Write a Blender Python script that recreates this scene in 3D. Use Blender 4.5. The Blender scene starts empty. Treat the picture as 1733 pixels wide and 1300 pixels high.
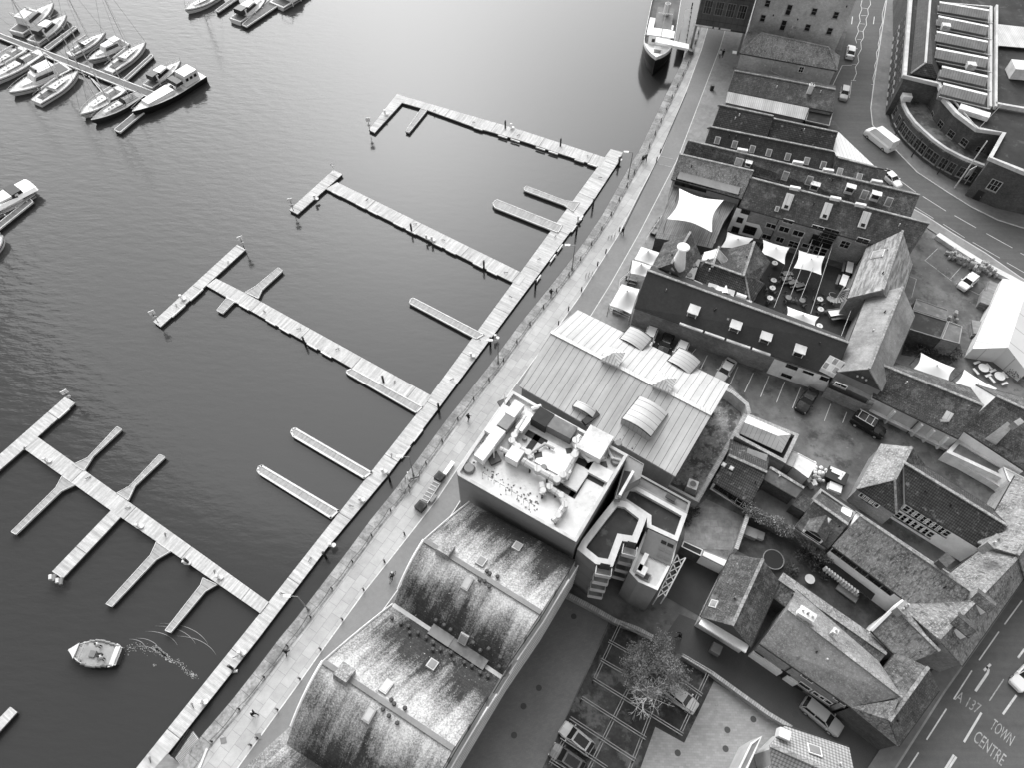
import bpy, bmesh, math, random
from mathutils import Vector, Matrix
from mathutils.geometry import tessellate_polygon
random.seed(7)
sc = bpy.context.scene
COL = sc.collection
# ---------------------------------------------------------------- camera model
F = 1203.0; CX = 866.5; CY = 650.0; H = 85.0
WZ = -3.0                                   # water level below the quay
_dn = Vector((-21.0, -777.0, -F)).normalized()
CZ = -_dn
_f = Vector((0, 0, -1)); CYv = (_f - CZ*_f.dot(CZ)).normalized(); CXv = CYv.cross(CZ)
def ray(x, y):
    d = Vector((x-CX, -(y-CY), -F)); return Vector((d.dot(CXv), d.dot(CYv), d.dot(CZ)))
def P(x, y, z=0.0):
    w = ray(x, y); t = (z-H)/w.z; return Vector((w.x*t, w.y*t, z))
def pt(p):
    return p.copy() if isinstance(p, Vector) else P(*p)
def on_plane(x, y, a, n):
    o = Vector((0, 0, H)); w = ray(x, y); t = (a-o).dot(n)/w.dot(n); return o + w*t
# ---------------------------------------------------------------- scene
cam = bpy.data.cameras.new('camera'); co = bpy.data.objects.new('camera', cam); COL.objects.link(co)
M3 = Matrix(((CXv.x, CYv.x, CZ.x), (CXv.y, CYv.y, CZ.y), (CXv.z, CYv.z, CZ.z)))  # world rows in cam coords -> transpose below
R = Matrix((CXv, CYv, CZ))                   # maps cam -> world
co.matrix_world = Matrix.Translation((0, 0, H)) @ R.to_4x4()
cam.sensor_width = 36.0; cam.lens = F/1733*36.0; cam.clip_start = 1; cam.clip_end = 3000
sc.camera = co
sc.render.resolution_x = 1024; sc.render.resolution_y = 769
W = bpy.data.worlds.new('World'); sc.world = W; W.use_nodes = True
nt = W.node_tree; nt.nodes.clear()
SUN_EL = math.radians(40); SUN_ROT = math.radians(-10)
sk = nt.nodes.new('ShaderNodeTexSky'); sk.sky_type = 'NISHITA'; sk.sun_disc = False
sk.sun_elevation = SUN_EL; sk.sun_rotation = SUN_ROT; sk.air_density = 1.0; sk.dust_density = 3.0; sk.ozone_density = 1.0
bw = nt.nodes.new('ShaderNodeRGBToBW'); bg = nt.nodes.new('ShaderNodeBackground'); ow = nt.nodes.new('ShaderNodeOutputWorld')
nt.links.new(sk.outputs[0], bw.inputs[0]); nt.links.new(bw.outputs[0], bg.inputs[0]); nt.links.new(bg.outputs[0], ow.inputs[0])
bg.inputs[1].default_value = 0.15
sl = bpy.data.lights.new('sun', 'SUN'); sl.energy = 1.25; sl.angle = math.radians(60)
so = bpy.data.objects.new('sun', sl); COL.objects.link(so)
sd = Vector((math.sin(SUN_ROT)*math.cos(SUN_EL), math.cos(SUN_ROT)*math.cos(SUN_EL), math.sin(SUN_EL)))
so.rotation_euler = sd.to_track_quat('Z', 'Y').to_euler()
vs = sc.view_settings; vs.view_transform = 'Standard'; vs.look = 'None'; vs.exposure = 1.08; vs.gamma = 1
# ---------------------------------------------------------------- materials
MATS = {}
class NB:
    def __init__(s, name):
        s.m = bpy.data.materials.new(name); s.m.use_nodes = True; s.t = s.m.node_tree; s.t.nodes.clear()
        s.out = s.n('ShaderNodeOutputMaterial'); s.b = s.n('ShaderNodeBsdfPrincipled'); s.l(s.b.outputs[0], s.out.inputs[0])
        s._uv = s._pos = None
    def n(s, t): return s.t.nodes.new(t)
    def l(s, a, b): s.t.links.new(a, b)
    def put(s, v, sock):
        if isinstance(v, (int, float)): sock.default_value = v
        else: s.l(v, sock)
    def math(s, op, a, b=0.0, clamp=False):
        n = s.n('ShaderNodeMath'); n.operation = op; n.use_clamp = clamp; s.put(a, n.inputs[0]); s.put(b, n.inputs[1]); return n.outputs[0]
    def uv(s):
        if not s._uv: s._uv = s.n('ShaderNodeUVMap').outputs[0]
        return s._uv
    def pos(s):
        if not s._pos: s._pos = s.n('ShaderNodeNewGeometry').outputs['Position']
        return s._pos
    def vec(s, src, sx, sy, sz=1.0):
        n = s.n('ShaderNodeVectorMath'); n.operation = 'MULTIPLY'; s.l(src, n.inputs[0]); n.inputs[1].default_value = (sx, sy, sz); return n.outputs[0]
    def noise(s, v, scale, detail=4, rough=.6):
        n = s.n('ShaderNodeTexNoise'); s.l(v, n.inputs['Vector']); n.inputs['Scale'].default_value = scale
        n.inputs['Detail'].default_value = detail; n.inputs['Roughness'].default_value = rough; return n.outputs[0]
    def remap(s, v, a, b, c, d):
        n = s.n('ShaderNodeMapRange'); s.l(v, n.inputs[0])
        for i, k in enumerate((a, b, c, d)): n.inputs[i+1].default_value = k
        return n.outputs[0]
    def mix(s, f, a, b):
        d = s.math('SUBTRACT', b, a); return s.math('ADD', a, s.math('MULTIPLY', f, d))
def M(name, base, rough=.85, layers=(), spec=.3, metal=0.0, bump=0.0, emis=None):
    if name in MATS: return MATS[name]
    b = NB(name); v = float(base); hgt = None
    for L in layers:
        k = L[0]
        if k == 'n':                       # world noise multiply: scale(1/m), lo, hi
            v = b.math('MULTIPLY', v, b.remap(b.noise(b.pos(), L[1], L[4] if len(L) > 4 else 4), .3, .7, L[2], L[3]))
        elif k == 's':                     # streaked noise in uv: su, sv, lo, hi
            v = b.math('MULTIPLY', v, b.remap(b.noise(b.vec(b.uv(), L[1], L[2]), 1.0, 3), .3, .7, L[3], L[4]))
        elif k == 'p':                     # patches: scale, threshold, softness, value, strength
            f = b.math('MULTIPLY', b.remap(b.noise(b.pos(), L[1], 5, .7), L[2]-L[3], L[2]+L[3], 0, 1), L[5] if len(L) > 5 else 1.0)
            v = b.mix(f, v, L[4])
        elif k == 'ps':                    # patches streaked in uv: su, sv, threshold, softness, value, strength
            f = b.math('MULTIPLY', b.remap(b.noise(b.vec(b.uv(), L[1], L[2]), 1.0, 5, .65), L[3]-L[4], L[3]+L[4], 0, 1), L[6])
            v = b.mix(f, v, L[5])
        elif k == 'pp':                    # speckles gated by a large noise: big scale, thr, fine scale, fine thr, value, strength
            g = b.remap(b.noise(b.pos(), L[1], 3), L[2]-.07, L[2]+.07, 0.0, 1)
            g = b.math('ADD', b.math('MULTIPLY', g, .22), -.0)
            f = b.remap(b.math('ADD', b.noise(b.pos(), L[3], 4, .7), g), L[4]-.05, L[4]+.05, 0, 1)
            v = b.mix(b.math('MULTIPLY', f, L[6]), v, L[5])
        elif k == 'l':                     # dark lines: axis, period, half width(m), factor
            sp = b.n('ShaderNodeSeparateXYZ'); b.l(b.uv(), sp.inputs[0])
            q = b.math('PINGPONG', sp.outputs[L[1]], L[2]/2)
            f = b.math('LESS_THAN', q, L[3]) if len(L) < 6 else b.remap(q, L[3]*.6, L[3]*1.6, 1, 0)
            v = b.math('MULTIPLY', v, b.mix(f, 1.0, L[4]))
        elif k == 'w':                     # rounded corrugation: axis, period, lo, hi
            sp = b.n('ShaderNodeSeparateXYZ'); b.l(b.uv(), sp.inputs[0])
            q = b.math('PINGPONG', sp.outputs[L[1]], L[2]/2)
            v = b.math('MULTIPLY', v, b.remap(q, 0, L[2]/2, L[3], L[4])); hgt = q
        elif k == 'b':                     # bricks / tiles: w, h, mortar, mortar factor, var
            n = b.n('ShaderNodeTexBrick'); b.l(b.uv(), n.inputs['Vector']); n.inputs['Scale'].default_value = 1
            n.inputs['Brick Width'].default_value = L[1]; n.inputs['Row Height'].default_value = L[2]; n.inputs['Mortar Size'].default_value = L[3]
            n.inputs['Mortar Smooth'].default_value = .3; n.inputs['Bias'].default_value = 0
            n.inputs['Color1'].default_value = (1-L[5],)*3+(1,); n.inputs['Color2'].default_value = (1+L[5],)*3+(1,); n.inputs['Mortar'].default_value = (L[4],)*3+(1,)
            bwn = b.n('ShaderNodeRGBToBW'); b.l(n.outputs['Color'], bwn.inputs[0]); v = b.math('MULTIPLY', v, bwn.outputs[0])
    v = b.math('MAXIMUM', v, .004) if not isinstance(v, float) else v
    if isinstance(v, float): b.b.inputs['Base Color'].default_value = (v, v, v, 1)
    else:
        c = b.n('ShaderNodeCombineXYZ')
        for i in range(3): b.l(v, c.inputs[i])
        b.l(c.outputs[0], b.b.inputs['Base Color'])
    b.b.inputs['Roughness'].default_value = rough; b.b.inputs['Specular IOR Level'].default_value = spec; b.b.inputs['Metallic'].default_value = metal
    if bump:
        bn = b.n('ShaderNodeBump'); bn.inputs['Strength'].default_value = bump; bn.inputs['Distance'].default_value = .05
        src = hgt if hgt is not None else b.noise(b.pos(), 3.0, 5, .7); b.l(src, bn.inputs['Height']); b.l(bn.outputs[0], b.b.inputs['Normal'])
    MATS[name] = b.m; return b.m
# plain paints
def paint(v, rough=.45, spec=.5, name=None): return M(name or 'paint_%d_%d' % (round(v*1000), round(rough*100)), v, rough, [('n', .9, .88, 1.1)], spec)
# ---------------------------------------------------------------- mesh builder
class MB:
    def __init__(s): s.v = []; s.f = []; s.mi = []; s.uv = []; s.ax = None; s.cur = 0
    def vert(s, p): s.v.append(tuple(p)); return len(s.v)-1
    def face(s, pts, ax=None, uvs=None):
        pts = [Vector(p) for p in pts]
        ids = [s.vert(p) for p in pts]; s.f.append(ids); s.mi.append(s.cur)
        if uvs is None:
            n = Vector((0, 0, 0))
            for i in range(len(pts)):
                a, c = pts[i], pts[(i+1) % len(pts)]
                n += Vector(((a.y-c.y)*(a.z+c.z), (a.z-c.z)*(a.x+c.x), (a.x-c.x)*(a.y+c.y)))
            n = n.normalized() if n.length > 1e-9 else Vector((0, 0, 1))
            ax = ax or s.ax
            if abs(n.z) > .985: u = Vector(ax).normalized() if ax else Vector((1, 0, 0)); vv = Vector((-u.y, u.x, 0))
            else:
                u = Vector((0, 0, 1)).cross(n).normalized(); vv = n.cross(u)
            uvs = [(p.dot(u), p.dot(vv)) for p in pts]
        s.uv.append(uvs)
    def poly(s, pts, z=None, ax=None):
        s.face(pts, ax)
    def slab(s, pts, th, ax=None):          # polygon extruded downward by th
        pts = [Vector(p) for p in pts]
        n = sum(((pts[i].x*pts[(i+1) % len(pts)].y-pts[(i+1) % len(pts)].x*pts[i].y) for i in range(len(pts))))
        if n < 0: pts.reverse()
        s.face(pts, ax); lo = [p-Vector((0, 0, th)) for p in pts]; s.face(lo[::-1], ax)
        for i in range(len(pts)):
            j = (i+1) % len(pts); s.face([pts[i], lo[i], lo[j], pts[j]])
    def box(s, c, d, rz=0.0, M4=None, taper=1.0):
        x, y, z = d[0]/2, d[1]/2, d[2]/2; T = M4 or (Matrix.Translation(Vector(c)) @ Matrix.Rotation(rz, 4, 'Z'))
        k = taper
        q = [T @ Vector(p) for p in ((-x, -y, -z), (x, -y, -z), (x, y, -z), (-x, y, -z), (-x*k, -y*k, z), (x*k, -y*k, z), (x*k, y*k, z), (-x*k, y*k, z))]
        for f in ((3, 2, 1, 0), (4, 5, 6, 7), (0, 1, 5, 4), (1, 2, 6, 5), (2, 3, 7, 6), (3, 0, 4, 7)): s.face([q[i] for i in f])
    def bar(s, a, b, w, h=None):            # box beam from a to b
        a = Vector(a); b = Vector(b); d = b-a; L = d.length
        if L < 1e-5: return
        h = h or w; zx = d.normalized(); up = Vector((0, 0, 1)) if abs(zx.z) < .95 else Vector((1, 0, 0))
        yy = up.cross(zx).normalized(); zz = zx.cross(yy)
        T = Matrix((zx, yy, zz)).transposed().to_4x4(); T.translation = (a+b)/2
        s.box(None, (L, w, h), M4=T)
    def tube(s, a, b, r1, r2=None, n=8, cap=True):
        a = Vector(a); b = Vector(b); r2 = r1 if r2 is None else r2; d = (b-a).normalized()
        u = d.orthogonal().normalized(); w = d.cross(u)
        A = [a+(u*math.cos(t)+w*math.sin(t))*r1 for t in [2*math.pi*i/n for i in range(n)]]
        B = [b+(u*math.cos(t)+w*math.sin(t))*r2 for t in [2*math.pi*i/n for i in range(n)]]
        for i in range(n):
            j = (i+1) % n; s.face([A[i], A[j], B[j], B[i]])
        if cap: s.face(A[::-1]); s.face(B)
    def loft(s, rings, closed=True, cap=True):
        rings = [[Vector(p) for p in r] for r in rings]
        for a, b in zip(rings, rings[1:]):
            n = len(a)
            for i in range(n if closed else n-1):
                j = (i+1) % n; s.face([a[i], a[j], b[j], b[i]])
        if cap: s.face(rings[0][::-1]); s.face(rings[-1])
    def path(s, pts, r, n=6):
        for a, b in zip(pts, pts[1:]): s.tube(a, b, r, r, n)
    def build(s, name, mats, parent=None, smooth=False, fixn=False):
        me = bpy.data.meshes.new(name); me.from_pydata(s.v, [], s.f)
        if not isinstance(mats, (list, tuple)): mats = [mats]
        for m in mats: me.materials.append(m)
        ul = me.uv_layers.new(name='UVMap'); k = 0
        for p, uvs, mi in zip(me.polygons, s.uv, s.mi):
            p.material_index = mi; p.use_smooth = smooth
            for c in uvs: ul.data[k].uv = c; k += 1
        if smooth or fixn:
            bm = bmesh.new(); bm.from_mesh(me); bmesh.ops.remove_doubles(bm, verts=bm.verts, dist=1e-4)
            bmesh.ops.recalc_face_normals(bm, faces=bm.faces); bm.to_mesh(me); bm.free()
        o = bpy.data.objects.new(name, me); COL.objects.link(o)
        if parent is not None: o.parent = parent
        return o
def tag(o, label=None, cat=None, group=None, kind=None):
    if label: o['label'] = label
    if cat: o['category'] = cat
    if group: o['group'] = group
    if kind: o['kind'] = kind
    return o
def thing(name, label, cat, loc=(0, 0, 0), rz=0.0, group=None):
    o = bpy.data.objects.new(name, None); COL.objects.link(o); o.location = loc; o.rotation_euler = (0, 0, rz); o.empty_display_size = .3
    return tag(o, label, cat, group)
def dup(root, loc, rz=0.0, label=None, scale=None):
    def cp(o, par):
        c = o.copy(); COL.objects.link(c)
        if par is not None: c.parent = par; c.matrix_parent_inverse = Matrix()
        for ch in o.children: cp(ch, c)
        return c
    r = cp(root, None); r.location = loc; r.rotation_euler = (0, 0, rz)
    if scale: r.scale = scale
    if label: r['label'] = label
    return r
# things built in world coordinates: empty at identity would be far off; put the Empty at its base and offset children
def wparent(o, root):
    o.parent = root; o.matrix_parent_inverse = Matrix.Translation(root.location).inverted()
def offset_poly(pts, d):                   # offset an open polyline sideways (to the right of travel)
    out = []
    for i, p in enumerate(pts):
        a = pts[max(0, i-1)]; b = pts[min(len(pts)-1, i+1)]; t = (b-a); t.z = 0; t.normalize(); out.append(p+Vector((t.y, -t.x, 0))*d)
    return out
def strip(mb, A, B, ax=None):
    u = 0.0
    for i in range(len(A)-1):
        L = (A[i+1]-A[i]).length; w = (A[i]-B[i]).length
        mb.face([A[i], B[i], B[i+1], A[i+1]], uvs=[(u, 0), (u, -w), (u+L, -w), (u+L, 0)]); u += L
def line_strip(mb, pts, w):
    A = offset_poly(pts, -w/2); B = offset_poly(pts, w/2); strip(mb, A, B)
def tri(pts):                              # triangulate a possibly concave flat polygon
    return [[pts[i] for i in t] for t in tessellate_polygon([pts])]
def sheet(name, pts, m, ax=None, kind='structure', parent=None):
    mb = MB(); mb.ax = ax
    for t in tri([pt(p) for p in pts]):
        n = (t[1]-t[0]).cross(t[2]-t[0])
        mb.face(t if n.z > 0 else t[::-1], ax=ax)
    o = mb.build(name, m)
    if kind: o['kind'] = kind
    return o
ASPH = M('asphalt', .115, .9, [('n', .12, .8, 1.15), ('n', 1.2, .9, 1.1), ('n', 14, .88, 1.12, 2), ('p', .35, .62, .06, .07, .5)])
ROADM = M('road_asphalt', .10, .85, [('n', .1, .88, 1.12), ('n', 1.5, .93, 1.07), ('n', 18, .88, 1.12, 2), ('s', .05, 1.1, .9, 1.1)])
QROAD = M('quay_road_asphalt', .20, .9, [('n', .15, .88, 1.1), ('n', 2, .94, 1.06), ('n', 16, .92, 1.08, 2)])
PAVE = M('quay_paving', .38, .85, [('b', 1.8, 1.2, .03, .70, .10), ('n', .12, .84, 1.14), ('n', .8, .9, 1.08), ('n', 9, .95, 1.05, 2), ('p', .25, .66, .05, .22, .35)])
PAVE2 = M('shop_paving', .25, .85, [('b', .9, .6, .015, .85, .06), ('n', .15, .75, 1.15), ('n', 1.2, .9, 1.1), ('p', .3, .62, .06, .12, .4)])
BLOCK = M('block_paving', .27, .88, [('b', .5, .25, .012, .8, .1), ('n', .13, .85, 1.12), ('n', 1.5, .92, 1.08), ('p', .5, .68, .05, .12, .4)])
COPE = M('coping_stone', .25, .9, [('b', 1.9, 1.55, .03, .45, .2), ('n', .6, .6, 1.35), ('n', 3.2, .72, 1.25), ('p', 1.3, .6, .05, .42, .5)])
QWALL = M('quay_wall_stone', .09, .9, [('b', 1.2, .5, .03, .5, .2), ('n', .7, .5, 1.3)])
LOT = M('car_park_asphalt', .10, .9, [('n', .09, .65, 1.35), ('n', .5, .75, 1.25), ('n', 14, .88, 1.12, 2), ('p', .13, .55, .08, .24, .6), ('p', .35, .60, .05, .035, .7), ('p', 1.1, .66, .03, .3, .4)])
DECKM = M('deck_boards', .50, .8, [('b', 6.0, .145, .012, .62, .07), ('s', .25, 2.6, .72, 1.2), ('s', .1, .5, .85, 1.12), ('l', 1, 10.0, .05, .3), ('n', 3, .9, 1.1), ('p', .5, .66, .04, .3, .4)])
DECKD = M('finger_decking', .33, .8, [('s', .3, 3.0, .72, 1.2), ('l', 1, 2.5, .03, .6), ('n', 2.5, .88, 1.12)])
EDGE = M('pontoon_edge', .62, .7, [('n', .7, .8, 1.15)])
FLOATM = M('float_rubber', .02, .8)
WHITE = M('white_paint', .86, .5, [('n', .6, .9, 1.06), ('n', 5, .95, 1.04)])
WHITE2 = M('aged_white_render', .70, .85, [('n', .35, .8, 1.15), ('s', .8, .12, .85, 1.1), ('n', 4, .92, 1.06)])
GREL = M('gelcoat_white', .70, .3, [('n', .8, .93, 1.05)], .6)
GREL2 = M('gelcoat_grey', .45, .35, [('n', .8, .9, 1.08)], .6)
DARK = M('dark_paint', .02, .45, spec=.4)
BLACK = M('black_rubber', .012, .8)
GLASS = M('window_glass', .012, .12, spec=.6)
GLASSB = M('pale_glass', .30, .15, [('n', .8, .6, 1.3)], spec=.7)
STEEL = M('galvanised_steel', .38, .45, [('n', 1.5, .8, 1.15)], .5)
GREYM = M('grey_metal', .18, .5, [('n', 1.5, .85, 1.12)])
FAB = M('white_canvas', .70, .8, [('n', .5, .96, 1.03)])
FAB2 = M('cream_canvas', .52, .8, [('n', .4, .93, 1.05)])
BRICK = M('stock_brick', .23, .9, [('b', .24, .09, .012, 1.25, .22), ('n', .3, .75, 1.25), ('n', 2.2, .85, 1.15), ('p', .5, .66, .06, .07, .5)])
BRICKD = M('dark_brick', .07, .9, [('b', .24, .09, .012, 1.3, .25), ('n', .3, .7, 1.3), ('n', 2.5, .8, 1.2)])
BRICKL = M('pale_brick', .44, .9, [('b', .24, .09, .012, 1.1, .15), ('n', .25, .8, 1.2), ('n', 2, .88, 1.1), ('p', .35, .66, .06, .15, .5)])
REND = M('grey_render', .23, .85, [('n', .15, .85, 1.1), ('s', .6, .1, .88, 1.1), ('n', 3, .93, 1.06)])
REND2 = M('pale_render', .54, .85, [('n', .2, .8, 1.15), ('s', .7, .12, .82, 1.1), ('n', 3, .93, 1.06)])
SLATE = M('slate_roof', .037, .75, [('b', .35, .35, .03, .5, .25), ('n', .3, .7, 1.3), ('n', 2.2, .8, 1.25), ('s', 1.2, .12, .85, 1.15), ('p', .9, .68, .04, .18, .35)], .35)
SLATE2 = M('slate_grey', .07, .75, [('b', .35, .35, .03, .55, .22), ('n', .3, .65, 1.35), ('n', 2.5, .7, 1.3), ('p', 3, .62, .04, .26, .5), ('s', 1.4, .12, .82, 1.2), ('p', .6, .62, .06, .26, .45)], .35)
TILE = M('clay_tiles', .058, .85, [('w', 0, .26, .55, 1.3), ('l', 1, .33, .045, .45), ('n', .35, .7, 1.3), ('n', 2.6, .7, 1.35), ('p', 1.3, .63, .05, .28, .6)], bump=.5)
TILEM = M('mossy_tiles', .13, .9, [('b', .25, .34, .03, .5, .25), ('n', .22, .7, 1.3), ('n', 2.6, .65, 1.4), ('n', 7, .75, 1.3, 2), ('p', .35, .5, .14, .34, .6), ('p', 4.0, .56, .06, .50, .5), ('ps', 3.2, .9, .58, .05, .04, .7)], bump=.3)
TILEL = M('lichen_tiles', .19, .9, [('b', .25, .34, .03, .55, .22), ('n', .25, .75, 1.25), ('n', 2.6, .65, 1.35), ('n', 8, .75, 1.3, 2), ('p', .4, .52, .12, .38, .6), ('p', 5, .58, .05, .58, .6), ('ps', 3.5, 1.2, .6, .05, .05, .6)], bump=.3)
TILEG = M('grey_tiles', .08, .9, [('b', .25, .34, .03, .6, .18), ('n', .22, .7, 1.3), ('n', 2.4, .7, 1.3), ('n', 7, .7, 1.35, 2), ('s', 1.6, .2, .75, 1.25), ('p', .6, .60, .08, .24, .5), ('p', 5, .62, .04, .34, .6)], bump=.25)
TILEP = M('pale_pantiles', .33, .85, [('w', 0, .33, .6, 1.2), ('l', 1, .36, .05, .5), ('n', .4, .82, 1.15), ('n', 3, .88, 1.1)], bump=.5)
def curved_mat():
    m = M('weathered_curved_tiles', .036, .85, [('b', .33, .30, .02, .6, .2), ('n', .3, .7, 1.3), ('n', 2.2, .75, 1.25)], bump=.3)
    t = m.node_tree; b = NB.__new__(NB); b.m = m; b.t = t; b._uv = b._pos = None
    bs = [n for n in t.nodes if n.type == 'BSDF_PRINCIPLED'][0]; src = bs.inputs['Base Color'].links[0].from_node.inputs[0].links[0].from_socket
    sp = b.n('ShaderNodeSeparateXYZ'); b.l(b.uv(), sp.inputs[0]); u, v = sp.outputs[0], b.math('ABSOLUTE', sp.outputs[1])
    # lichen speckle and runs, with the colour paler towards crest and verges
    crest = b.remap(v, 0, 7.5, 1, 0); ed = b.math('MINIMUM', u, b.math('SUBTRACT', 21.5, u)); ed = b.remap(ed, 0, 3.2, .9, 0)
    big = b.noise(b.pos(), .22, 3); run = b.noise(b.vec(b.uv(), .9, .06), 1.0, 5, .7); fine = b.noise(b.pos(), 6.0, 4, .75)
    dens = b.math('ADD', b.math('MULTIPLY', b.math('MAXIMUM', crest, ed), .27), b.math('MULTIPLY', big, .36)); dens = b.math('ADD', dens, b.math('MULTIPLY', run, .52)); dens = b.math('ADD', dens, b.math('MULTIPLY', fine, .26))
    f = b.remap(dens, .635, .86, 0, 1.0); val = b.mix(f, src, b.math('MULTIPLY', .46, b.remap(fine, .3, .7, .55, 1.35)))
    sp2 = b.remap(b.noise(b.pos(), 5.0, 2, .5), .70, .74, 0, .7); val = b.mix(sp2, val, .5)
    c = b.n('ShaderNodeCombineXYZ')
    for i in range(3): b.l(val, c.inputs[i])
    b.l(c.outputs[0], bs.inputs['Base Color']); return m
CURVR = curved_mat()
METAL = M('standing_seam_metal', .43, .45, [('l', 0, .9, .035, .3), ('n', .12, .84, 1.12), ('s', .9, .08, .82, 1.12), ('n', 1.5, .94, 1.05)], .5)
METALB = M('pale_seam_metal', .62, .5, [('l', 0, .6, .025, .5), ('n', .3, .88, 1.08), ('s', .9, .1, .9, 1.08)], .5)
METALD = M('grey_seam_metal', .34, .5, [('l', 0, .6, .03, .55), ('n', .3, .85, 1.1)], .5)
CORR = M('corrugated_sheet', .55, .55, [('w', 0, .35, .75, 1.1), ('s', .5, .06, .75, 1.12), ('n', .5, .85, 1.1)], .4)
FELT = M('dark_roof_felt', .03, .9, [('n', .12, .7, 1.35), ('n', .7, .8, 1.2), ('s', .3, .3, .85, 1.15), ('p', .5, .62, .05, .11, .5)])
FELTG = M('grey_roof_felt', .15, .9, [('n', .15, .75, 1.25), ('n', .9, .82, 1.18), ('p', .45, .6, .07, .3, .5)])
MEMB = M('white_roof_membrane', .64, .7, [('n', .2, .8, 1.12), ('n', 1.2, .88, 1.08), ('p', .35, .6, .06, .3, .6), ('p', 2.5, .66, .04, .2, .5)])
DUCT = M('duct_metal', .45, .4, [('l', 0, 1.5, .04, .5), ('n', .7, .88, 1.1)], .5)
CLAD = M('louvre_facade', .62, .6, [('l', 1, 2.4, .55, .12), ('l', 0, 3.1, .25, .35), ('n', .6, .85, 1.1)])
CLADD = M('dark_cladding', .055, .5, [('l', 1, 1.6, .06, .5), ('l', 0, 1.2, .04, .6), ('n', .2, .6, 1.4), ('n', 1.5, .8, 1.2)], .4)
GRAVEL = M('weedy_gravel', .24, .95, [('n', .25, .55, 1.5), ('n', 1.4, .6, 1.4), ('p', .5, .52, .05, .04, .8), ('p', 2.5, .6, .04, .5, .5)])
SOIL = M('planting_soil', .035, .95, [('n', .6, .5, 1.6), ('n', 3, .6, 1.5), ('p', 1.6, .6, .04, .14, .6)])
PLANK = M('terrace_planks', .22, .8, [('l', 1, .30, .035, .6), ('s', .3, 2.5, .75, 1.2), ('n', .25, .7, 1.25)])
LEAF = M('leaf_green', .055, .7, [('n', .6, .6, 1.5), ('n', 4, .7, 1.4)])
LEAFL = M('ivy_leaf', .17, .6, [('n', .8, .5, 1.4), ('n', 5, .6, 1.5)])
BARKL = M('pale_bark', .42, .8, [('n', 3, .8, 1.15)])
LINEW = M('road_paint', .62, .8, [('n', 1.1, .8, 1.1), ('p', 2.2, .60, .05, .2, .5)])
LINEF = M('worn_road_paint', .40, .8, [('n', 1.1, .75, 1.15), ('p', 2.0, .54, .06, .12, .7)])
SKIN = M('skin', .32, .6)
CLD = M('dark_cloth', .012, .9); CLM = M('mid_cloth', .10, .9); CLL = M('pale_cloth', .5, .9)
RIDGE = M('ridge_tiles', .28, .9, [('b', .45, .5, .03, .5, .2), ('n', .8, .7, 1.3)])
WOOD = M('weathered_wood', .22, .8, [('s', .4, 3, .75, 1.2), ('n', 1, .8, 1.2)])
CONC = M('concrete', .30, .9, [('n', .3, .8, 1.15), ('n', 2, .88, 1.1)])
FOAM = M('foam', .38, .9)
# water
def water_mat():
    b = NB('harbour_water'); b.b.inputs['Base Color'].default_value = (.038,)*3+(1,)
    b.b.inputs['Roughness'].default_value = .12; b.b.inputs['IOR'].default_value = 1.33; b.b.inputs['Specular IOR Level'].default_value = .42
    p = b.pos()
    rot = b.n('ShaderNodeMapping'); b.l(p, rot.inputs[0]); rot.inputs['Rotation'].default_value = (0, 0, math.radians(28)); rot.inputs['Scale'].default_value = (1, 2.6, 1)
    fine = b.noise(rot.outputs[0], 1.6, 4, .6); mid = b.noise(rot.outputs[0], .33, 3, .5); big = b.noise(p, .03, 2, .5)
    # ripples grow in the open basin to the west
    sp = b.n('ShaderNodeSeparateXYZ'); b.l(p, sp.inputs[0])
    g = b.remap(b.math('ADD', sp.outputs[0], b.math('MULTIPLY', sp.outputs[1], -.12)), -95, -35, 1.0, .14)
    g.node.clamp = True
    amp = b.math('MULTIPLY', g, b.remap(big, .3, .7, .5, 1.4))
    h = b.math('ADD', b.math('MULTIPLY', fine, .007), b.math('MULTIPLY', b.math('MULTIPLY', mid, amp), .16))
    bn = b.n('ShaderNodeBump'); bn.inputs['Strength'].default_value = 1.0; bn.inputs['Distance'].default_value = .6; b.l(h, bn.inputs['Height']); b.l(bn.outputs[0], b.b.inputs['Normal'])
    return b.m
WATER = water_mat()
# ---------------------------------------------------------------- water, land, quay
sheet('water', [Vector((-900, -500, WZ)), Vector((500, -500, WZ)), Vector((500, 1100, WZ)), Vector((-900, 1100, WZ))], WATER)
QE = [P(*p) for p in [(200,1430),(345,1244),(397,1183),(443,1124),(476,1080),(500,1051.6),(593,930),(628,882),(666,835),(692,800.5),(755,714),(829,620),(880.6,549.5),(928.6,490),(960,450),(995,402),(1021,363),(1069,277),(1083,255),(1125.5,165),(1148,120),(1160,94),(1176,39),(1195,-20),(1225,-120)]]
far = [Vector((500, 600, 0)), Vector((500, -300, 0)), Vector((-60, -300, 0))]
g = sheet('ground', [p for p in QE]+[QE[-1]+Vector((40, 400, 0))]+far, LOT)
mb = MB()
for a, b in zip(QE, QE[1:]): mb.face([a, b, b+Vector((0, 0, -5)), a+Vector((0, 0, -5))])
mb.build('quay_wall', QWALL)['kind'] = 'structure'
Q1 = offset_poly(QE, 1.55)
def up(L, dz): return [p+Vector((0, 0, dz)) for p in L]
mb = MB(); strip(mb, up(offset_poly(QE, -.12), .05), up(Q1, .05)); 
A = offset_poly(QE, -.12)
for a, b in zip(A, A[1:]): mb.face([a+Vector((0, 0, .05)), b+Vector((0, 0, .05)), b+Vector((0, 0, -.45)), a+Vector((0, 0, -.45))])
mb.build('quay_coping', COPE)['kind'] = 'structure'
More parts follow.
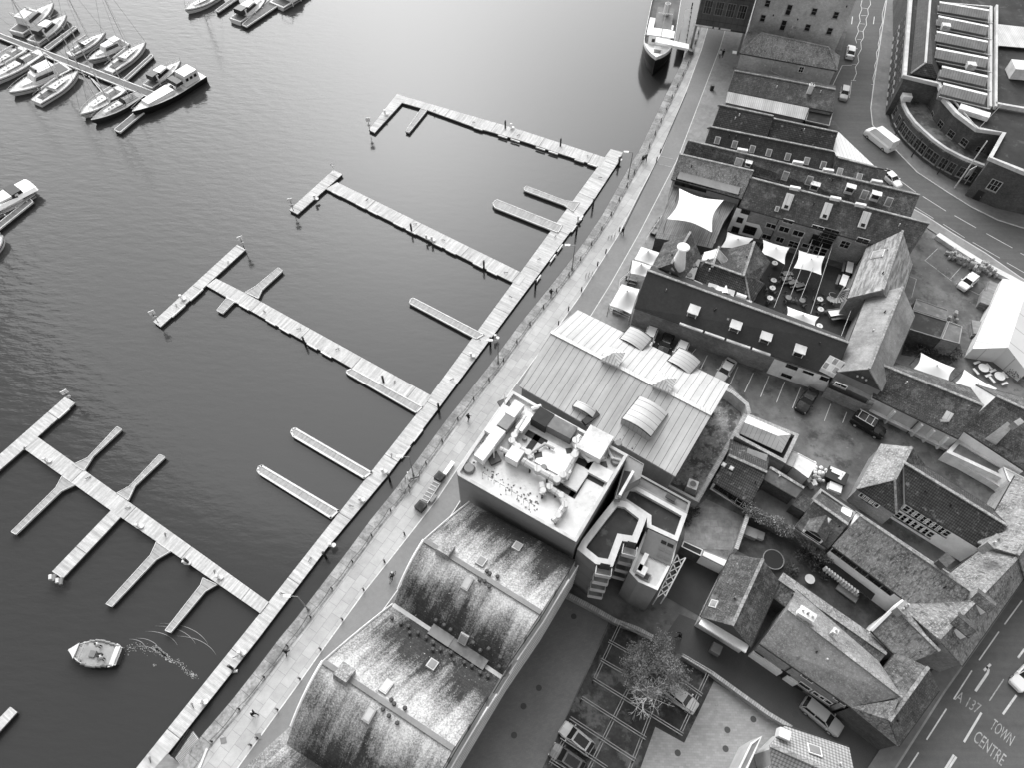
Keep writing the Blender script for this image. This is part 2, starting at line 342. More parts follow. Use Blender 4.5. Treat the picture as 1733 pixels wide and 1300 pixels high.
PL = [P(*p) for p in [(310,1430),(402.5,1300),(500,1165),(547,1098.7),(619,999),(667.7,938),(741,844),(772,797),(865,662),(951,544),(980,503),(1006,461),(1045,400),(1083,325),(1118,260),(1160,157),(1187,84),(1197,50),(1212,0),(1240,-100)]]
ax = tuple((PL[8]-PL[1]).normalized())
mb = MB(); mb.ax = ax
pp = up(Q1, .02)+up(PL[::-1], .02)
for t in tri(pp):
    n = (t[1]-t[0]).cross(t[2]-t[0]); mb.face(t if n.z > 0 else t[::-1], ax=ax)
mb.build('quay_promenade', PAVE)['kind'] = 'structure'
RL = [P(*p) for p in [(640,1045),(757,883),(778.5,849),(890,690),(1000.6,533),(1033.5,480),(1082,394),(1145,272),(1152,255),(1187,163),(1218.6,80),(1245,-10),(1270,-100)]]
pr = up(PL, .012)+up(RL[::-1], .012)+[P(600,1120,.012),P(520,1290,.012),P(470,1430,.012)]
sheet('quay_road', pr, QROAD)
sheet('shopfront_pavement', [p+Vector((0,0,.03)) for p in RL[4:]]+[P(1420,-100,.03),P(1330,100,.03),P(1280,250,.03),P(1180,450,.03),P(1120,560,.03),P(1010,560,.03)], PAVE2, ax=ax)
mb = MB(); line_strip(mb, up(PL, .035), .14); line_strip(mb, up(RL, .045), .12)
mb.build('road_edge_line', LINEW)['kind'] = 'structure'
mb = MB()
for a, b in (((1117,263),(1142,269)),((1112,276),(1137,282))):
    line_strip(mb, [P(*a, .04), P(*b, .04)], .12)
mb.build('crossing_line', LINEF)['kind'] = 'structure'
mb = MB()
mb.slab([P(1117,258,.05),P(1161,156,.05),P(1162.5,156,.05),P(1118.5,258,.05)], .03); mb.slab([P(1055,386,.05),P(1111,272,.05),P(1112.5,272,.05),P(1056.5,386,.05)], .03)
mb.build('drain_channel', M('drain_iron', .02, .7))['kind'] = 'structure'
# ---------------------------------------------------------------- pontoons
ZD = WZ+.5
_dk=[0]
def deck(name, label, px, axpx, m=DECKM, border=None, closed_rounded=False, group='floating pontoons of the marina', fender=None):
    _dk[0] += 1; ZD = WZ+.5+.007*_dk[0]
    pts = [P(x, y, ZD) for x, y in px]
    a = P(*axpx[0], ZD); b = P(*axpx[1], ZD); d = (b-a).normalized(); cr = (-d.y, d.x, 0)
    c = sum(pts, Vector())/len(pts); c.z = WZ
    root = thing(name, label, 'pontoon', c, 0, group)
    area = sum(pts[i].x*pts[(i+1) % len(pts)].y-pts[(i+1) % len(pts)].x*pts[i].y for i in range(len(pts)))
    if area < 0: pts.reverse()
    mb = MB()
    for t in tri(pts):
        n = (t[1]-t[0]).cross(t[2]-t[0]); mb.face(t if n.z > 0 else t[::-1], ax=cr)
    o = mb.build('decking', m); wparent(o, root)
    mb = MB()
    for i in range(len(pts)):
        p, q = pts[i], pts[(i+1) % len(pts)]; dz = Vector((0, 0, .22)); mb.face([p-dz, q-dz, q, p])
        if border:
            t = (q-p).normalized(); nn = Vector((-t.y, t.x, 0))*border; e = Vector((0, 0, .05))
            mb.face([p+e, q+e, q+nn+e, p+nn+e]); mb.face([p, q, q+e, p+e]); mb.face([q+nn, p+nn, p+nn+e, q+nn+e])
    o = mb.build('side_beam', EDGE if border else WOOD); wparent(o, root)
    mb = MB(); cc = sum(pts, Vector())/len(pts)
    lo = [Vector((p.x, p.y, ZD-.22)) for p in pts]
    lo = [p+(cc-p).normalized()*.12 for p in lo]
    for i in range(len(lo)):
        p, q = lo[i], lo[(i+1) % len(lo)]; dz = Vector((0, 0, .6)); mb.face([p-dz, q-dz, q, p])
    o = mb.build('float', FLOATM); wparent(o, root)
    if fender:
        for (fa, fb) in fender:
            A_ = P(*fa, ZD-.06); B_ = P(*fb, ZD-.06); L = (B_-A_).length; n = int(L/2.6)
            dd = (B_-A_)/max(n, 1)
            for k in range(n):
                if (k*7+int(L)) % 3 != 0:
                    mb = MB(); mb.bar(A_+dd*(k+.08), A_+dd*(k+.8), .22, .22); wparent(mb.build('fender_board', EDGE), root)
    return root
mid = 'floating pontoons of the marina'
deck('pontoon', 'long main pontoon walkway running beside the stone quay', [(185,1358),(231,1300),(440,1038.5),(704.6,701.5),(1033.5,251.5),(1054,257),(1049,270),(1000,345),(740,694),(654,808),(552,930),(440,1078),(286,1274),(232,1343)], ((231,1300),(704,701)), fender=[((654,809),(740,695)),((905,480),(1000,346))])
deck('pontoon', 'farthest pontoon arm, joining the top end of the walkway', [(686,163),(880,219),(1026.5,266.5),(1019.5,283),(880,236.6),(800,213.5),(720.5,184.6),(680,173)], ((686,163),(1026,268)), fender=[((800,214.5),(1015,283))])
deck('pontoon', 'short pontoon head closing the end of the farthest arm', [(672,158),(686,163),(680,173.5),(634,224),(624,219)], ((624,219),(672,158)))
deck('finger_pontoon', 'thin finger pontoon branching from the farthest pontoon arm', [(713,182.3),(723,186),(692.5,224),(686,221.5)], ((713,182),(686,221)), DECKD, .08)
deck('pontoon', 'second pontoon arm from the top, between two open berths', [(570.7,307.7),(891,465),(879,483),(551.7,319)], ((570,307.7),(891,465)), fender=[((560,323),(870,480))])
deck('pontoon', 'pontoon T-head on the end of the second arm from the top', [(564,287),(579.6,294),(503.5,362),(489.5,354.6)], ((489,354),(564,287)))
deck('pontoon', 'third pontoon arm from the top with two small fingers near its tip', [(365.6,470.7),(416,496),(730,670),(716,689),(640,648),(349,483)], ((365,470),(730,670)), fender=[((360,489),(590,622))])
deck('pontoon', 'pontoon T-head on the end of the third arm from the top', [(401,413.6),(416,421.5),(271.7,553),(259,544)], ((259,544),(401,413)), fender=[((346,487),(285,542))])
deck('finger_pontoon', 'flared finger pontoon pointing up from the third arm', [(414,494.5),(432,484),(471,452),(479,458),(444,490),(437,505)], ((425,490),(475,455)), DECKD, .08)
deck('finger_pontoon', 'stubby finger pontoon pointing down from the third arm', [(383.5,503.5),(397.5,510),(377,530.6),(366,525)], ((390,507),(371,528)), DECKD, .08)
deck('finger_pontoon', 'wide finger pontoon lying close along the third arm', [(595.6,623),(716,689),(704.7,700),(588,633),(584,628)], ((595,623),(716,689)), DECKD, .16)
deck('finger_pontoon', 'finger pontoon on the walkway between the second and third arms', [(692,513),(694,506),(699,503),(820,566),(806,574)], ((699,503),(820,566)), DECKD, .16)
deck('finger_pontoon', 'flared upper finger pontoon below the farthest arm', [(886,317.5),(891,314),(957,339),(981.5,341.6),(970,358),(955,347),(888,322)], ((891,314),(957,339)), DECKD, .1)
deck('finger_pontoon', 'straight finger pontoon just above the second arm', [(833,343),(840.6,336.5),(952,381),(944.7,393.6),(837,351)], ((840,336),(952,381)), DECKD, .14)
deck('finger_pontoon', 'dark decked finger pontoon with pale border, upper of two', [(491,732),(494,726),(500,724),(631,800),(616,811),(495,739.6)], ((500,724),(631,800)), DECKD, .26)
deck('finger_pontoon', 'dark decked finger pontoon with pale border and a pale panel at its tip', [(434,797),(437,790),(443,787),(575,865),(560,879),(438,803)], ((443,787),(575,865)), DECKD, .26)
deck('pontoon', 'nearest pontoon arm with several fingers on both sides', [(61,738),(330,930),(455,1020),(440,1039),(435,1035),(263,916),(185,863),(42,761)], ((61,738),(440,1003)))
deck('pontoon', 'pontoon T-head on the nearest arm, running out of the left edge', [(110,672),(127,682.5),(42,759),(0,795.5),(-45,838),(-45,806),(0,769)], ((0,769),(110,672)), fender=[((120,690),(66,738))])
deck('finger_pontoon', 'upper finger pontoon left of two on the nearest arm', [(123,786.5),(148,775),(198,722),(207,727),(158,773),(142,798)], ((150,780),(200,724)), DECKD, .07)
deck('finger_pontoon', 'upper finger pontoon right of two on the nearest arm', [(197,835),(218,824),(270,769),(280.5,774),(229,823),(217,848)], ((220,828),(275,771)), DECKD, .07)
deck('finger_pontoon', 'long finger pontoon at the far left of the nearest arm', [(105,805.6),(128,821),(104,832),(26.6,906),(18,901),(94,826)], ((22,903),(99,829)), DECKD, .07)
deck('pontoon', 'wide plain pontoon spur with buffers at its lower end', [(188,864),(204,876),(106,980),(88,968)], ((97,974),(196,870)))
deck('finger_pontoon', 'flared finger pontoon between the wide spur and the last finger', [(264.6,917),(289,934),(264.6,948),(189,1028),(178.5,1023),(254,940)], ((183,1025),(259,944)), DECKD, .07)
deck('finger_pontoon', 'last flared finger pontoon nearest the walkway', [(343,978),(368,990),(348,1001.5),(289,1072),(278.5,1068),(338.5,991)], ((283,1070),(343,996)), DECKD, .07)
deck('pontoon', 'pontoon tip poking in at the left edge above the bottom corner', [(17,1197),(29,1206),(-25,1266),(-25,1240)], ((-25,1250),(23,1201)))
sheet('pale_panel', [(446,790,ZD+.02),(456,796,ZD+.02),(451,803,ZD+.02),(440,798,ZD+.02)], EDGE)
# ---------------------------------------------------------------- building helpers
UP = Vector((0, 0, 1))
def inset_pts(pts, d):
    c = sum((Vector((p.x, p.y, 0)) for p in pts), Vector())/len(pts); out = []
    for p in pts:
        v = c-Vector((p.x, p.y, 0)); v.normalize(); out.append(p+v*d)
    return out
class Bld:
    def __init__(s, name, label, outline, wallm, z0=0.0, inset=.3, cat='building', group=None, drop=.2):
        s.o = [pt(p) for p in outline]; c = sum(s.o, Vector())/len(s.o); c.z = z0
        s.root = thing(name, label, cat, c, 0, group); s.z0 = z0
        s.w = inset_pts(s.o, inset); mb = MB(); n = len(s.w)
        a = sum((s.w[i].x*s.w[(i+1) % n].y-s.w[(i+1) % n].x*s.w[i].y) for i in range(n)); s.ccw = a > 0
        for i in range(n):
            p, q = s.w[i], s.w[(i+1) % n]
            f = [Vector((p.x, p.y, z0)), Vector((q.x, q.y, z0)), q-UP*drop, p-UP*drop]
            mb.face(f if s.ccw else f[::-1])
        s.add(mb, 'wall', wallm)
    def add(s, mb, name, m, parent=None, label=None, smooth=False):
        o = mb.build(name, m, smooth=smooth)
        if parent is None: wparent(o, s.root)
        else:
            o.parent = parent
        if label: o['label'] = label
        return o
    def roof(s, polys, m, th=.2, name='roof', label=None, ax=None):
        mb = MB()
        for p in polys:
            q = [pt(a) for a in p]; mb.slab(q, th, ax)
        return s.add(mb, name, m, label=label)
    def ridge(s, a, b, w=.34, h=.16, m=None, name='ridge'):
        mb = MB(); mb.bar(pt(a)+UP*.04, pt(b)+UP*.04, w, h); return s.add(mb, name, m or RIDGE)
    def flat(s, pts, z, m, par=.45, pw=.3, parm=None, ax=None):
        q = [pt(p) if len(p) == 3 else P(p[0], p[1], z) for p in pts]; mb = MB(); d = Vector((0, 0, par))
        for t in tri(q):
            n = (t[1]-t[0]).cross(t[2]-t[0]); mb.face([x-d for x in (t if n.z > 0 else t[::-1])], ax=ax)
        s.add(mb, 'flat_roof', m)
        if par > 0:
            mb = MB(); n = len(q)
            ar = sum((q[i].x*q[(i+1) % n].y-q[(i+1) % n].x*q[i].y) for i in range(n))
            if ar < 0: q.reverse()
            ins = []
            for i in range(n):
                a, b, c = q[i-1], q[i], q[(i+1) % n]; t1 = (b-a).normalized(); t2 = (c-b).normalized()
                n1 = Vector((-t1.y, t1.x, 0)); n2 = Vector((-t2.y, t2.x, 0)); k = (n1+n2); k /= max(.35, (1+n1.dot(n2))); ins.append(b+k*pw)
            for i in range(n):
                j = (i+1) % n
                mb.face([q[i], q[j], ins[j], ins[i]]); mb.face([ins[i], ins[j], ins[j]-d*1.02, ins[i]-d*1.02]); mb.face([q[i]-d, q[j]-d, q[j], q[i]])
            s.add(mb, 'parapet', parm or CONC)
    # window on wall i at photo position
    def wplane(s, i):
        a, b = s.w[i], s.w[(i+1) % len(s.w)]; a = Vector((a.x, a.y, 0)); b = Vector((b.x, b.y, 0)); u = (b-a).normalized(); n = Vector((u.y, -u.x, 0))
        if not s.ccw: n = -n
        return a, b, u, n
    def win(s, i, px=None, w=1.0, h=1.3, at=None, frame=None, pane=None, sill=True, bars=1, name='window'):
        a, b, u, n = s.wplane(i)
        if px: c = on_plane(px[0], px[1], a, n)
        else: c = a+(b-a)*at[0]+UP*at[1]
        c = c+n*.03
        if n.dot(Vector((0, 0, H))-c) < 0: n = n
        mb = MB(); fm = frame or WHITE; t = .07
        for sx in (-1, 1): mb.bar(c+u*sx*(w/2)-UP*h/2, c+u*sx*(w/2)+UP*h/2, t, .1)
        for sz in (-1, 1): mb.bar(c-u*(w/2+t/2)+UP*sz*h/2, c+u*(w/2+t/2)+UP*sz*h/2, .1, t)
        for k in range(bars): 
            x = -w/2+w*(k+1)/(bars+1); mb.bar(c+u*x-UP*h/2, c+u*x+UP*h/2, .04, .05)
        if h > 1.1: mb.bar(c-u*w/2, c+u*w/2, .05, .04)
        f = s.add(mb, name, fm)
        mb = MB(); q = [c-u*w/2-UP*h/2, c+u*w/2-UP*h/2, c+u*w/2+UP*h/2, c-u*w/2+UP*h/2]; nn = (q[1]-q[0]).cross(q[2]-q[0])
        mb.face(q if nn.dot(n) > 0 else q[::-1]); s.add(mb, 'pane', pane or GLASS, f)
        if sill:
            mb = MB(); mb.bar(c-u*(w/2+.1)-UP*(h/2+.1)+n*.08, c+u*(w/2+.1)-UP*(h/2+.1)+n*.08, .22, .08); s.add(mb, 'sill', CONC, f)
        return f
    def rowin(s, i, n, z, w=1.0, h=1.3, lo=.08, hi=.92, **k):
        for j in range(n): s.win(i, at=(lo+(hi-lo)*(j+.5)/n, z), w=w, h=h, **k)
    def door(s, i, px=None, at=None, w=1.1, h=2.1, m=None):
        a, b, u, n = s.wplane(i); c = on_plane(px[0], px[1], a, n) if px else a+(b-a)*at
        c.z = s.z0+h/2; mb = MB(); mb.bar(c-u*w/2+n*.02, c+u*w/2+n*.02, .08, h); o = s.add(mb, 'door', m or DARK)
        mb = MB(); mb.box(c+u*w*.35+n*.1, (.1, .1, .1)); s.add(mb, 'handle', STEEL, o)
    def plane(s, tri3):
        a, b, c = [pt(p) for p in tri3]; n = (b-a).cross(c-a).normalized()
        if n.z < 0: n = -n
        u = UP.cross(n); u = u.normalized() if u.length > 1e-3 else Vector((1, 0, 0)); return a, n, u, n.cross(u)
    def light(s, tri3, px, w=.8, l=1.2, pane=None, frame=None, th=.12, name='rooflight'):
        a, n, u, v = s.plane(tri3); c = on_plane(px[0], px[1], a, n)
        mb = MB(); T = Matrix((u, v, n)).transposed().to_4x4(); T.translation = c+n*th/2; mb.box(None, (w+.22, l+.22, th), M4=T)
        f = s.add(mb, name, frame or EDGE); mb = MB(); T = T.copy(); T.translation = c+n*(th+.02); mb.box(None, (w, l, .04), M4=T); s.add(mb, 'pane', pane or GLASSB, f); return f
    def dormer(s, tri3, px, w=1.5, h=1.1, m=None, top=None, pane=None, gab=False):
        a, n, u, v = s.plane(tri3); c = on_plane(px[0], px[1], a, n); back = Vector((-n.x, -n.y, 0)).normalized(); pit = math.acos(max(-1, min(1, n.z)))
        L = h/max(.2, math.tan(pit))+.3; cc = c+back*L/2+UP*(h/2-.2); T = Matrix((u, back, UP)).transposed().to_4x4(); T.translation = cc
        mb = MB(); mb.box(None, (w, L, h+.4), M4=T); d = s.add(mb, 'dormer', m or WHITE2)
        mb = MB()
        if gab:
            f0 = c-back*.2+UP*h; f1 = f0+back*(L+1.0); rz = w*.42
            for sg in (-1, 1):
                mb.slab([f0+u*sg*(w/2+.15), f0+UP*rz, f1+UP*rz, f1+u*sg*(w/2+.15)], .1)
            mb.face([f0+u*w/2+back*.15, f0+UP*(rz-.1)+back*.15, f0-u*w/2+back*.15]); mb.face([f0-u*w/2+back*.15, f0+UP*(rz-.1)+back*.15, f0+u*w/2+back*.15])
        else:
            T2 = T.copy(); T2.translation = cc+UP*(h/2+.25)-back*.1; mb.box(None, (w+.25, L+.2, .1), M4=T2)
        s.add(mb, 'dormer_roof', top or METALB, d)
        mb = MB(); T3 = T.copy(); T3.translation = c+UP*(h*.52)-back*.04; mb.box(None, (w*.8, .06, h*.66), M4=T3); s.add(mb, 'pane', pane or GLASS, d)
        return d
    def chimney(s, px, z, w=.7, l=1.2, h=1.6, rz=0.0, pots=2, m=None):
        c = P(px[0], px[1], z); mb = MB(); mb.box(c-UP*h/2, (l, w, h), rz); mb.box(c+UP*.06, (l+.2, w+.2, .14), rz); o = s.add(mb, 'chimney', m or BRICK)
        for k in range(pots):
            q = c+Vector((math.cos(rz), math.sin(rz), 0))*((k-(pots-1)/2)*l/max(pots, 1)); mb = MB(); mb.tube(q+UP*.1, q+UP*.55, .14, .11, 8); s.add(mb, 'chimney_pot', TILEL if k % 2 else REND2, o)
        return o
def solve_zr(r, e1, e2, ze, pitch):
    a = P(*e1, ze); b = P(*e2, ze); d = (b-a).normalized(); lo, hi = ze, ze+14
    for _ in range(30):
        m = (lo+hi)/2; q = P(*r, m)-a; q.z = 0; dist = (q-d*q.dot(d)).length
        if (m-ze) < dist*math.tan(pitch): lo = m
        else: hi = m
    return lo
def house(name, label, r1, r2, e1, e2, ze, pitch=40, roofm=None, wallm=None, hip=(0, 0), z0=0.0, zr=None, rear=1.0, cat='building', group=None, inset=.3, ridge=True, b1=None, b2=None, dbg=False):
    if zr is None: zr = solve_zr(((r1[0]+r2[0])/2, (r1[1]+r2[1])/2), e1, e2, ze, math.radians(pitch))
    R1, R2, E1, E2 = P(*r1, zr), P(*r2, zr), P(*e1, ze), P(*e2, ze)
    d = (E2-E1).normalized()
    def perp(R_, E_):                       # mirror the eave across the ridge, square to it
        rd = (R2-R1); rd.z = 0; rd.normalize(); v = E_-R_; v.z = 0; al = rd*v.dot(rd); pe = v-al; q = R_+al-pe*rear; q.z = ze; return q
    B1 = pt(b1) if b1 else perp(R1, E1); B2 = pt(b2) if b2 else perp(R2, E2)
    out = [E1, E2]+([] if hip[1] else [R2])+[B2, B1]+([] if hip[0] else [R1])
    b = Bld(name, label, out, wallm or BRICK, z0, inset, cat, group)
    fs = [[E1, E2, R2, R1], [B2, B1, R1, R2]]
    if hip[0]: fs.append([B1, E1, R1])
    if hip[1]: fs.append([E2, B2, R2])
    b.roof(fs, roofm or SLATE)
    if cat == 'building':
        for A_, B_ in ((E1, E2), (B1, B2)): mb = MB(); mb.bar(A_-UP*.12, B_-UP*.12, .2, .14); b.add(mb, 'gutter', M('gutter_iron', .03, .6))
        for k in range(1+int((R1-R2).length/9)):
            q = E1+(E2-E1)*random.uniform(.08, .92); r_ = R1+(R2-R1)*random.uniform(.1, .9); t_ = random.uniform(.55, .85); q = q*(1-t_)+r_*t_
            if (E2-E1).length > 4: 
                q = E1+(E2-E1)*(w_ := random.uniform(.1, .9)); q = q*(1-t_)+(R1+(R2-R1)*w_)*t_; mb = MB(); mb.tube(q-UP*.1, q+UP*.45, .09, .09, 6); b.add(mb, 'vent_pipe', random.choice([GREYM, DARK, EDGE]))
    if ridge:
        b.ridge(R1, R2)
        if hip[0]: b.ridge(R1, E1, .24, .12, name='hip_tiles')
        if hip[1]: b.ridge(R2, E2, .24, .12, name='hip_tiles')
    b.zr = zr; b.R1, b.R2, b.E1, b.E2, b.B1, b.B2 = R1, R2, E1, E2, B1, B2; b.front = [E1, E2, R1]; b.back = [B1, B2, R1]
    if dbg: print(name, 'zr', round(zr, 2), 'len', round((R1-R2).length, 1), 'w', round(2*((R1-E1).length), 1))
    return b
# ---------------------------------------------------------------- northern terraces (rows running from the quay towards the road)
# tall warehouse at the top of the photo
w0 = [(1268,45,4.0),(1418,73,4.0)]
A_, B_ = P(*w0[0]), P(*w0[1]); dv = (B_-A_).normalized(); nv = Vector((-dv.y, dv.x, 0))
hh = 17.0
o_ = [Vector((p.x, p.y, hh)) for p in (A_, B_, B_+nv*16, A_+nv*16)]
wh = Bld('brick_warehouse', 'tall pale brick warehouse with small arched dark windows at the top edge', o_, BRICKL, 0, 0.0)
m1 = (o_[0]+o_[3])/2+UP*4; m2 = (o_[1]+o_[2])/2+UP*4
wh.roof([[o_[0], o_[1], m2, m1], [o_[2], o_[3], m1, m2]], SLATE2); wh.ridge(m1, m2)
for p in ((1299,5),(1335,16),(1378,19),(1291,30),(1325.5,42),(1366.7,46),(1414.5,25),(1404,52),(1345,-30),(1390,-15),(1308,-35)): wh.win(0, p, .95, 1.3 if p[1] not in (16, 42) else 2.0, frame=CONC, bars=0)
for q in ((1309,25),(1350,32),(1433,10)):
    a, b, u, n = wh.wplane(0); c = on_plane(q[0], q[1], a, n); mb = MB(); mb.box(c+n*.06, (.18, .18, .3)); wh.add(mb, 'wall_tie', DARK)
# dark block bridging the quay road
A_ = P(1177,41,5.2); B_ = P(1262,54,5.2); dv = (B_-A_).normalized(); nv = Vector((-dv.y, dv.x, 0)); zt = 24
o_ = [Vector((p.x, p.y, zt)) for p in (A_, B_, B_+nv*14, A_+nv*14)]
br = Bld('bridging_block', 'dark clad block spanning over the quay road beside the warehouse', o_, CLADD, 5.2, 0.0, drop=0)
br.flat([Vector(p) for p in o_], zt, FELT)
mb = MB(); mb.slab([Vector((p.x, p.y, 5.2)) for p in o_], .3); br.add(mb, 'soffit', DARK)
for k in (.02, .98):
    mb = MB(); c = A_+(B_-A_)*k+nv*.6; mb.tube(Vector((c.x, c.y, 0)), Vector((c.x, c.y, 5)), .25, .25, 8); br.add(mb, 'column', GREYM)
mb = MB()
for a_, b_ in ((0, .34), (.37, .46), (.5, .7)): mb.bar(A_+(B_-A_)*a_-nv*.1, A_+(B_-A_)*b_-nv*.1, .25, .22)
br.add(mb, 'lower_edge_trim', EDGE)
for i_ in range(3):
    for k in range(4): br.win(0, at=(.16+.22*k, 9+4.2*i_), w=1.5, h=2.6, frame=GREYM, bars=2, sill=False)
# hipped brick house under the warehouse
b = house('hipped_brick_building', 'brick building with mottled hipped roof just below the tall warehouse', (1288,55), (1403,80), (1252,89), (1416.5,118.6), 3.7, 38, TILEL, BRICKL, hip=(1, 1))
for p in ((1356,117),): b.win(0, p, .9, 1.2)
b.chimney((1343,48), b.zr+.6, rz=-.2)
for p in ((1275,103),(1295,107),(1320,110),(1345,116),(1366,119),(1383,122)):
    a, bb, u, n = b.wplane(0); c = on_plane(p[0], p[1]+3, a, n); mb = MB(); mb.box(c+n*.05, (.3, .1, .3)); b.add(mb, 'wall_plate', EDGE)
mb = MB(); a, bb, u, n = b.wplane(0)
q = [on_plane(x, y, a, n)+n*.08 for x, y in ((1309,103),(1305,119),(1335,134))]
mb.path(q, .06); b.add(mb, 'drainpipe', EDGE)
# low slate range + corrugated lean-to
b = house('slate_range', 'plain slate roofed range between the hipped house and the corrugated lean-to', (1243,119), (1414,151), (1232,153), (1410,189), 3.3, 24, SLATE2, BRICK)
b.chimney((1374,144), b.zr+.9, .5, .8, rz=-.2, m=WHITE2)
c0 = [(1232,153.5,3.25),(1369.6,181.5,3.25),(1361.8,202,2.6),(1227.5,172.5,2.6)]
b = Bld('corrugated_lean_to', 'pale corrugated lean-to roof strip between two dark tiled ranges', c0, WOOD, 0, .15, 'shed'); b.roof([c0], CORR, .08)
b = Bld('yard_store', 'small dark flat store at the end of the corrugated lean-to', [(1370,182,2.7),(1410,190,2.7),(1404,212,2.7),(1363,203,2.7)], BRICKD, 0, .1, 'shed'); b.flat([(1370,182),(1410,190),(1404,212),(1363,203)], 2.7, FELT, .2, .15)
# pantiled range (two roofs end to end)
b = house('pantiled_range', 'dark pantiled range with pale ridge, nearer the quay of the pair', (1219,177), (1309,196), (1203,219), (1297,238), 3.2, 36, TILE, BRICK)
b = house('pantiled_range', 'darker pantiled range standing nearer the road, beside the white canopy', (1309,200), (1417,223), (1299,236), (1409,257), 3.0, 36, TILE, BRICKD)
# slate range with row of rooflights
b = house('rooflight_range', 'dark slate range with a row of seven small rooflights', (1203,214), (1412,256), (1187,256), (1402,305), 3.2, 36, SLATE, BRICK)
for p in ((1214,237),(1243,244),(1273,252),(1301,258),(1333,265),(1365,272),(1393,279)): b.light(b.front, p, .7, 1.05, pane=GREYM if p[0] != 1365 else GLASSB)
# white canopy triangle beside the road
b = Bld('white_canopy', 'pale triangular roofed canopy in the bend of the road', [(1419,222,3.0),(1447,249,3.0),(1483,283,3.0),(1417,268,3.0),(1410,250,3.0)], WHITE2, 0, .2, 'canopy')
b.roof([[(1419,222,3.0),(1447,249,3.0),(1483,283,3.0),(1417,268,3.0),(1410,250,3.0)]], METALB, .12)
b = house('low_end_house', 'small low slate roof with two rooflights below the white canopy', (1418,266), (1484,283), (1404,302), (1500,326), 2.9, 32, SLATE2, BRICK)
for p in ((1421,290),(1454,299)): b.light(b.front, p, .7, 1.05)
# long moss-tinged range
b = house('long_dormered_range', 'long dark roofed range with pale dormers and rooflights ending at the road', (1164.7,237), (1556.7,329.6), (1155,262), (1540,371), 4.2, 42, TILEG, BRICK)
for p in ((1329,297),(1369.5,305),(1462.5,329),(1504,341)): b.light(b.front, p, .8, 1.25, frame=WHITE2)
b.light(b.front, (1250.6,273), 1.1, 1.0, frame=WHITE2)
for p in ((1376,321),(1479,337),(1436,325)): b.dormer(b.front, p, 1.3, 1.0)
b.dormer(b.front, (1265,281), .9, .7)
for p, z in (((1256,257),0),((1350,278),0),((1401,291),0),((1483,310),0)):
    mb = MB(); c = P(p[0], p[1]-2, b.zr); mb.box(c+UP*.1, (1.7, .5, .6), -.22); b.add(mb, 'ridge_vent', WHITE2)
r_ = P(1414,303,b.zr-.8); e_ = P(1395,326,4.4)
# front range: mossy high part and slate lower part
b = house('mossy_end_range', 'bright mossy tiled range end facing the quay road above the white sail', (1149.5,260), (1275.6,289), (1136,302), (1255,336), 4.6, 40, TILEL, REND)
b7 = house('slate_courtyard_range', 'long slate roofed range with long rooflights behind the courtyard', (1272,300.5), (1573,378), (1250.6,349), (1540,430), 5.4, 38, SLATE2, BRICK)
for p in ((1333,341),(1398,357),(1462.5,372)):
    f = b7.light(b7.front, p, .95, 2.3, pane=METALB, frame=WHITE2, th=.3)
    a, n, u, v = b7.plane(b7.front); c = on_plane(p[0]-3, p[1]+9, a, n); mb = MB(); T = Matrix((u, v, n)).transposed().to_4x4(); T.translation = c+n*.36; mb.box(None, (.6, .5, .04), M4=T); b7.add(mb, 'opening_pane', GLASS, f)
for p in ((1342,316),(1340,314)): pass
b7.light(b7.front, (1315,353), .4, .6, pane=GREYM)
for k in (.25, .48, .62): 
    mb = MB(); c = b7.R1+(b7.R2-b7.R1)*k; mb.box(c+UP*.15, (1.6, .45, .55), -.25); b7.add(mb, 'ridge_vent', WHITE2)
# white painted bay and windows on the courtyard wall
a, bb, u, n = b7.wplane(0)
mb = MB(); q = [on_plane(x, y, a, n)+n*.1 for x, y in ((1247,350),(1268.5,358),(1263,374),(1285.5,379),(1291,392.6),(1284,404),(1230,389))]
for t in tri(q): mb.face(t)
b7.add(mb, 'painted_wall', WHITE)
for p, w, h in (((1262,357),1.3,.8),((1252.5,371),.9,1.0),((1245,387),1.1,1.1),((1269,388),1.9,1.6)): 
    f = b7.win(0, p, w, h, frame=DARK, sill=False)
    for c_ in (f,)+tuple(f.children): c_.location = c_.location+(n*.12 if c_ is f else Vector())
for p, w, h in (((1305,381.5),1.6,.9),((1327,387.5),1.6,1.1),((1351,394.5),1.7,1.1),((1334,374),1.6,.7),((1297,400),1.4,1.0),((1320,405),1.2,1.1),((1343,413),1.6,1.3),((1384,385),1.8,.8),((1404,396),2.4,2.2),((1390,408),3.4,2.2),((1367,416),1.8,.8),((1388,425),2.0,1.6),((1460,407),1.8,1.0),((1430,413),1.4,1.4)): b7.win(0, p, w, h, bars=1, frame=GREYM if w > 2 else REND2, sill=w < 2)
for k in (.24, .5, .78):
    mb = MB(); c = a+(bb-a)*k+n*.08; mb.tube(c+UP*.2, c+UP*5.0, .06, .06, 6); b7.add(mb, 'drainpipe', DARK)
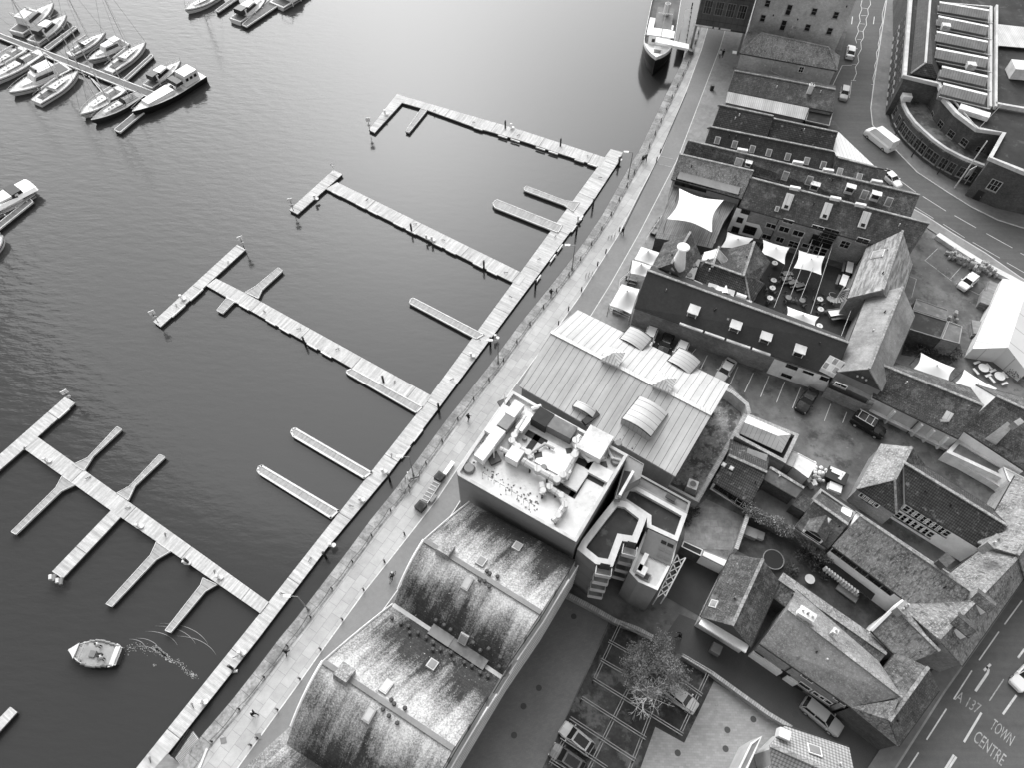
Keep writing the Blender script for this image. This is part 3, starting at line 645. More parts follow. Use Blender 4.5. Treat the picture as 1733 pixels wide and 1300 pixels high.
# terrace deck with glazing
tz = 3.2
td = [(1141,307),(1251,336),(1224,376),(1206,420),(1180,414),(1108,402)]
t = Bld('terrace_building', 'single storey building with a planked roof terrace under the big white sail', [(x, y, tz) for x, y in td], BRICKD, 0, .1)
t.flat(td, tz, PLANK, .06, .12, WOOD, ax=tuple((P(1224,376,0)-P(1206,420,0)).normalized()))
def rail(root_add, pts, z, h=1.05, m=None, every=2.0, name='railing', top=.05):
    q = [P(x, y, z) if not isinstance(x, Vector) else x for x, y in pts] if not isinstance(pts[0], Vector) else pts
    mb = MB()
    for p, r in zip(q, q[1:]):
        mb.bar(p+UP*h, r+UP*h, top, top); mb.bar(p+UP*h*.5, r+UP*h*.5, top*.6, top*.6); n = max(1, int((r-p).length/every))
        for k in range(n+1): c = p+(r-p)*k/n; mb.bar(c, c+UP*h, top, top)
    return root_add(mb, name, m or GREYM)
rail(t.add, [(1224,377),(1206,419),(1180,413),(1109,401),(1140,309)], tz)
a = P(1145,309,tz); b_ = P(1246,336,tz); d = (b_-a).normalized(); n = Vector((d.y, -d.x, 0))
mb = MB(); mb.bar(a+UP*1.1+n*.8, b_+UP*1.1+n*.8, .3, 2.2); gl = t.add(mb, 'glazed_front', GREYM)
for k in range(8):
    mb = MB(); c = a+(b_-a)*(k+.5)/8+n*1.0+UP*1.25; mb.bar(c-d*.85, c+d*.85, .08, 1.6); t.add(mb, 'pane', GLASSB if k in (5, 6) else GLASS, gl)
mb = MB(); mb.slab([a+n*0+UP*2.45, b_+UP*2.45, b_+n*1.6+UP*2.3, a+n*1.6+UP*2.3], .1); t.add(mb, 'awning_roof', REND)
# ---------------------------------------------------------------- curved civic building, top right
zp = 8.0
wl = [(1540,-60),(1542,0),(1532,129.5),(1590,142),(1599,168),(1620,192),(1654,217.8),(1700,226.6),(1677,268),(1733,290),(1800,305),(1800,-60)]
cv = Bld('civic_building', 'large building with curved stone parapet and six glazed roof monitors', [(x, y, zp) for x, y in wl], BRICKD, 0, 0)
q = [P(x, y, zp) for x, y in wl]; mb = MB()
o1 = offset_poly(q[:11], -.12); i1 = offset_poly(q[:11], .55); i2 = offset_poly(q[:11], 1.5); i0 = offset_poly(q[:11], .62)
strip(mb, up(o1, .35), up(i1, .35)); strip(mb, up(o1, -.35), up(o1, .35)); strip(mb, up(i1, .35), up(i1, -.3))
cv.add(mb, 'parapet', REND2)
o2 = offset_poly(q[:11], -.5); mb = MB(); strip(mb, up(o2, -.45), up(q[:11], -.44)); strip(mb, up(o2, -.8), up(o2, -.45)); cv.add(mb, 'cornice', REND2)
mb = MB()
for t_ in tri([p-UP*.35 for p in q]):
    n = (t_[1]-t_[0]).cross(t_[2]-t_[0]); mb.face(t_ if n.z > 0 else t_[::-1])
cv.add(mb, 'flat_roof', FELT)
# slate mansard along the west side
zr_ = zp+1.6
mb = MB(); f1 = [[(1552,-60,zp),(1553,0,zp),(1541,124,zp),(1566,106,zr_),(1574,0,zr_),(1576,-60,zr_)],[(1541,124,zp),(1588,133,zp),(1578,108,zr_),(1566,106,zr_)],[(1588,133,zp),(1592,0,zp),(1594,-60,zp),(1576,-60,zr_),(1574,0,zr_),(1566,106,zr_),(1578,108,zr_)]]
cv.roof([f1[0][:4]+[f1[0][4]]+[f1[0][5]]], SLATE, .1, 'slate_roof'); cv.roof([f1[1]], TILE, .1, 'tiled_hip'); cv.roof([f1[2]], SLATE, .1, 'slate_roof')
cv.ridge((1576,-60,zr_), (1574,0,zr_), .4, m=REND2); cv.ridge((1574,0,zr_), (1566,106,zr_), .4, m=REND2); cv.ridge((1541,124,zp), (1566,106,zr_), .3, name='hip_tiles')
# roof monitors
for (x1, y1, x2, y2) in ((1588,6,1671,20),(1586,30,1670,47),(1583,56,1669,73),(1582,84,1669,101),(1592,115,1669,132),(1594,144,1668,162)):
    a, b_ = P(x1, y1, zp+1.3), P(x2, y2, zp+1.3); d = (b_-a).normalized(); n = Vector((d.y, -d.x, 0)); mb = MB()
    c = (a+b_)/2+n*1.0; L = (b_-a).length
    T = Matrix.Translation(c-UP*.9) @ Matrix.Rotation(math.atan2(d.y, d.x), 4, 'Z'); mb.box(None, (L, 2.0, 1.3), M4=T); mo = cv.add(mb, 'roof_monitor', GREYM)
    mb = MB(); mb.slab([a-n*.1+UP*.5, b_-n*.1+UP*.5, b_+n*.75+UP*.62, a+n*.75+UP*.62], .08); cv.add(mb, 'white_slope', WHITE2, mo)
    mb = MB(); mb.slab([a+n*.75+UP*.62, b_+n*.75+UP*.62, b_+n*2.3-UP*.15, a+n*2.3-UP*.15], .08); cv.add(mb, 'glazed_slope', M('monitor_glazing', .22, .4, [('l', 0, .45, .03, .5), ('n', .6, .8, 1.2)]), mo)
    mb = MB(); mb.bar(a+n*2.5-UP*.6, b_+n*2.5-UP*.6+d*1.2, .12, .12); cv.add(mb, 'gutter_pipe', EDGE, mo)
cv.flat([(1679,12),(1679,182),(1660,180),(1675,182),(1683,184),(1686,12)], zp+.5, FELT, .3, .1) if False else None
mb = MB(); mb.bar(P(1676,12,zp+.3), P(1675,182,zp+.3), .45, .7); mb.bar(P(1590,5,zp+.3), P(1676,12,zp+.3), .3, .5); cv.add(mb, 'inner_parapet', REND2)
mb = MB(); mb.bar(P(1686,10,zp+.3), P(1684,182,zp+.3), .4, .7); mb.bar(P(1684,176,zp+.3), P(1740,186,zp+.3), .5, .7); mb.bar(P(1654,217.8,zp+.3), P(1592,143,zp+.3), .1, .3); cv.add(mb, 'inner_parapet', REND2)
cv.roof([[(1688,40,zp+.6),(1760,48,zp+.6),(1757,82,zp+.3),(1686,76,zp+.3)]], CORR, .1, 'pale_sheet_roof')
mb = MB(); mb.box(P(1729,118,zp+.8), (4, 3, 2.0), -.1); cv.add(mb, 'plant_box', WHITE2); mb = MB(); mb.box(P(1648,190,zp+.3), (5, 1.6, .8), -.5); cv.add(mb, 'plant_box', WHITE2)
for p in ((1600,45),(1643,111)):
    mb = MB(); mb.box(P(p[0], p[1], zp+1.2), (1.5, 1.2, 1.0), -.15); o = cv.add(mb, 'air_conditioner', EDGE); mb = MB(); c = P(p[0], p[1], zp+1.72); mb.tube(c, c+UP*.05, .42, .42, 14); cv.add(mb, 'fan', DARK, o)
for p in ((1595,152,3),(1634,185,3)):
    pass
# windows on the main walls (edges 1..7 visible)
for k in range(9): cv.win(1, at=(.06+.105*k, 4.6), w=1.4, h=2.4, frame=REND, pane=GLASS, bars=1); cv.win(1, at=(.06+.105*k, 1.6), w=1.4, h=1.6, frame=REND, bars=1)
for p in ((1577,195),(1592,210),(1610,226),(1632,240),(1658,253)):
    for i in (3, 4, 5, 6):
        a, b_, u, n = cv.wplane(i); c = on_plane(p[0], p[1], a, n); s_ = (c-a).dot(u)/(b_-a).length
        if 0 < s_ < 1 and 1 < c.z < 8: cv.win(i, p, 1.3, 1.2, frame=REND, bars=1); break
a, b_, u, n = cv.wplane(8); 
cv.win(8, (1683,313), 1.7, 2.0, frame=REND2, pane=GLASS, bars=2); cv.door(8, at=.35, m=DARK)
# lower curved annex in front
za = 4.2
rg = [(1524,163),(1527,178),(1534,192),(1545,207),(1558,220),(1577,237),(1599,253),(1630,269),(1664,282)]
inn = [(1677,268),(1654,240),(1632,232),(1604,212),(1588,198),(1572,180),(1564,170),(1532,160)]
an = Bld('curved_annex', 'low curved annex with dark stained flat roof wrapping the civic building corner', [(x, y, za) for x, y in rg+inn], BRICKD, 0, 0)
q = [P(x, y, za) for x, y in rg]; mb = MB(); iq = offset_poly(q, -.5); strip(mb, up(q, .3), up(iq, .3)); strip(mb, up(iq, .3), up(iq, -.3)); strip(mb, up(q, -.5), up(q, .3)); an.add(mb, 'parapet', REND2)
qq = [P(x, y, za-.3) for x, y in rg+inn]; mb = MB()
for t_ in tri(qq):
    n = (t_[1]-t_[0]).cross(t_[2]-t_[0]); mb.face(t_ if n.z > 0 else t_[::-1])
an.add(mb, 'flat_roof', M('stained_felt', .05, .9, [('n', .2, .5, 1.6), ('p', .3, .52, .08, .22, .7)]))
for i in range(8):
    for t_ in ((.3, .75) if i > 1 else (.5,)): an.win(i, at=(t_, 1.9), w=1.2, h=1.9, frame=REND, bars=1, sill=True)
mb = MB(); mb.box(P(1534,164,za+.8), (1.6, 1.3, 1.0), -.1); o = an.add(mb, 'air_conditioner', EDGE)
# ---------------------------------------------------------------- courtyard block
def wd(p): return P(*p)
mk = house('cowled_kitchen_roof', 'tiled roof with a tall white ventilation cowl beside the terrace', (1168.5,392), (1136,446), (1125,410), (1103,457), 4.6, 42, TILEG, BRICK, inset=.4)
c = P(1150,440,mk.zr); mb = MB(); n = 14
rings = []
for (r, z) in ((1.15, -1.4), (.95, -.2), (.72, 1.0), (.55, 2.0), (.52, 2.4)): rings.append([c+Vector((math.cos(t)*r, math.sin(t)*r, z)) for t in [2*math.pi*i/n for i in range(n)]])
mb.loft(rings); mk.add(mb, 'cowl', WHITE)
mb = MB(); mb.tube(c+UP*2.45, c+UP*2.75, .62, .95, 16); mb.tube(c+UP*2.75, c+UP*2.9, .95, .8, 16); mk.add(mb, 'cowl_cap', WHITE)
k2 = house('hipped_kitchen_roof', 'small dark hipped roof tucked below the white cowl', (1140,447), (1131,468), (1108,456), (1122,480), 4.2, 34, TILEG, BRICK, inset=.4)
h1 = house('courtyard_hip_building', 'dark tiled hipped roof building facing the courtyard tables', (1193,443), (1261,467), (1172,471), (1270,513), 3.8, 38, TILE, BRICK, hip=(0, 1), b2=(1294,480,3.8), b1=(1210,425,3.8))
h2 = house('courtyard_gable_wing', 'tiled gabled wing pointing up between two white sails', (1276.7,408.6), (1258,467), (1232,421), (1231,458), 3.8, 42, TILEG, BRICK)
h3 = house('skylit_gable', 'small gabled roof with two large pale skylights between kitchen roofs', (1217,417), (1205,452), (1187,431), (1178,458), 3.9, 40, TILEG, BRICK)
h3.light(h3.front, (1202,432), 1.9, 2.2, pane=METALB, frame=WHITE2); h3.light(h3.back, (1221,437), 1.6, 2.0, pane=GLASSB, frame=WHITE2)
# rooftop clutter between the kitchen roofs and the long slate roof
def oncurve(*a): pass
ut = Bld('rooftop_plant_deck', 'flat roof strip crowded with extract plant behind the long slate roof', [(1158,478,3.6),(1184,440,3.6),(1190,444,3.6),(1172,474,3.6),(1268,514,3.6),(1262,528,3.6)], BRICKD, 0, 0); ut.flat([(1158,478),(1184,440),(1190,444),(1172,474),(1268,514),(1262,528)], 3.6, FELTG, .1, .1)
for p, sz, m in (((1167,465),(1.6,2.6,1.3),GREYM),((1174,448),(1.5,1.5,1.4),GREYM),((1205,489),(1.5,1.3,1.0),STEEL),((1219,496),(1.6,1.5,1.2),EDGE),((1232,500),(1.5,1.5,1.3),STEEL),((1262,514),(1.4,1.0,.9),CORR)):
    mb = MB(); mb.box(P(p[0], p[1], 4.1), sz, -.35); o = ut.add(mb, 'extract_unit', m); mb = MB(); c = P(p[0], p[1], 4.1+sz[2]/2); mb.tube(c, c+UP*.08, .42, .42, 12); ut.add(mb, 'fan', DARK, o)
mb = MB(); mb.tube(P(1245,500,4.6), P(1262,506,4.6), .55, .55, 12); ut.add(mb, 'round_tank', EDGE)
mb = MB(); mb.tube(P(1227,497,4.8), P(1229,483,5.2), .5, .1, 12); ut.add(mb, 'satellite_dish', WHITE)
mb = MB(); mb.path([P(1172,474,4.4), P(1186,480,4.6), P(1198,492,4.6)], .16); mb.path([P(1186,480,4.6), P(1196,486,4.4)], .1); ut.add(mb, 'pipework', STEEL)
# long slate roof with dormers
L1 = house('long_slate_house', 'long dark slate roof with four pale dormers running down from the quay road', (1096,457), (1437,580), (1073.7,519.5), (1409,636), 4.1, 38, M('smooth_slate', .038, .7, [('b', .30, .22, .012, .8, .08), ('n', .15, .8, 1.2), ('n', 1.5, .88, 1.12), ('p', 1.6, .7, .03, .14, .4)], .35), M('long_brick_wall', .17, .9, [('b', .24, .09, .012, 1.25, .22), ('n', .2, .7, 1.3), ('n', 1.5, .82, 1.15), ('p', .8, .6, .06, .30, .4)]), inset=.12)
for p in ((1169,538),(1240,563),(1291,582),(1348,604)): L1.dormer(L1.front, p, 1.35, 1.15, m=WHITE2, top=REND2)
L1.light(L1.front, (1232,540), .3, .3, th=.2)
mb = MB()
for k0, k1 in ((.24, .36), (.37, .47), (.48, .60), (.61, .70)): mb.bar(L1.E1+(L1.E2-L1.E1)*k0-UP*.05, L1.E1+(L1.E2-L1.E1)*k1-UP*.05, .45, .25)
L1.add(mb, 'gutter_board', WHITE2)
a, bb, u, n = L1.wplane(0)
q = [on_plane(x, y, a, n)+n*.12 for x, y in ((1311,606),(1404,638),(1398,664),(1296,632))]
mb = MB(); mb.face(q); L1.add(mb, 'painted_wall', WHITE2)
for p, w, h in (((1340,621),1.6,.8),((1331,636),1.5,.7),((1368,631),1.5,.5),((1395,641),1.1,.8)): 
    a2 = a+n*.13; c = on_plane(p[0], p[1], a2, n); mb = MB(); mb.bar(c-u*w/2, c+u*w/2, .06, h); L1.add(mb, 'window', GLASS)
# glazed lantern at the gable end of the long slate house
a, n, u, v = L1.plane(L1.front)
q = [on_plane(x, y, a, n)+n*.7 for x, y in ((1403,601),(1428,613),(1412,634),(1388,622))]
mb = MB(); mb.slab(q, .8); la = L1.add(mb, 'roof_lantern', WHITE2)
for i in range(3):
    for j in range(2):
        f = lambda s_, t_: (q[0]*(1-s_)+q[1]*s_)*(1-t_)+(q[3]*(1-s_)+q[2]*s_)*t_+UP*.03
        mb = MB(); mb.face([f((i+.1)/3, (j+.9)/2), f((i+.9)/3, (j+.9)/2), f((i+.9)/3, (j+.12)/2), f((i+.1)/3, (j+.12)/2)]); L1.add(mb, 'pane', GLASSB if (i+j) % 2 else REND2, la)
# eastern ranges
e1 = house('upper_east_range', 'tiled range running down from the courtyard slate range, lichen streaked west slope', (1527.6,390), (1494,490), (1466,419), (1434,504.6), 4.8, 42, M('streaked_tiles', .16, .9, [('b', .22, .18, .014, .7, .15), ('n', .22, .8, 1.2), ('ps', .35, 1.8, .5, .08, .40, .7), ('n', 1.7, .82, 1.18)], bump=.25), BRICK)
e1.light(e1.front, (1486,430), 1.5, 1.6, frame=METALB)
e2 = house('lower_east_range', 'broad tiled range with pale west slope and dark timber gable end', (1527.6,485), (1471,624), (1467,500), (1417,629), 5.2, 42, M('pale_tiles_east', .24, .9, [('b', .22, .18, .014, .75, .12), ('n', .15, .75, 1.25), ('n', 1.4, .85, 1.15), ('s', 1.5, .2, .88, 1.12), ('p', .3, .6, .1, .38, .5)], bump=.25), REND)
mb = MB(); A_, B_, C_ = e2.w[1], e2.w[3], e2.w[2]; nn = Vector((0, -1, 0)); 
d = (B_-A_); d.z = 0; d.normalize(); nn = Vector((d.y, -d.x, 0)); nn = nn if nn.y < 0 else -nn
q = [A_+nn*.1-UP*.2, B_+nn*.1-UP*.2, C_+nn*.1-UP*.3]; mb.face(q); e2.add(mb, 'timber_gable', CLADD)
for k in (.4, .5, .6):
    mb = MB(); c = A_+(B_-A_)*k+nn*.15+UP*(.9-abs(k-.5)*2); mb.box(c, (.2, .2, .2)); e2.add(mb, 'gable_lamp', EDGE)
lb = Bld('brick_lean_to', 'brick lean-to with a small white window under the dark timber gable', [(1408,640,2.8),(1482,674,2.8),(1477,688,2.6),(1402,655,2.6)], BRICK, 0, .0); lb.roof([[(1412,640,3.2),(1482,673,3.2),(1480,680,2.9),(1408,646,2.9)]], CONC, .15)
lb.win(2, (1423,652), 1.6, .6, bars=1)
# dark tiled range and its rendered front
L2 = house('courtyard_south_range', 'plain dark tiled roof with pale rendered front facing the car park', (1489.4,616), (1665,687), (1477,672), (1623,743), 3.6, 33, TILEG, REND2, inset=.05)
L2.light(L2.front, (1604,705), .7, 1.0, pane=METALB); mb = MB(); c = P(1597,713,5); mb.box(c, (.9, .35, .2)); L2.add(mb, 'vent_cover', REND)
for k in (.28, .6, .74, .9):
    a, bb, u, n = L2.wplane(0); c = a+(bb-a)*k+n*.1; mb = MB(); mb.bar(c+UP*.1, c+UP*3.2, .7, .25); L2.add(mb, 'render_pier', WHITE2)
mb = MB(); a, bb, u, n = L2.wplane(0); mb.bar(a+n*.25+UP*1.1, bb+n*.25+UP*1.1, .5, .12); L2.add(mb, 'plinth_ledge', WHITE2)
mb = MB(); c = a+(bb-a)*.555+n*.15; mb.bar(c, c+UP*3.3, .1, .1); L2.add(mb, 'drainpipe', DARK)
# south-east house with white wall
z13 = 4.2
s1 = house('white_walled_house', 'dark roofed house with a long blank white side wall and leaning chimney stack', (1686.5,671), (1800,722), (1627,726), (1735,797), z13, 36, TILEG, WHITE, inset=.05)
mb = MB(); a, n, u, v = s1.plane(s1.front); q0 = on_plane(1675,746,a,n); q1 = on_plane(1703,718,a,n)
q = [on_plane(x, y, a, n)+n*h_ for x, y, h_ in ((1668,742,.1),(1687,752,.1),(1712,722,1.3),(1702,714,1.3))]; mb.slab(q, 1.0); s1.add(mb, 'chimney_stack', BRICKL)
mb = MB(); c = q[2]; mb.box(c+UP*.6, (1.2, .7, 1.2), .5); s1.add(mb, 'chimney', BRICK)
s1b = Bld('flat_lean_to', 'flat roofed lean-to with pale parapet along the lane wall', [(1621,744,2.2),(1712,797,2.2),(1700,812,2.2),(1602,766,2.2)], WHITE2, 0, 0); s1b.flat([(1621,744),(1712,797),(1700,812),(1602,766)], 2.2, FELTG, .2, .5, WHITE2)
s1c = Bld('white_lean_to', 'bright white stepped wall block at the right edge above the lane', [(1698,790,3.2),(1733,808,3.2),(1760,830,3.2),(1760,850,3.2),(1724,836,3.2),(1706,812,3.2)], WHITE, 0, 0); s1c.flat([(1698,790),(1733,808),(1760,830),(1760,850),(1724,836),(1706,812)], 3.2, WHITE2, .1, .2, WHITE)
# ---------------------------------------------------------------- metal roofed hall
za, zr, zb = 7.0, 9.6, 7.4
Er = [(977.5,524,za),(1235,650.5,za)]; Rr = [(932.5,561.7,zr),(1204.4,702,zr)]; Es = [(878.8,653.8,zb),(1143,807,zb)]
mh = Bld('metal_roofed_hall', 'large hall with pale standing seam metal roof and barrel dormers beside the quay', [Er[0], Er[1], Rr[1], Es[1], Es[0], Rr[0]], REND, 0, .35)
mh.roof([[Er[0], Er[1], Rr[1], Rr[0]]], METAL, .25, label='brighter north slope of the metal roof'); mh.roof([[Rr[0], Rr[1], Es[1], Es[0]]], METAL, .25)
mb = MB(); mb.bar(P(*Rr[0])+UP*.05, P(*Rr[1])+UP*.05, .5, .15); mh.add(mb, 'ridge', METALB)
def barrel(b, plane3, c1, c2, half, name, m, rise=.55, lift=.25, close=True):
    a, n, u, v = b.plane(plane3); p1 = on_plane(c1[0], c1[1], a, n); p2 = on_plane(c2[0], c2[1], a, n); lo = p1 if p1.z < p2.z else p2; hi = p2 if p1.z < p2.z else p1
    d = Vector((hi.x-lo.x, hi.y-lo.y, 0)); s_ = Vector((d.y, -d.x, 0)).normalized(); top = hi.z+lift
    A = []; Bq = []; N = 10
    for i in range(N+1):
        t = i/N*2-1; z = rise*(1-t*t)
        A.append(Vector((lo.x, lo.y, top))+s_*t*half+UP*z); Bq.append(Vector((hi.x, hi.y, top))+s_*t*half+UP*z)
    mb = MB(); L = d.length
    for i in range(N):
        w = 2*half/N; mb.face([A[i], A[i+1], Bq[i+1], Bq[i]], uvs=[(0, i*w), (0, i*w+w), (L, i*w+w), (L, i*w)])
    o = b.add(mb, name, m)
    mb = MB(); base = lo.z-.1; q = A+[Vector((A[-1].x, A[-1].y, base)), Vector((A[0].x, A[0].y, base))]; mb.face(q)
    for S in (0, -1): mb.face([A[S], Bq[S], Vector((Bq[S].x, Bq[S].y, hi.z-.5)), Vector((A[S].x, A[S].y, base))])
    b.add(mb, 'dormer_front', METALD, o)
    mb = MB(); mb.path(A, .07, 4); mb.path([A[0], Bq[0]], .06, 4); mb.path([A[-1], Bq[-1]], .06, 4); b.add(mb, 'dormer_trim', DARK, o); return o
np3 = [Er[0], Er[1], Rr[0]]; sp3 = [Es[0], Es[1], Rr[0]]
barrel(mh, np3, (1083,569), (1067,583), 1.75, 'barrel_dormer', METALD, .35, .0); barrel(mh, np3, (1165,607), (1148,622), 1.75, 'barrel_dormer', METALD, .35, .0)
barrel(mh, sp3, (1074,732), (1106,686), 2.1, 'barrel_dormer', METAL, .5, .05)
barrel(mh, sp3, (986,701), (994,689), 1.6, 'barrel_dormer', METAL, .4, .05)
for p in ((1036.7,606),(1123,650)):
    c = P(p[0], p[1], zr+.2); mb = MB(); mb.box(c+UP*.15, (2.3, 2.0, .7), -.45); o = mh.add(mb, 'ridge_ventilator', METALB)
    mb = MB(); q = [c+UP*.5+Vector((math.cos(t-.45)*1.75, math.sin(t-.45)*1.75, 0)) for t in [math.pi/4+math.pi/2*i for i in range(4)]]
    for i in range(4): mb.face([q[i], q[(i+1) % 4], c+UP*1.3])
    mh.add(mb, 'ventilator_cap', M('pleated_metal', .55, .5, [('l', 0, .4, .05, .5), ('n', 1, .85, 1.1)], .5), o)
mb = MB(); mb.bar(P(996,704,7.9), P(1003,712,7.8), 2.4, .5); mh.add(mb, 'recess', DARK)
# ---------------------------------------------------------------- white flat roofed building and its plant
zw = 13.0
wf = [(867,661),(905,683),(1063,770),(975,918),(775,805),(773,798),(802,752)]
wb = Bld('white_roofed_block', 'tall rendered block with bright white flat roof full of ventilation plant', [(x, y, zw) for x, y in wf], M('smooth_render', .21, .8, [('n', .1, .92, 1.06), ('l', 1, 3.3, .02, .8), ('n', 2, .96, 1.04)]), 0, 0)
wb.flat(wf, zw, MEMB, .55, .35, REND2)
ZF = zw-.53
def on(x, y, dz=0): return P(x, y, ZF+dz)
def zo(x, y): return (770+x/5.0, 640+y/5.0)
sheetm = M('walkway_mat', .035, .9, [('n', 1, .8, 1.2)])
def mat_strip(pts, w):
    q = [on(*zo(*p), .02) for p in pts]; mb = MB()
    for a, b_ in zip(q, q[1:]): d = (b_-a).normalized(); mb.bar(a-d*w/2, b_+d*w/2, w, .03)
    wb.add(mb, 'walkway_mat', sheetm)
mat_strip([(630,475),(960,660)], .8); mat_strip([(690,510),(620,610)], .75); mat_strip([(1040,700),(1140,745)], .8); mat_strip([(1160,720),(1000,985)], .8); mat_strip([(870,905),(985,975)], .8); mat_strip([(1110,820),(1235,885)], .8)
def rbox(c, sx, sy, sz, ang, m, name, z=0.0, fan=False):
    p = on(*zo(*c), z+sz/2); mb = MB(); mb.box(p, (sx, sy, sz), math.radians(ang)); o = wb.add(mb, name, m)
    if fan: mb = MB(); mb.tube(p+UP*sz/2, p+UP*(sz/2+.06), min(sx, sy)*.36, min(sx, sy)*.36, 14); wb.add(mb, 'fan', DARK, o)
    return o
for c, L in (((505,280),2.1),((435,390),1.8),((345,505),2.1),((250,630),2.4)): rbox(c, 1.3, L, 1.1, -33 if False else 327, WHITE2 if c[1] != 390 else REND, 'air_handling_unit', .4)
rbox((360,360), .8, 4.2, .7, 327, WHITE2, 'duct_box', .2)
rbox((740,355), 2.0, 2.0, 1.5, 327, sheetm, 'plant_hut'); rbox((885,430), 3.7, 1.7, 1.4, 330, FELTG, 'plant_hut'); rbox((1180,570), 3.0, 3.4, 1.6, 330, MEMB, 'lift_overrun'); rbox((505,665), 1.6, 1.6, 1.3, 330, EDGE, 'air_handling_unit', .3); rbox((590,380), .9, 2.6, .6, 327, WHITE, 'duct_box', .5); rbox((1230,805), 2.5, 1.5, .5, 330, EDGE, 'roof_hatch')
rbox((1030,850), 1.7, 3.0, .4, 328, REND2, 'roof_hatch'); rbox((860,690), 4.0, 3.2, .12, 330, WHITE, 'raised_pad'); rbox((940,860), .5, .5, .4, 20, EDGE, 'vent')
def duct(pts, r, z, m=DUCT):
    q = [on(*zo(*p), z) for p in pts]; mb = MB(); mb.path(q, r, 8)
    for p in q[1:-1]: mb.tube(p-UP*r, p+UP*r, r*1.02, r*1.02, 10)
    o = wb.add(mb, 'duct', m, smooth=False)
    for a, b_ in zip(q, q[1:]):
        mb = MB(); c = (a+b_)/2; mb.box(Vector((c.x, c.y, (ZF+c.z)/2)), (.2, r*2.2, c.z-ZF)); wb.add(mb, 'duct_support', DARK, o)
duct([(600,330),(500,495),(480,540),(530,590),(620,640),(640,690)], .38, .8)
duct([(570,700),(700,780),(860,870),(910,830),(1010,660),(1040,600),(1020,540),(1060,500)], .42, 1.0)
duct([(790,900),(800,930),(900,1000),(930,1080),(870,1170),(830,1215)], .36, .7)
duct([(380,600),(460,640)], .3, .8); duct([(640,640),(760,560),(840,600)], .16, .5, STEEL); duct([(520,420),(560,350)], .3, .6, REND); duct([(1000,700),(960,800),(930,860)], .3, .9); duct([(1290,600),(1330,680),(1400,700)], .16, .5, STEEL); duct([(300,560),(400,470)], .12, .4, STEEL); duct([(730,890),(745,960),(730,990)], .34, .7); duct([(1070,640),(1130,700),(1200,690),(1260,670)], .2, .6, EDGE); duct([(650,270),(730,245)], .35, .7, EDGE)
for c in ((705,655),(965,620),(1215,545),(1260,735)): rbox(c, .7 if c[0] != 705 else .9, .7, .14, 10, DARK, 'roof_drain')
for c, r in (((750,765),.45),((590,520),.3),((1380,560),.5),((1360,710),.6),((120,770),.7),((1500,600),.1)):
    mb = MB(); p = on(*zo(*c), .1); mb.tube(p, p+UP*.35, r, r*.8, 12); wb.add(mb, 'roof_cowl', GREYM)
for c in ((330,690),(420,230)):
    p = on(*zo(*c), 0); mb = MB(); mb.box(p+UP*.2, (1.3, 1.3, .35), .5); o = wb.add(mb, 'mast_base', DARK); mb = MB(); mb.tube(p, p+UP*2.6, .07, .05, 6); wb.add(mb, 'mast', EDGE, o)
mb = MB()
for k in range(9):
    a = on(*zo(230+k*50, 800+k*32), 1.0); b_ = on(*zo(270+k*50, 823+k*32), 1.0); mb.bar(a, b_, .05, .05); mb.bar(a-UP*1, a, .05, .05)
wb.add(mb, 'guard_rail', GREYM)
random.seed(4)
for c, r_ in (((180,720),1.5),((240,560),1.2),((300,830),1.2),((420,920),1.3),((570,1010),1.2),((640,1060),1.2),((1430,580),2.0),((1330,640),1.2)):
    mb = MB(); p = on(*zo(*c), .03)
    for k in range(16):
        a = random.uniform(0, 6.28); d = r_*random.random()**.6; q = p+Vector((math.cos(a)*d*.8, math.sin(a)*d, 0)); s_ = random.uniform(.04, .13)
        mb.box(q, (s_, s_*random.uniform(.5, 2), .08), random.uniform(0, 3))
    o = wb.add(mb, 'roof_moss', M('roof_moss', .14, .9, [('n', 2, .5, 1.5)])); o['kind'] = 'stuff'
# recessed corner window band on the quay side
for k in range(3): wb.win(5, at=(.5, 9.8-3.2*k), w=1.6, h=1.0, frame=REND, bars=0)
# ---------------------------------------------------------------- stepped apartment block behind
zx = 10.8
ra = [(1033,847.6),(1050,846),(1088,874.7),(1074.7,911),(1046.6,903.7),(1027,949.5),(1037,958),(983,927)]
A1 = [(1012,880),(1040,845),(1062,850),(1095,876),(1090,890),(1078,920),(1053,916),(1037,960),(1008,955),(977,930),(985,915)]
fb = Bld('stepped_apartments', 'rendered stepped apartment block with dark felt roof and stacked balconies', [(x, y, zx) for x, y in A1], M('grey_render_wall', .20, .85, [('n', .15, .9, 1.1), ('l', 1, 2.7, .05, .7)]), 0, 0)
fb.flat(A1, zx, FELT, .5, .75, REND2)
zy = 9.6
B1 = [(1062,822),(1078,824),(1163,871),(1147,917),(1095,893),(1095,876),(1050,846)]
fc = Bld('terrace_block', 'lower dark roofed wing with pale parapet behind the stepped apartments', [(x, y, zy) for x, y in B1], REND, 0, 0); fc.flat(B1, zy, FELT, .5, .5, REND2)
C1 = [(1063,797),(1073,797),(1169,850),(1163,871),(1078,824),(1055,812)]
fd = Bld('link_corridor', 'narrow grey roofed corridor linking the apartments to the metal roofed hall', [(x, y, 8.6) for x, y in C1], REND, 0, 0); fd.flat(C1, 8.6, FELTG, .2, .25, REND)
mb = MB(); mb.bar(P(1127,839,8.8), P(1143,848,8.8), .5, .15); fd.add(mb, 'roof_slot', DARK)
D1 = [(1063,770),(1090,786),(1084,810),(1062,822),(1050,846),(1040,845)]
fe = Bld('stair_tower', 'grey stair tower with a deep dark lightwell between white roof and apartments', [(x, y, 11.6) for x, y in D1], REND, 0, 0); fe.flat(D1, 11.6, REND, .1, .1, REND)
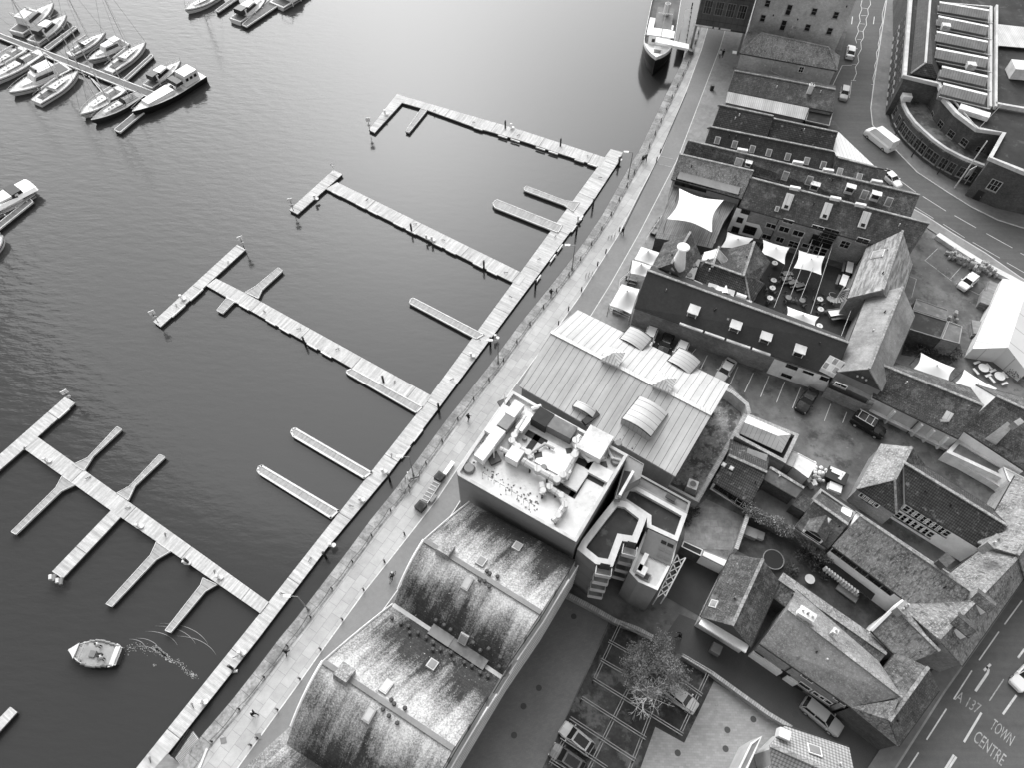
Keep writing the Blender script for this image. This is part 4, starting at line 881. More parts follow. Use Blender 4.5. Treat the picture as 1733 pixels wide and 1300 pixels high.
mb = MB(); q = [P(x, y, 11.55) for x, y in ((1056,797),(1072,800),(1050,840),(1040,836))]; mb.slab(q, .02); fe.add(mb, 'lightwell', FELT); mb = MB(); mb.bar(P(1071,800,11.9), P(1048,841,11.9), .3, .8); fe.add(mb, 'parapet_wall', WHITE2)
# mid rise sloping glazed front + roof terrace
zc = 8.4
G1 = [(1095,893),(1147,917),(1139,950),(1113,1000),(1080,985),(1065,968),(1082,925)]
fg = Bld('terraced_front', 'pale stepped front with balcony bands and a roof terrace above the yard', [(x, y, zc) for x, y in G1], REND, 0, 0); fg.flat(G1, zc, REND2, .15, .3, WHITE2)
for (a_, b_), zz in (((((1096,898),(1144,920))), 9.2),):
    pass
sl3 = [P(1097,896,zc+1.6), P(1145,918,zc+1.6), P(1134,958,zc+.1), P(1083,935,zc+.1)]
mb = MB(); mb.slab(sl3, .2); fg.add(mb, 'sloping_screen', REND)
for k in range(3):
    t0 = .18+.28*k; 
    for s0, s1_ in ((.52, .70), (.74, .94)):
        f = lambda s_, t_: (sl3[0]*(1-s_)+sl3[1]*s_)*(1-t_)+(sl3[3]*(1-s_)+sl3[2]*s_)*t_+UP*.05
        mb = MB(); mb.slab([f(s0, t0), f(s1_, t0), f(s1_, t0+.13), f(s0, t0+.13)], .04); fg.add(mb, 'screen_opening', GREYM if k else GLASS)
for c_, w_, h_ in (((1097,962),.5,2.2),((1096,975),1.0,1.0)): 
    mb = MB(); mb.box(P(c_[0]-10, c_[1]-8, zc+.4), (w_, h_, .9), -.5); fg.add(mb, 'terrace_planter', EDGE)
mb = MB(); q = [P(x, y, zc+.12) for x, y in ((1080,963),(1103,974),(1097,986),(1074,974))]; mb.slab(q, .1); o = fg.add(mb, 'terrace_table', GREYM)
for i in (0, 1):
    mb = MB(); f = lambda s_, t_: (q[0]*(1-s_)+q[1]*s_)*(1-t_)+(q[3]*(1-s_)+q[2]*s_)*t_+UP*.03; mb.slab([f(.08+.46*i, .15), f(.46+.46*i, .15), f(.46+.46*i, .85), f(.08+.46*i, .85)], .02); fg.add(mb, 'terrace_mat', DARK, o)
# balcony stacks on the two outward bays
def balc(b, p1, p2, zt, dep, m=REND2, n=4, dz=2.55):
    a = P(*p1, zt); c = P(*p2, zt); d = (c-a).normalized(); o_ = Vector((d.y, -d.x, 0)); o_ = o_ if o_.y < 0 else -o_
    for k in range(n):
        z = -1.0-dz*k; mb = MB(); q = [a+UP*z, c+UP*z, c+o_*dep+UP*z, a+o_*dep+UP*z]; mb.slab(q, .15)
        for s_, t_ in ((3, 2), (0, 3), (1, 2)): mb.bar(q[s_]+UP*.45, q[t_]+UP*.45, .08, .8)
        o = b.add(mb, 'balcony', m)
        mb = MB(); m0 = (a+c)/2+UP*(z+1.1)+o_*.06; mb.bar(m0-d*(c-a).length*.32, m0+d*(c-a).length*.32, .06, 1.7); b.add(mb, 'balcony_door', GLASS, o)
balc(fb, (1010,957), (1036,962), zx, .9); balc(fb, (1056,920), (1079,926), zx, 1.1)
mb = MB(); q = [P(1071,975,5.0), P(1096,990,5.0)]; mb.bar(q[0], q[1], 1.4, .2); fg.add(mb, 'porch_canopy', REND2)
# zigzag steel fire escape frame
fr = thing('lattice_frame', 'white steel lattice frame leaning over the dark sunken yard', 'frame', P(1130,980,0)); mb = MB()
z_ = 3.0; X0 = [P(1146+ (1112-1146)*k/5, 940+(1012-940)*k/5, z_) for k in range(6)]; X1 = [P(1160+(1126-1160)*k/5, 945+(1010-945)*k/5, z_) for k in range(6)]
for i in range(5):
    mb.bar(X0[i], X0[i+1], .1, .1); mb.bar(X1[i], X1[i+1], .16, .16); mb.bar(X0[i], X1[i+1], .1, .1); mb.bar(X1[i], X0[i+1], .1, .1)
for p in (X0[0], X0[5], X1[0], X1[5], X1[3]): mb.bar(p, Vector((p.x, p.y, 0)), .1, .1)
wparent(mb.build('lattice', WHITE), fr)
# ---------------------------------------------------------------- curved apartments
def cur(rA, zA, rB, zB, bulge, n=10):
    out = []
    for i in range(n+1):
        t = i/n; p = [P(*rA[j], zA)*(1-t)+P(*rB[j], zB)*t for j in (0, 1)]
        for j in (0, 1): p[j] = Vector((p[j].x, p[j].y, p[j].z+bulge*4*t*(1-t)))
        out.append(p)
    return out
zv, zc_ = 8.6, 12.2
secs = [(((796,851),(974,949)), 9.6), (((719,916),(915.5,1038)), zc_), (((666,1024),(849,1146)), zv), (((548.5,1121),(767.7,1268)), zc_), (((484.7,1261),(700,1400)), zv), (((380,1360),(600,1520)), 11.0)]
tops = []; polys = []
for (ra_, za_), (rb_, zb_), bu in zip(secs, secs[1:], (.2, .95, .3, 1.0, .4)):
    polys.append(cur(ra_, za_, rb_, zb_, bu))
left = [r[0] for pl in polys for r in pl]; right = [r[1] for pl in polys for r in pl]
c0 = P(720,1080,0)
cb = Bld.__new__(Bld); cb.root = thing('curved_roof_apartments', 'apartment block with four stained wave-shaped tiled roofs along the quay road', 'building', c0); cb.z0 = 0
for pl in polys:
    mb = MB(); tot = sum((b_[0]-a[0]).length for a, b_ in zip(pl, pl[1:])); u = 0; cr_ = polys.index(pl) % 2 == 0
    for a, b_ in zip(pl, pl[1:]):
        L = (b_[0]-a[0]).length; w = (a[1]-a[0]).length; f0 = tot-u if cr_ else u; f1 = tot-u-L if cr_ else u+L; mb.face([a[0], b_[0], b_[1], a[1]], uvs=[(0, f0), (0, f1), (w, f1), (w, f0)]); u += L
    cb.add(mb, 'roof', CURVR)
mb = MB(); mbr = MB()
for S, mm in ((left, mb), (right, mbr)):
    for a, b_ in zip(S, S[1:]):
        if (b_-a).length < 1e-3: continue
        ww = sum(((S[0] - S[0]),), Vector())
        f = [Vector((a.x, a.y, 0)), Vector((b_.x, b_.y, 0)), b_-UP*.05, a-UP*.05]; mm.face(f)
cb.add(mb, 'wall', REND2); cb.add(mbr, 'louvred_facade', CLAD)
mb = MB(); f = [Vector((left[0].x, left[0].y, 0)), Vector((right[0].x, right[0].y, 0)), right[0], left[0]]; mb.face(f); cb.add(mb, 'wall', REND2)
for k in (1, 3):
    mb = MB(); mb.path([r[0]+UP*.12+(r[0]-r[1]).normalized()*.15 for r in polys[k][:9]], .13, 5); cb.add(mb, 'verge_trim', WHITE)
for k in (0, 2):
    mb = MB(); mb.path([r[0]+UP*.1+(r[0]-r[1]).normalized()*.1 for r in polys[k]], .1, 5); cb.add(mb, 'verge_trim', REND2)
for k in (1, 3):
    mb = MB(); a, b_ = polys[k][0]; mb.bar(a+UP*.12, b_+UP*.12, .5, .22); cb.add(mb, 'ridge', REND)
a, b_ = polys[2][0]
mb = MB(); mb.bar(a+UP*.1, b_+UP*.1, .55, .12); cb.add(mb, 'valley_gutter', REND2)
mb = MB(); mb.bar(a+(b_-a)*.36+UP*.3, a+(b_-a)*.86+UP*.3, 1.15, .5); cb.add(mb, 'valley_walkway', FELTG); mb = MB(); mb.bar(a+(b_-a)*.36+UP*.57, a+(b_-a)*.55+UP*.57, 1.2, .06); cb.add(mb, 'walkway_cover', REND)
def cpt(px, py):                                  # point on the wavy roof seen at a photo position
    o = Vector((0, 0, H)); w = ray(px, py)
    for pl in polys:
        for (a, b_), (c, d) in zip(pl, pl[1:]):
            for T3 in ((a, c, d), (a, d, b_)):
                n = (T3[1]-T3[0]).cross(T3[2]-T3[0])
                if abs(w.dot(n)) < 1e-9 or n.length < 1e-6: continue
                p = o+w*((T3[0]-o).dot(n)/w.dot(n)); s_ = 1 if n.z > 0 else -1
                if all(((T3[(i+1) % 3]-T3[i]).cross(p-T3[i])).dot(n) >= -1e-6 for i in range(3)): return p, n.normalized()*s_
    return P(px, py, 10), UP.copy()
def cbox(px, d, m, name, lift=.1, pane=None):
    p, n = cpt(*px); u = (right[0]-left[0]); u -= n*u.dot(n); u.normalize(); v = n.cross(u); T = Matrix((u, v, n)).transposed().to_4x4(); T.translation = p+n*lift; mb = MB(); mb.box(None, d, M4=T); o = cb.add(mb, name, m)
    if pane: mb = MB(); T = T.copy(); T.translation = p+n*(lift+d[2]/2+.02); mb.box(None, (d[0]*.72, d[1]*.78, .04), M4=T); cb.add(mb, 'pane', pane, o)
    return o
for p in ((791,988),(653.7,1164),(625.6,1210)): cbox(p, (.85, 1.4, .3), STEEL, 'rooflight', .12, REND2)
for p in ((814,952),(875,927),(731,1127),(785,1081)): cbox(p, (.95, 1.1, .3), STEEL, 'rooflight', .12, REND)
for p in ((753.5,934),(583,1144)): cbox(p, (1.5, 1.5, 1.0), TILEL, 'stair_head', .3)
vents = [(664,1048),(679,1057),(692,1062),(694,1073),(708,1073),(722,1081),(734,1090),(733,1101),(746,1101),(764,1107),(769,1119),(786,1123),(799,1129),(813,1140),(826,1146),(738,1052),(752,1060),(763,1068),(801,1090),(813,1103),(827,1100),(847,1115),(845,1130),(824,969),(829,973),(842,978),(812,984),(820,986),(828,995),(663,1186),(668,1193),(686,1200),(649,1202),(659,1213),(673,1225)]
for p in vents:
    q, n = cpt(*p); mb = MB(); mb.tube(q-UP*.1, q+UP*.35, .16, .12, 7); mb.tube(q+UP*.35, q+UP*.5, .24, .14, 7); cb.add(mb, 'vent_pipe', M('vent_plastic', .07, .6))
# windows on the louvred side
for i_ in range(3, 44, 4):
    if i_+1 < len(right):
        a, b_ = right[i_], right[i_+1]; d = Vector((b_.x-a.x, b_.y-a.y, 0))
        if d.length < .2: continue
        d.normalize(); n = Vector((d.y, -d.x, 0)); n = n if n.x > 0 else -n
        for z in (2.2, 5.0, 7.6):
            if z < min(a.z, b_.z)-1.5: 
                mb = MB(); c = (a+b_)/2; c.z = z; mb.bar(c-d*.6+n*.06, c+d*.6+n*.06, .12, 1.2); o = cb.add(mb, 'window', REND); mb = MB(); mb.bar(c-d*.5+n*.12, c+d*.5+n*.12, .04, 1.0); cb.add(mb, 'pane', GLASS, o)
for z in (2.4, 4.0, 5.6, 7.2, 8.6, 9.8):
    S = []
    for a, b_ in zip(right, right[1:]):
        if (b_-a).length > .05:
            for q in (a, b_): S.append(q)
    runs = [[]]
    for q in S:
        if q.z > z+.5: runs[-1].append(q)
        elif runs[-1]: runs.append([])
    for rn in runs:
        if len(rn) > 2:
            d = (rn[-1]-rn[0]); d.z = 0; d.normalize(); n = Vector((d.y, -d.x, 0)); n = n if n.x > 0 else -n
            mb = MB(); mb.path([Vector((q.x, q.y, z))+n*.45 for q in rn[::2]], .09, 4); cb.add(mb, 'balcony_rail', WHITE)
            mb = MB()
            for p, q in zip(rn[::4], rn[4::4]): mb.slab([Vector((p.x, p.y, z-.9)), Vector((q.x, q.y, z-.9)), Vector((q.x, q.y, z-.9))+n*.5, Vector((p.x, p.y, z-.9))+n*.5], .1)
            cb.add(mb, 'balcony_floor', REND2)
sh = thing('lichened_shed_roof', 'lichen speckled lower roof cut by the bottom edge beside the quay road', 'building', P(470,1290,0)); mb = MB(); mb.slab([P(489,1232,4.6), P(499,1243,4.6), P(520,1330,4.6), P(380,1330,4.6)], .25); wparent(mb.build('roof', TILEL), sh)
mb = MB(); q = [P(489,1232,4.3), P(499,1243,4.3), P(520,1330,4.3), P(380,1330,4.3)]
for i in range(4): a, b_ = q[i], q[(i+1) % 4]; mb.face([Vector((a.x, a.y, 0)), Vector((b_.x, b_.y, 0)), b_, a])
wparent(mb.build('wall', BRICK), sh)
# ---------------------------------------------------------------- south-east houses
wp = [(1491,751.5,3.8),(1450,827.5,3.8),(1517,872,3.8),(1569,792,3.8)]
R1, R2 = P(1543,757,6.4), P(1514,812,6.4)
b = Bld('hipped_tile_house', 'lichened hipped roof house standing at the lane junction with dark tiled hip', wp, BRICK, 0, .25)
q = [pt(p) for p in wp]; b.roof([[q[0], q[1], R2, R1]], TILEL, label='pale lichened west slope'); b.roof([[q[1], q[2], R2]], TILE); b.roof([[q[2], q[3], R1, R2]], TILEG); b.roof([[q[3], q[0], R1]], TILEG)
b.ridge(R1, R2); b.ridge(R2, q[1], .25, .12, name='hip_tiles'); b.ridge(R2, q[2], .25, .12, name='hip_tiles')
b.rowin(1, 4, 2.9, .8, .9, lo=.15, hi=.6)
b = house('long_pantiled_house', 'long dark pantiled house with white windowed rear wall over a tiny court', (1531,784), (1704,890), (1533,851.5), (1680,941), 4.8, 38, TILE, WHITE)
b.rowin(0, 7, 3.6, 1.2, 1.3, lo=.03, hi=.55); b.rowin(0, 6, 1.6, 1.2, 1.3, lo=.03, hi=.45)
b = house('half_timbered_house', 'broad mossy roofed house with black and white timbered front', (1456,873), (1642,1000), (1408.6,924.6), (1600,1067), 5.0, 42, TILEM, WHITE, rear=.7)
for k in range(5): b.win(0, at=(.05+.12*k, 4.1), w=1.7 if k % 2 else 1.2, h=.9, frame=DARK, sill=False)
a, bb, u, n = b.wplane(0)
for s0, s1_, z, hgt_ in ((.0,.5,1.8,1.3),):
    mb = MB(); mb.bar(a+(bb-a)*s0+n*.5+UP*z, a+(bb-a)*s1_+n*.5+UP*z, .9, .12); b.add(mb, 'dark_balcony_roof', DARK)
for k in range(12):
    mb = MB(); c = a+(bb-a)*(.07+.028*k)+n*1.1+UP*.8; mb.bar(c, c+UP*1.0, .35, .2); b.add(mb, 'white_baluster', WHITE)
b.chimney((1601,949), b.zr+1.2, .9, 1.3, 2, .6, 0, BRICKD)
b.chimney((1530,1029), b.zr+.2, .8, 1.2, 1.5, .6, 3, BRICK)
st = house('street_front_house', 'large mossy roofed corner house with dark slope and dormers above the main road', (1720,945), (1588,1082), (1742,967), (1628.7,1127.6), 5.0, 44, TILEM, BRICK, rear=1.0)
for p in ((1668,1032),(1635,1073)): st.dormer(st.front, p, 1.5, 1.0, m=WHITE, top=TILEG, gab=True)
st.chimney((1684,917), st.zr+1.4, .8, 1.6, 2.2, .6, 2, BRICK)
up_ = house('far_corner_house', 'mossy roofed house cut by the right edge of the photo above the main road', (1790,850), (1722,940), (1835,890), (1738,985), 5.2, 44, TILEM, BRICK)
cr = house('courtyard_cross_wing', 'mossy wing with bright white barge boards between court and street', (1514,1028), (1590,1103), (1474,1068), (1531,1126), 4.6, 42, TILEM, WHITE2)
mb = MB(); mb.bar(cr.R1+UP*.1, cr.E1+UP*.1, .3, .35); mb.bar(cr.R1+UP*.1, cr.B1+UP*.1, .3, .35); cr.add(mb, 'barge_board', WHITE)
gh = house('white_fronted_gable_house', 'dark tiled gabled house with white painted front facing the lane', (1291,947), (1239,1059.6), (1237,938.5), (1186,1045), 4.4, 42, TILEG, WHITE2)
gh.light(gh.front, (1208,1023), .7, .7, pane=GLASSB); 
q = [gh.w[1], gh.w[3], gh.w[2]]; d = (q[1]-q[0]); d.z = 0; d.normalize(); nn = Vector((d.y, -d.x, 0)); nn = nn if nn.y < 0 else -nn
mb = MB(); f = [q[0]+nn*.08-UP*.3, q[1]+nn*.08-UP*.3, q[2]+nn*.08-UP*.3]; mb.face(f); gh.add(mb, 'timber_gable', DARK)
mb = MB(); mb.bar(q[0]+nn*.5-UP*.35, q[1]+nn*.5-UP*.35, 1.0, .3); gh.add(mb, 'white_fascia', WHITE)
mb = MB(); m_ = q[0]+(q[1]-q[0])*.55; m_.z = 1.0; mb.box(m_+nn*1.4, (1.1, 1.1, 1.0), -.5); gh.add(mb, 'bay_planter', GREYM)
gr = house('garden_range', 'long thin low mossy roof strip dividing the courtyard from the lane houses', (1318,981), (1500,1108), (1302,1008), (1478,1133), 3.2, 38, TILEM, BRICKD)
ln = house('lane_terrace', 'long grey-tiled house with three rooflights along the lane', (1333.5,1031), (1527,1180), (1285.4,1090), (1440.4,1197.6), 5.0, 42, M('mottled_tiles', .15, .9, [('b', .22, .18, .014, .7, .15), ('n', .12, .75, 1.3), ('n', 2.5, .65, 1.4), ('n', 7, .7, 1.35, 2), ('p', .22, .52, .12, .32, .6), ('p', 1.6, .62, .06, .05, .5), ('p', 5, .6, .05, .45, .5)], bump=.25), BRICK)
for p in ((1404,1123),(1450,1156)): ln.light(ln.front, p, .85, 1.0, frame=WHITE2, pane=GREYM if p[0] < 1420 else WHITE2)
ln.chimney((1366,1040), ln.zr+.9, .8, 1.6, 1.6, -.6, 3, WHITE2); ln.chimney((1414,1069), ln.zr+.3, .4, .4, 1.0, -.6, 1, WHITE2)
a, bb, u, n = ln.wplane(0)
mb = MB(); mb.bar(a+(bb-a)*.0+n*.12+UP*.9, a+(bb-a)*.36+n*.12+UP*.9, .3, 1.8); ln.add(mb, 'white_plinth', WHITE); mb = MB(); mb.bar(a+(bb-a)*.42+n*.1+UP*.9, a+(bb-a)*.55+n*.1+UP*.9, .25, 1.6); ln.add(mb, 'white_plinth', WHITE)
for k, z in ((.56, 4.3), (.93, 4.3), (.62, 1.9), (.78, 1.9), (.86, 2.0)): ln.win(0, at=(k, z), w=1.3, h=.9)
for k in (.07, .39, .6): ln.door(0, at=k)
for k in (.37, .93): mb = MB(); c = a+(bb-a)*k+n*.1; mb.tube(c, c+UP*4.8, .06, .06, 6); ln.add(mb, 'drainpipe', DARK)
lc = house('street_corner_range', 'dark sloped range closing the lane terrace beside the main road kerb', (1571,1130), (1505,1221), (1590,1169), (1521,1264), 4.6, 44, TILEG, BRICKD)
lc.roof([[P(1440.4,1197.6,5.0), P(1521,1264,4.6), P(1507,1221,lc.zr-.1), P(1521,1184,ln.zr)]], TILEM, name='hipped_end')
mb = MB(); q = [P(1440.4,1197.6,4.9), P(1519,1262,4.5)]; mb.face([Vector((q[0].x,q[0].y,0)), Vector((q[1].x,q[1].y,0)), q[1], q[0]]); lc.add(mb, 'end_wall', BRICKD)
sm = house('little_slate_house', 'small dark slate house with white gabled dormer above the ivy wall', (1377.7,848), (1435.4,888.5), (1346,892.3), (1402.7,929), 3.8, 38, SLATE2, BRICK)
sm.dormer(sm.front, (1373,911), 2.4, 1.1, m=WHITE, top=SLATE2, gab=True); sm.light(sm.front, (1400,880), .5, .4, pane=WHITE)
sf = Bld('flat_roof_annex', 'grey flat roofed annex with a single white hatch behind the small slate house', [(1389,827,4.2),(1449,868,4.2),(1436,887,4.2),(1379,847,4.2)], BRICK, 0, 0); sf.flat([(1389,827),(1449,868),(1436,887),(1379,847)], 4.2, FELTG, .25, .25, CONC); mb = MB(); mb.box(P(1432,868,4.3), (1.2, .9, .35), -.5); sf.add(mb, 'roof_hatch', WHITE)
tb = house('corrugated_tile_house', 'dark ribbed tile roof house with a white windowed front wall', (1233,771), (1298,800), (1206.5,815), (1270,854), 2.7, 24, TILE, WHITE)
for k, w in ((.32, 2.4), (.62, .9)): tb.win(0, at=(k, 1.5), w=w, h=1.1, bars=3 if w > 2 else 1, frame=DARK)
tb.win(0, at=(.86, 1.3), w=1.5, h=1.9, frame=WHITE)
for p in ((1238,793),(1225,787)): tb.light(tb.front, p, .3, .3, pane=WHITE)
mb = MB(); mb.box(P(1278,777,3.0), (2.6, 1.6, 1.2), -.35); tb.add(mb, 'arched_hood', GREYM)
pv = Bld('walled_pavilion', 'brick walled enclosure around a pale metal hipped roof by the car park', [(1266,700,3.4),(1352.7,735.6,3.4),(1329.6,784.6,3.4),(1243,738.5,3.4)], BRICKL, 0, 0)
pv.flat([(1266,700),(1352.7,735.6),(1329.6,784.6),(1243,738.5)], 3.4, FELT, .8, .45, M('brick_coping', .33, .9, [('b', .25, .5, .02, .6, .15), ('n', 1, .8, 1.2)]))
q = [P(1266,704,3.5), P(1339,736,3.5), P(1323,767,3.5), P(1250,733,3.5)]; r1 = P(1259,715,4.3); r2 = P(1316,738,4.3)
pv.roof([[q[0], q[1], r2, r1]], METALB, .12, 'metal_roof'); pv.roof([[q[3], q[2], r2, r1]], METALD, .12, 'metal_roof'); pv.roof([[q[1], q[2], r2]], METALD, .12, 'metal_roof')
gs = house('grey_store', 'grey felt roofed store with a dark open side next to the ivy wall', (1302.7,792), (1360.4,827), (1293,812), (1347,843), 2.8, 26, FELTG, BRICKD, rear=.5)
g2 = Bld('lean_roof_shed', 'dark lean-to shed beside the paved backyard', [(1357,836,2.9),(1378,848,2.9),(1362,868,2.2),(1340,855,2.2)], BRICKD, 0, 0); g2.roof([[(1357,836,2.9),(1378,848,2.9),(1362,868,2.2),(1340,855,2.2)]], SLATE2, .12)
wc = Bld('white_flat_shed', 'white flat topped shed among the bins behind the walled pavilion', [(1350.8,767,2.8),(1382.5,784,2.8),(1368,810,2.8),(1341,790,2.8)], WHITE2, 0, .1); wc.flat([(1350.8,767),(1382.5,784),(1368,810),(1341,790)], 2.8, MEMB, .06, .1, EDGE)
wc2 = Bld('flat_shed', 'small pale flat roofed shed wedged between pavilion wall and white shed', [(1338,762,3.0),(1351,767,3.0),(1341,791,3.0),(1328,785,3.0)], BRICK, 0, .1); wc2.flat([(1338,762),(1351,767),(1341,791),(1328,785)], 3.0, CONC, .06, .1)
yl = Bld('white_capped_outbuilding', 'narrow outbuilding with a bright white roof edge above the sunken yard', [(1191,931,2.6),(1232,948,2.6),(1226,960,2.6),(1187,941,2.6)], WHITE, 0, 0); yl.flat([(1191,931),(1232,948),(1226,960),(1187,941)], 2.6, WHITE, .05, .1)
yk = Bld('open_store', 'dark open fronted store leading to the white capped outbuilding', [(1157,916,2.4),(1190,931,2.4),(1186,942,2.4),(1153,926,2.4)], BRICKD, 0, 0); yk.flat([(1157,916),(1190,931),(1186,942),(1153,926)], 2.4, FELT, .1, .12, WHITE2)
bh = house('pale_pantiled_house', 'pale pantiled house with small gable cut by the bottom edge of the photo', (1303,1262), (1450,1326), (1328,1229), (1437,1266), 5.0, 34, TILEP, REND2, inset=.5)
bh.light(bh.front, (1378.4,1271), 1.1, 1.0, frame=WHITE2, pane=GREYM)
mb = MB(); mb.box(P(1325,1244,6.5), (1.1, .9, 1.3), -.4); bh.add(mb, 'chimney', WHITE2)
bx = house('front_gable_wing', 'small steep pantiled gable in front of the pale pantiled house', (1316,1281), (1330,1330), (1300,1300), (1305,1335), 5.2, 40, TILEP, REND2)
pv2 = Bld('white_side_extension', 'narrow white side extension with barge board left of the pale pantiled house', [(1270,1258,4.2),(1290,1246,4.2),(1262,1310,4.2),(1245,1310,4.2)], REND2, 0, 0); pv2.flat([(1270,1258),(1290,1246),(1262,1310),(1245,1310)], 4.2, GREYM, .1, .2, WHITE2)
# marquee
MQ = M('marquee_canvas', .60, .7, [('l', 0, 3.2, .07, .6), ('n', .3, .94, 1.04)])
mq = house('marquee', 'large white ridged marquee beside the keg yard', (1742,478), (1706,588), (1697,471), (1646,590), 2.3, 22, MQ, MQ, cat='marquee', inset=.05, ridge=False, rear=1.0)
# flat sheds by the garden
sd_ = Bld('dark_flat_shed', 'wide dark flat roofed shed beside the east range and garden', [(1545,524,3.0),(1605,543,3.0),(1593,573,3.0),(1537,556,3.0)], BRICKD, 0, 0); sd_.flat([(1545,524),(1605,543),(1593,573),(1537,556)], 3.0, FELT, .12, .15, GREYM)
s2 = Bld('pale_flat_shed', 'square lighter grey flat roofed shed joined to the dark shed', [(1606,543,3.1),(1629,552,3.1),(1624,581,3.1),(1594,573,3.1)], BRICK, 0, 0); s2.flat([(1606,543),(1629,552),(1624,581),(1594,573)], 3.1, FELTG, .12, .12, CONC)
s3 = Bld('grey_lean_to', 'grey lean-to strip with bags along the north side of the dark shed', [(1551,505,2.4),(1604,524,2.4),(1602,541,2.6),(1545,523,2.6)], BRICKD, 0, 0); s3.flat([(1551,505),(1604,524),(1602,541),(1545,523)], 2.5, FELTG, .08, .1, GREYM)
# ---------------------------------------------------------------- garden and boundary walls
def gwall(label, pts, h=2.0, w=.4, m=BRICKL, cap=None, name='garden_wall'):
    q = [P(x, y, h) for x, y in pts]; c = sum(q, Vector())/len(q); c.z = 0; r = thing(name, label, 'wall', c)
    A = offset_poly(q, -w/2); B_ = offset_poly(q, w/2); mb = MB()
    for S in (A, B_):
        for a, b in zip(S, S[1:]): f = [Vector((a.x, a.y, 0)), Vector((b.x, b.y, 0)), b, a]; mb.face(f)
    for a, b in ((A[0], B_[0]), (A[-1], B_[-1])): f = [Vector((a.x, a.y, 0)), Vector((b.x, b.y, 0)), b, a]; mb.face(f)
    wparent(mb.build('wall', m), r); mb = MB(); strip(mb, up(offset_poly(q, -w/2-.05), .05), up(offset_poly(q, w/2+.05), .05)); strip(mb, up(offset_poly(q, -w/2-.05), -.05), up(offset_poly(q, -w/2-.05), .05)); wparent(mb.build('coping', cap or m), r); return r
CAPB = M('brick_on_edge', .36, .9, [('b', .25, .6, .03, .5, .2), ('n', 1, .8, 1.2)])
gwall('long brick wall beside the weedy gravel strip running down from the pavilion', [(1262,702),(1178,850)], 2.6, .55, BRICK, CAPB)
gwall('pale coped wall from the metal roofed hall to the pavilion corner', [(1218,653),(1240,664),(1264,684),(1268,700)], 2.2, .5, BRICKL, CAPB)
gwall('low boundary wall between sunken yard and pergola parking', [(958,1006),(1000,1028),(1042,1052),(1080,1066),(1105,1080)], 1.0, .5, BRICK, CAPB)
gwall('boundary wall between lane and block paved court', [(1155,1110),(1206,1140),(1250,1172),(1300,1208),(1340,1232)], 1.1, .35, BRICK, CAPB)
gwall('broad pale topped wall along the keg yard and road', [(1587,396),(1620,418),(1660,443),(1711,470),(1740,486)], .7, .95, WHITE2, M('pale_wall_top', .62, .85, [('n', .5, .85, 1.1), ('n', 4, .93, 1.05)]))
gwall('brick wall between paved yard and dark court', [(1266,872),(1246,930)], 1.8, .4, BRICK, CAPB)
gwall('narrow flat roofed wall top edging the link corridor and plant area', [(1063,786),(1112,812),(1180,848),(1200,812)], 2.8, .3, BRICK, CONC)
gwall('lane edge wall with pale coping below the lean-to blocks', [(1603,770),(1680,814),(1735,850)], 1.2, .5, WHITE2, WHITE2)
gwall('yard wall curving from the annex to the hipped house', [(1390,825),(1450,866)], 3.0, .3, BRICKD, DARK)
gwall('small pale retaining wall at the yard entrance', [(1405,792),(1429,802),(1420,812)], 1.2, .35, WHITE2, WHITE2)
# ---------------------------------------------------------------- ground areas and roads
def gz(pts, z): return [P(x, y, z) for x, y in pts]
rt = [(1500,-40),(1500,0),(1478,143),(1473,182),(1476,210),(1490,232),(1515,252.7),(1552,291),(1602,324),(1642,349),(1688.5,372),(1733,386),(1790,408)]
lt = [(1790,505),(1727,468),(1669,427.7),(1611.5,393),(1550,351),(1490,300),(1445,250),(1410,200),(1400,150),(1420,100),(1434,50),(1452,-40)]
sheet('road', gz(rt+lt, .02), ROADM)
pv_r = [P(x, y, .12) for x, y in rt]
mb = MB(); o_ = offset_poly(pv_r, 2.6)
o_ = offset_poly(pv_r, -3.0) if False else o_
cen = P(1560,250,.12)
def side(pts, d, ref):
    a = offset_poly(pts, d); b = offset_poly(pts, -d); return a if (a[len(a)//2]-ref).length < (b[len(b)//2]-ref).length else b
oo = side(pv_r, 3.4, P(1700,200,.12)); strip(mb, pv_r, oo); 
PAVG = M('grey_pavement', .17, .9, [('b', .9, .6, .012, .88, .05), ('n', .2, .8, 1.2), ('n', 1.5, .9, 1.1)])
o = mb.build('pavement', PAVG); o['kind'] = 'structure'
mb = MB(); kk = side(pv_r, .16, P(1700,200,.12)); strip(mb, up(pv_r, .012), up(kk, .012)); strip(mb, up(pv_r, -.1), up(pv_r, .012)); o = mb.build('kerb', REND2); o['kind'] = 'structure'
sheet('forecourt', gz([(1590,300),(1720,340),(1800,360),(1800,420),(1733,378),(1640,340),(1600,316)], .135), PAVG)
pl_ = [P(x, y, .12) for x, y in ((1545,352),(1570,366),(1611.5,393),(1669,427.7),(1727,468),(1790,505))]
mb = MB(); po = side(pl_, 2.4, P(1560,460,.12)); strip(mb, pl_, po); o = mb.build('pavement', PAVE2); o['kind'] = 'structure'
mb = MB(); kk = side(pl_, .2, P(1560,460,.12)); strip(mb, up(pl_, .012), up(kk, .012)); o = mb.build('kerb', REND2); o['kind'] = 'structure'
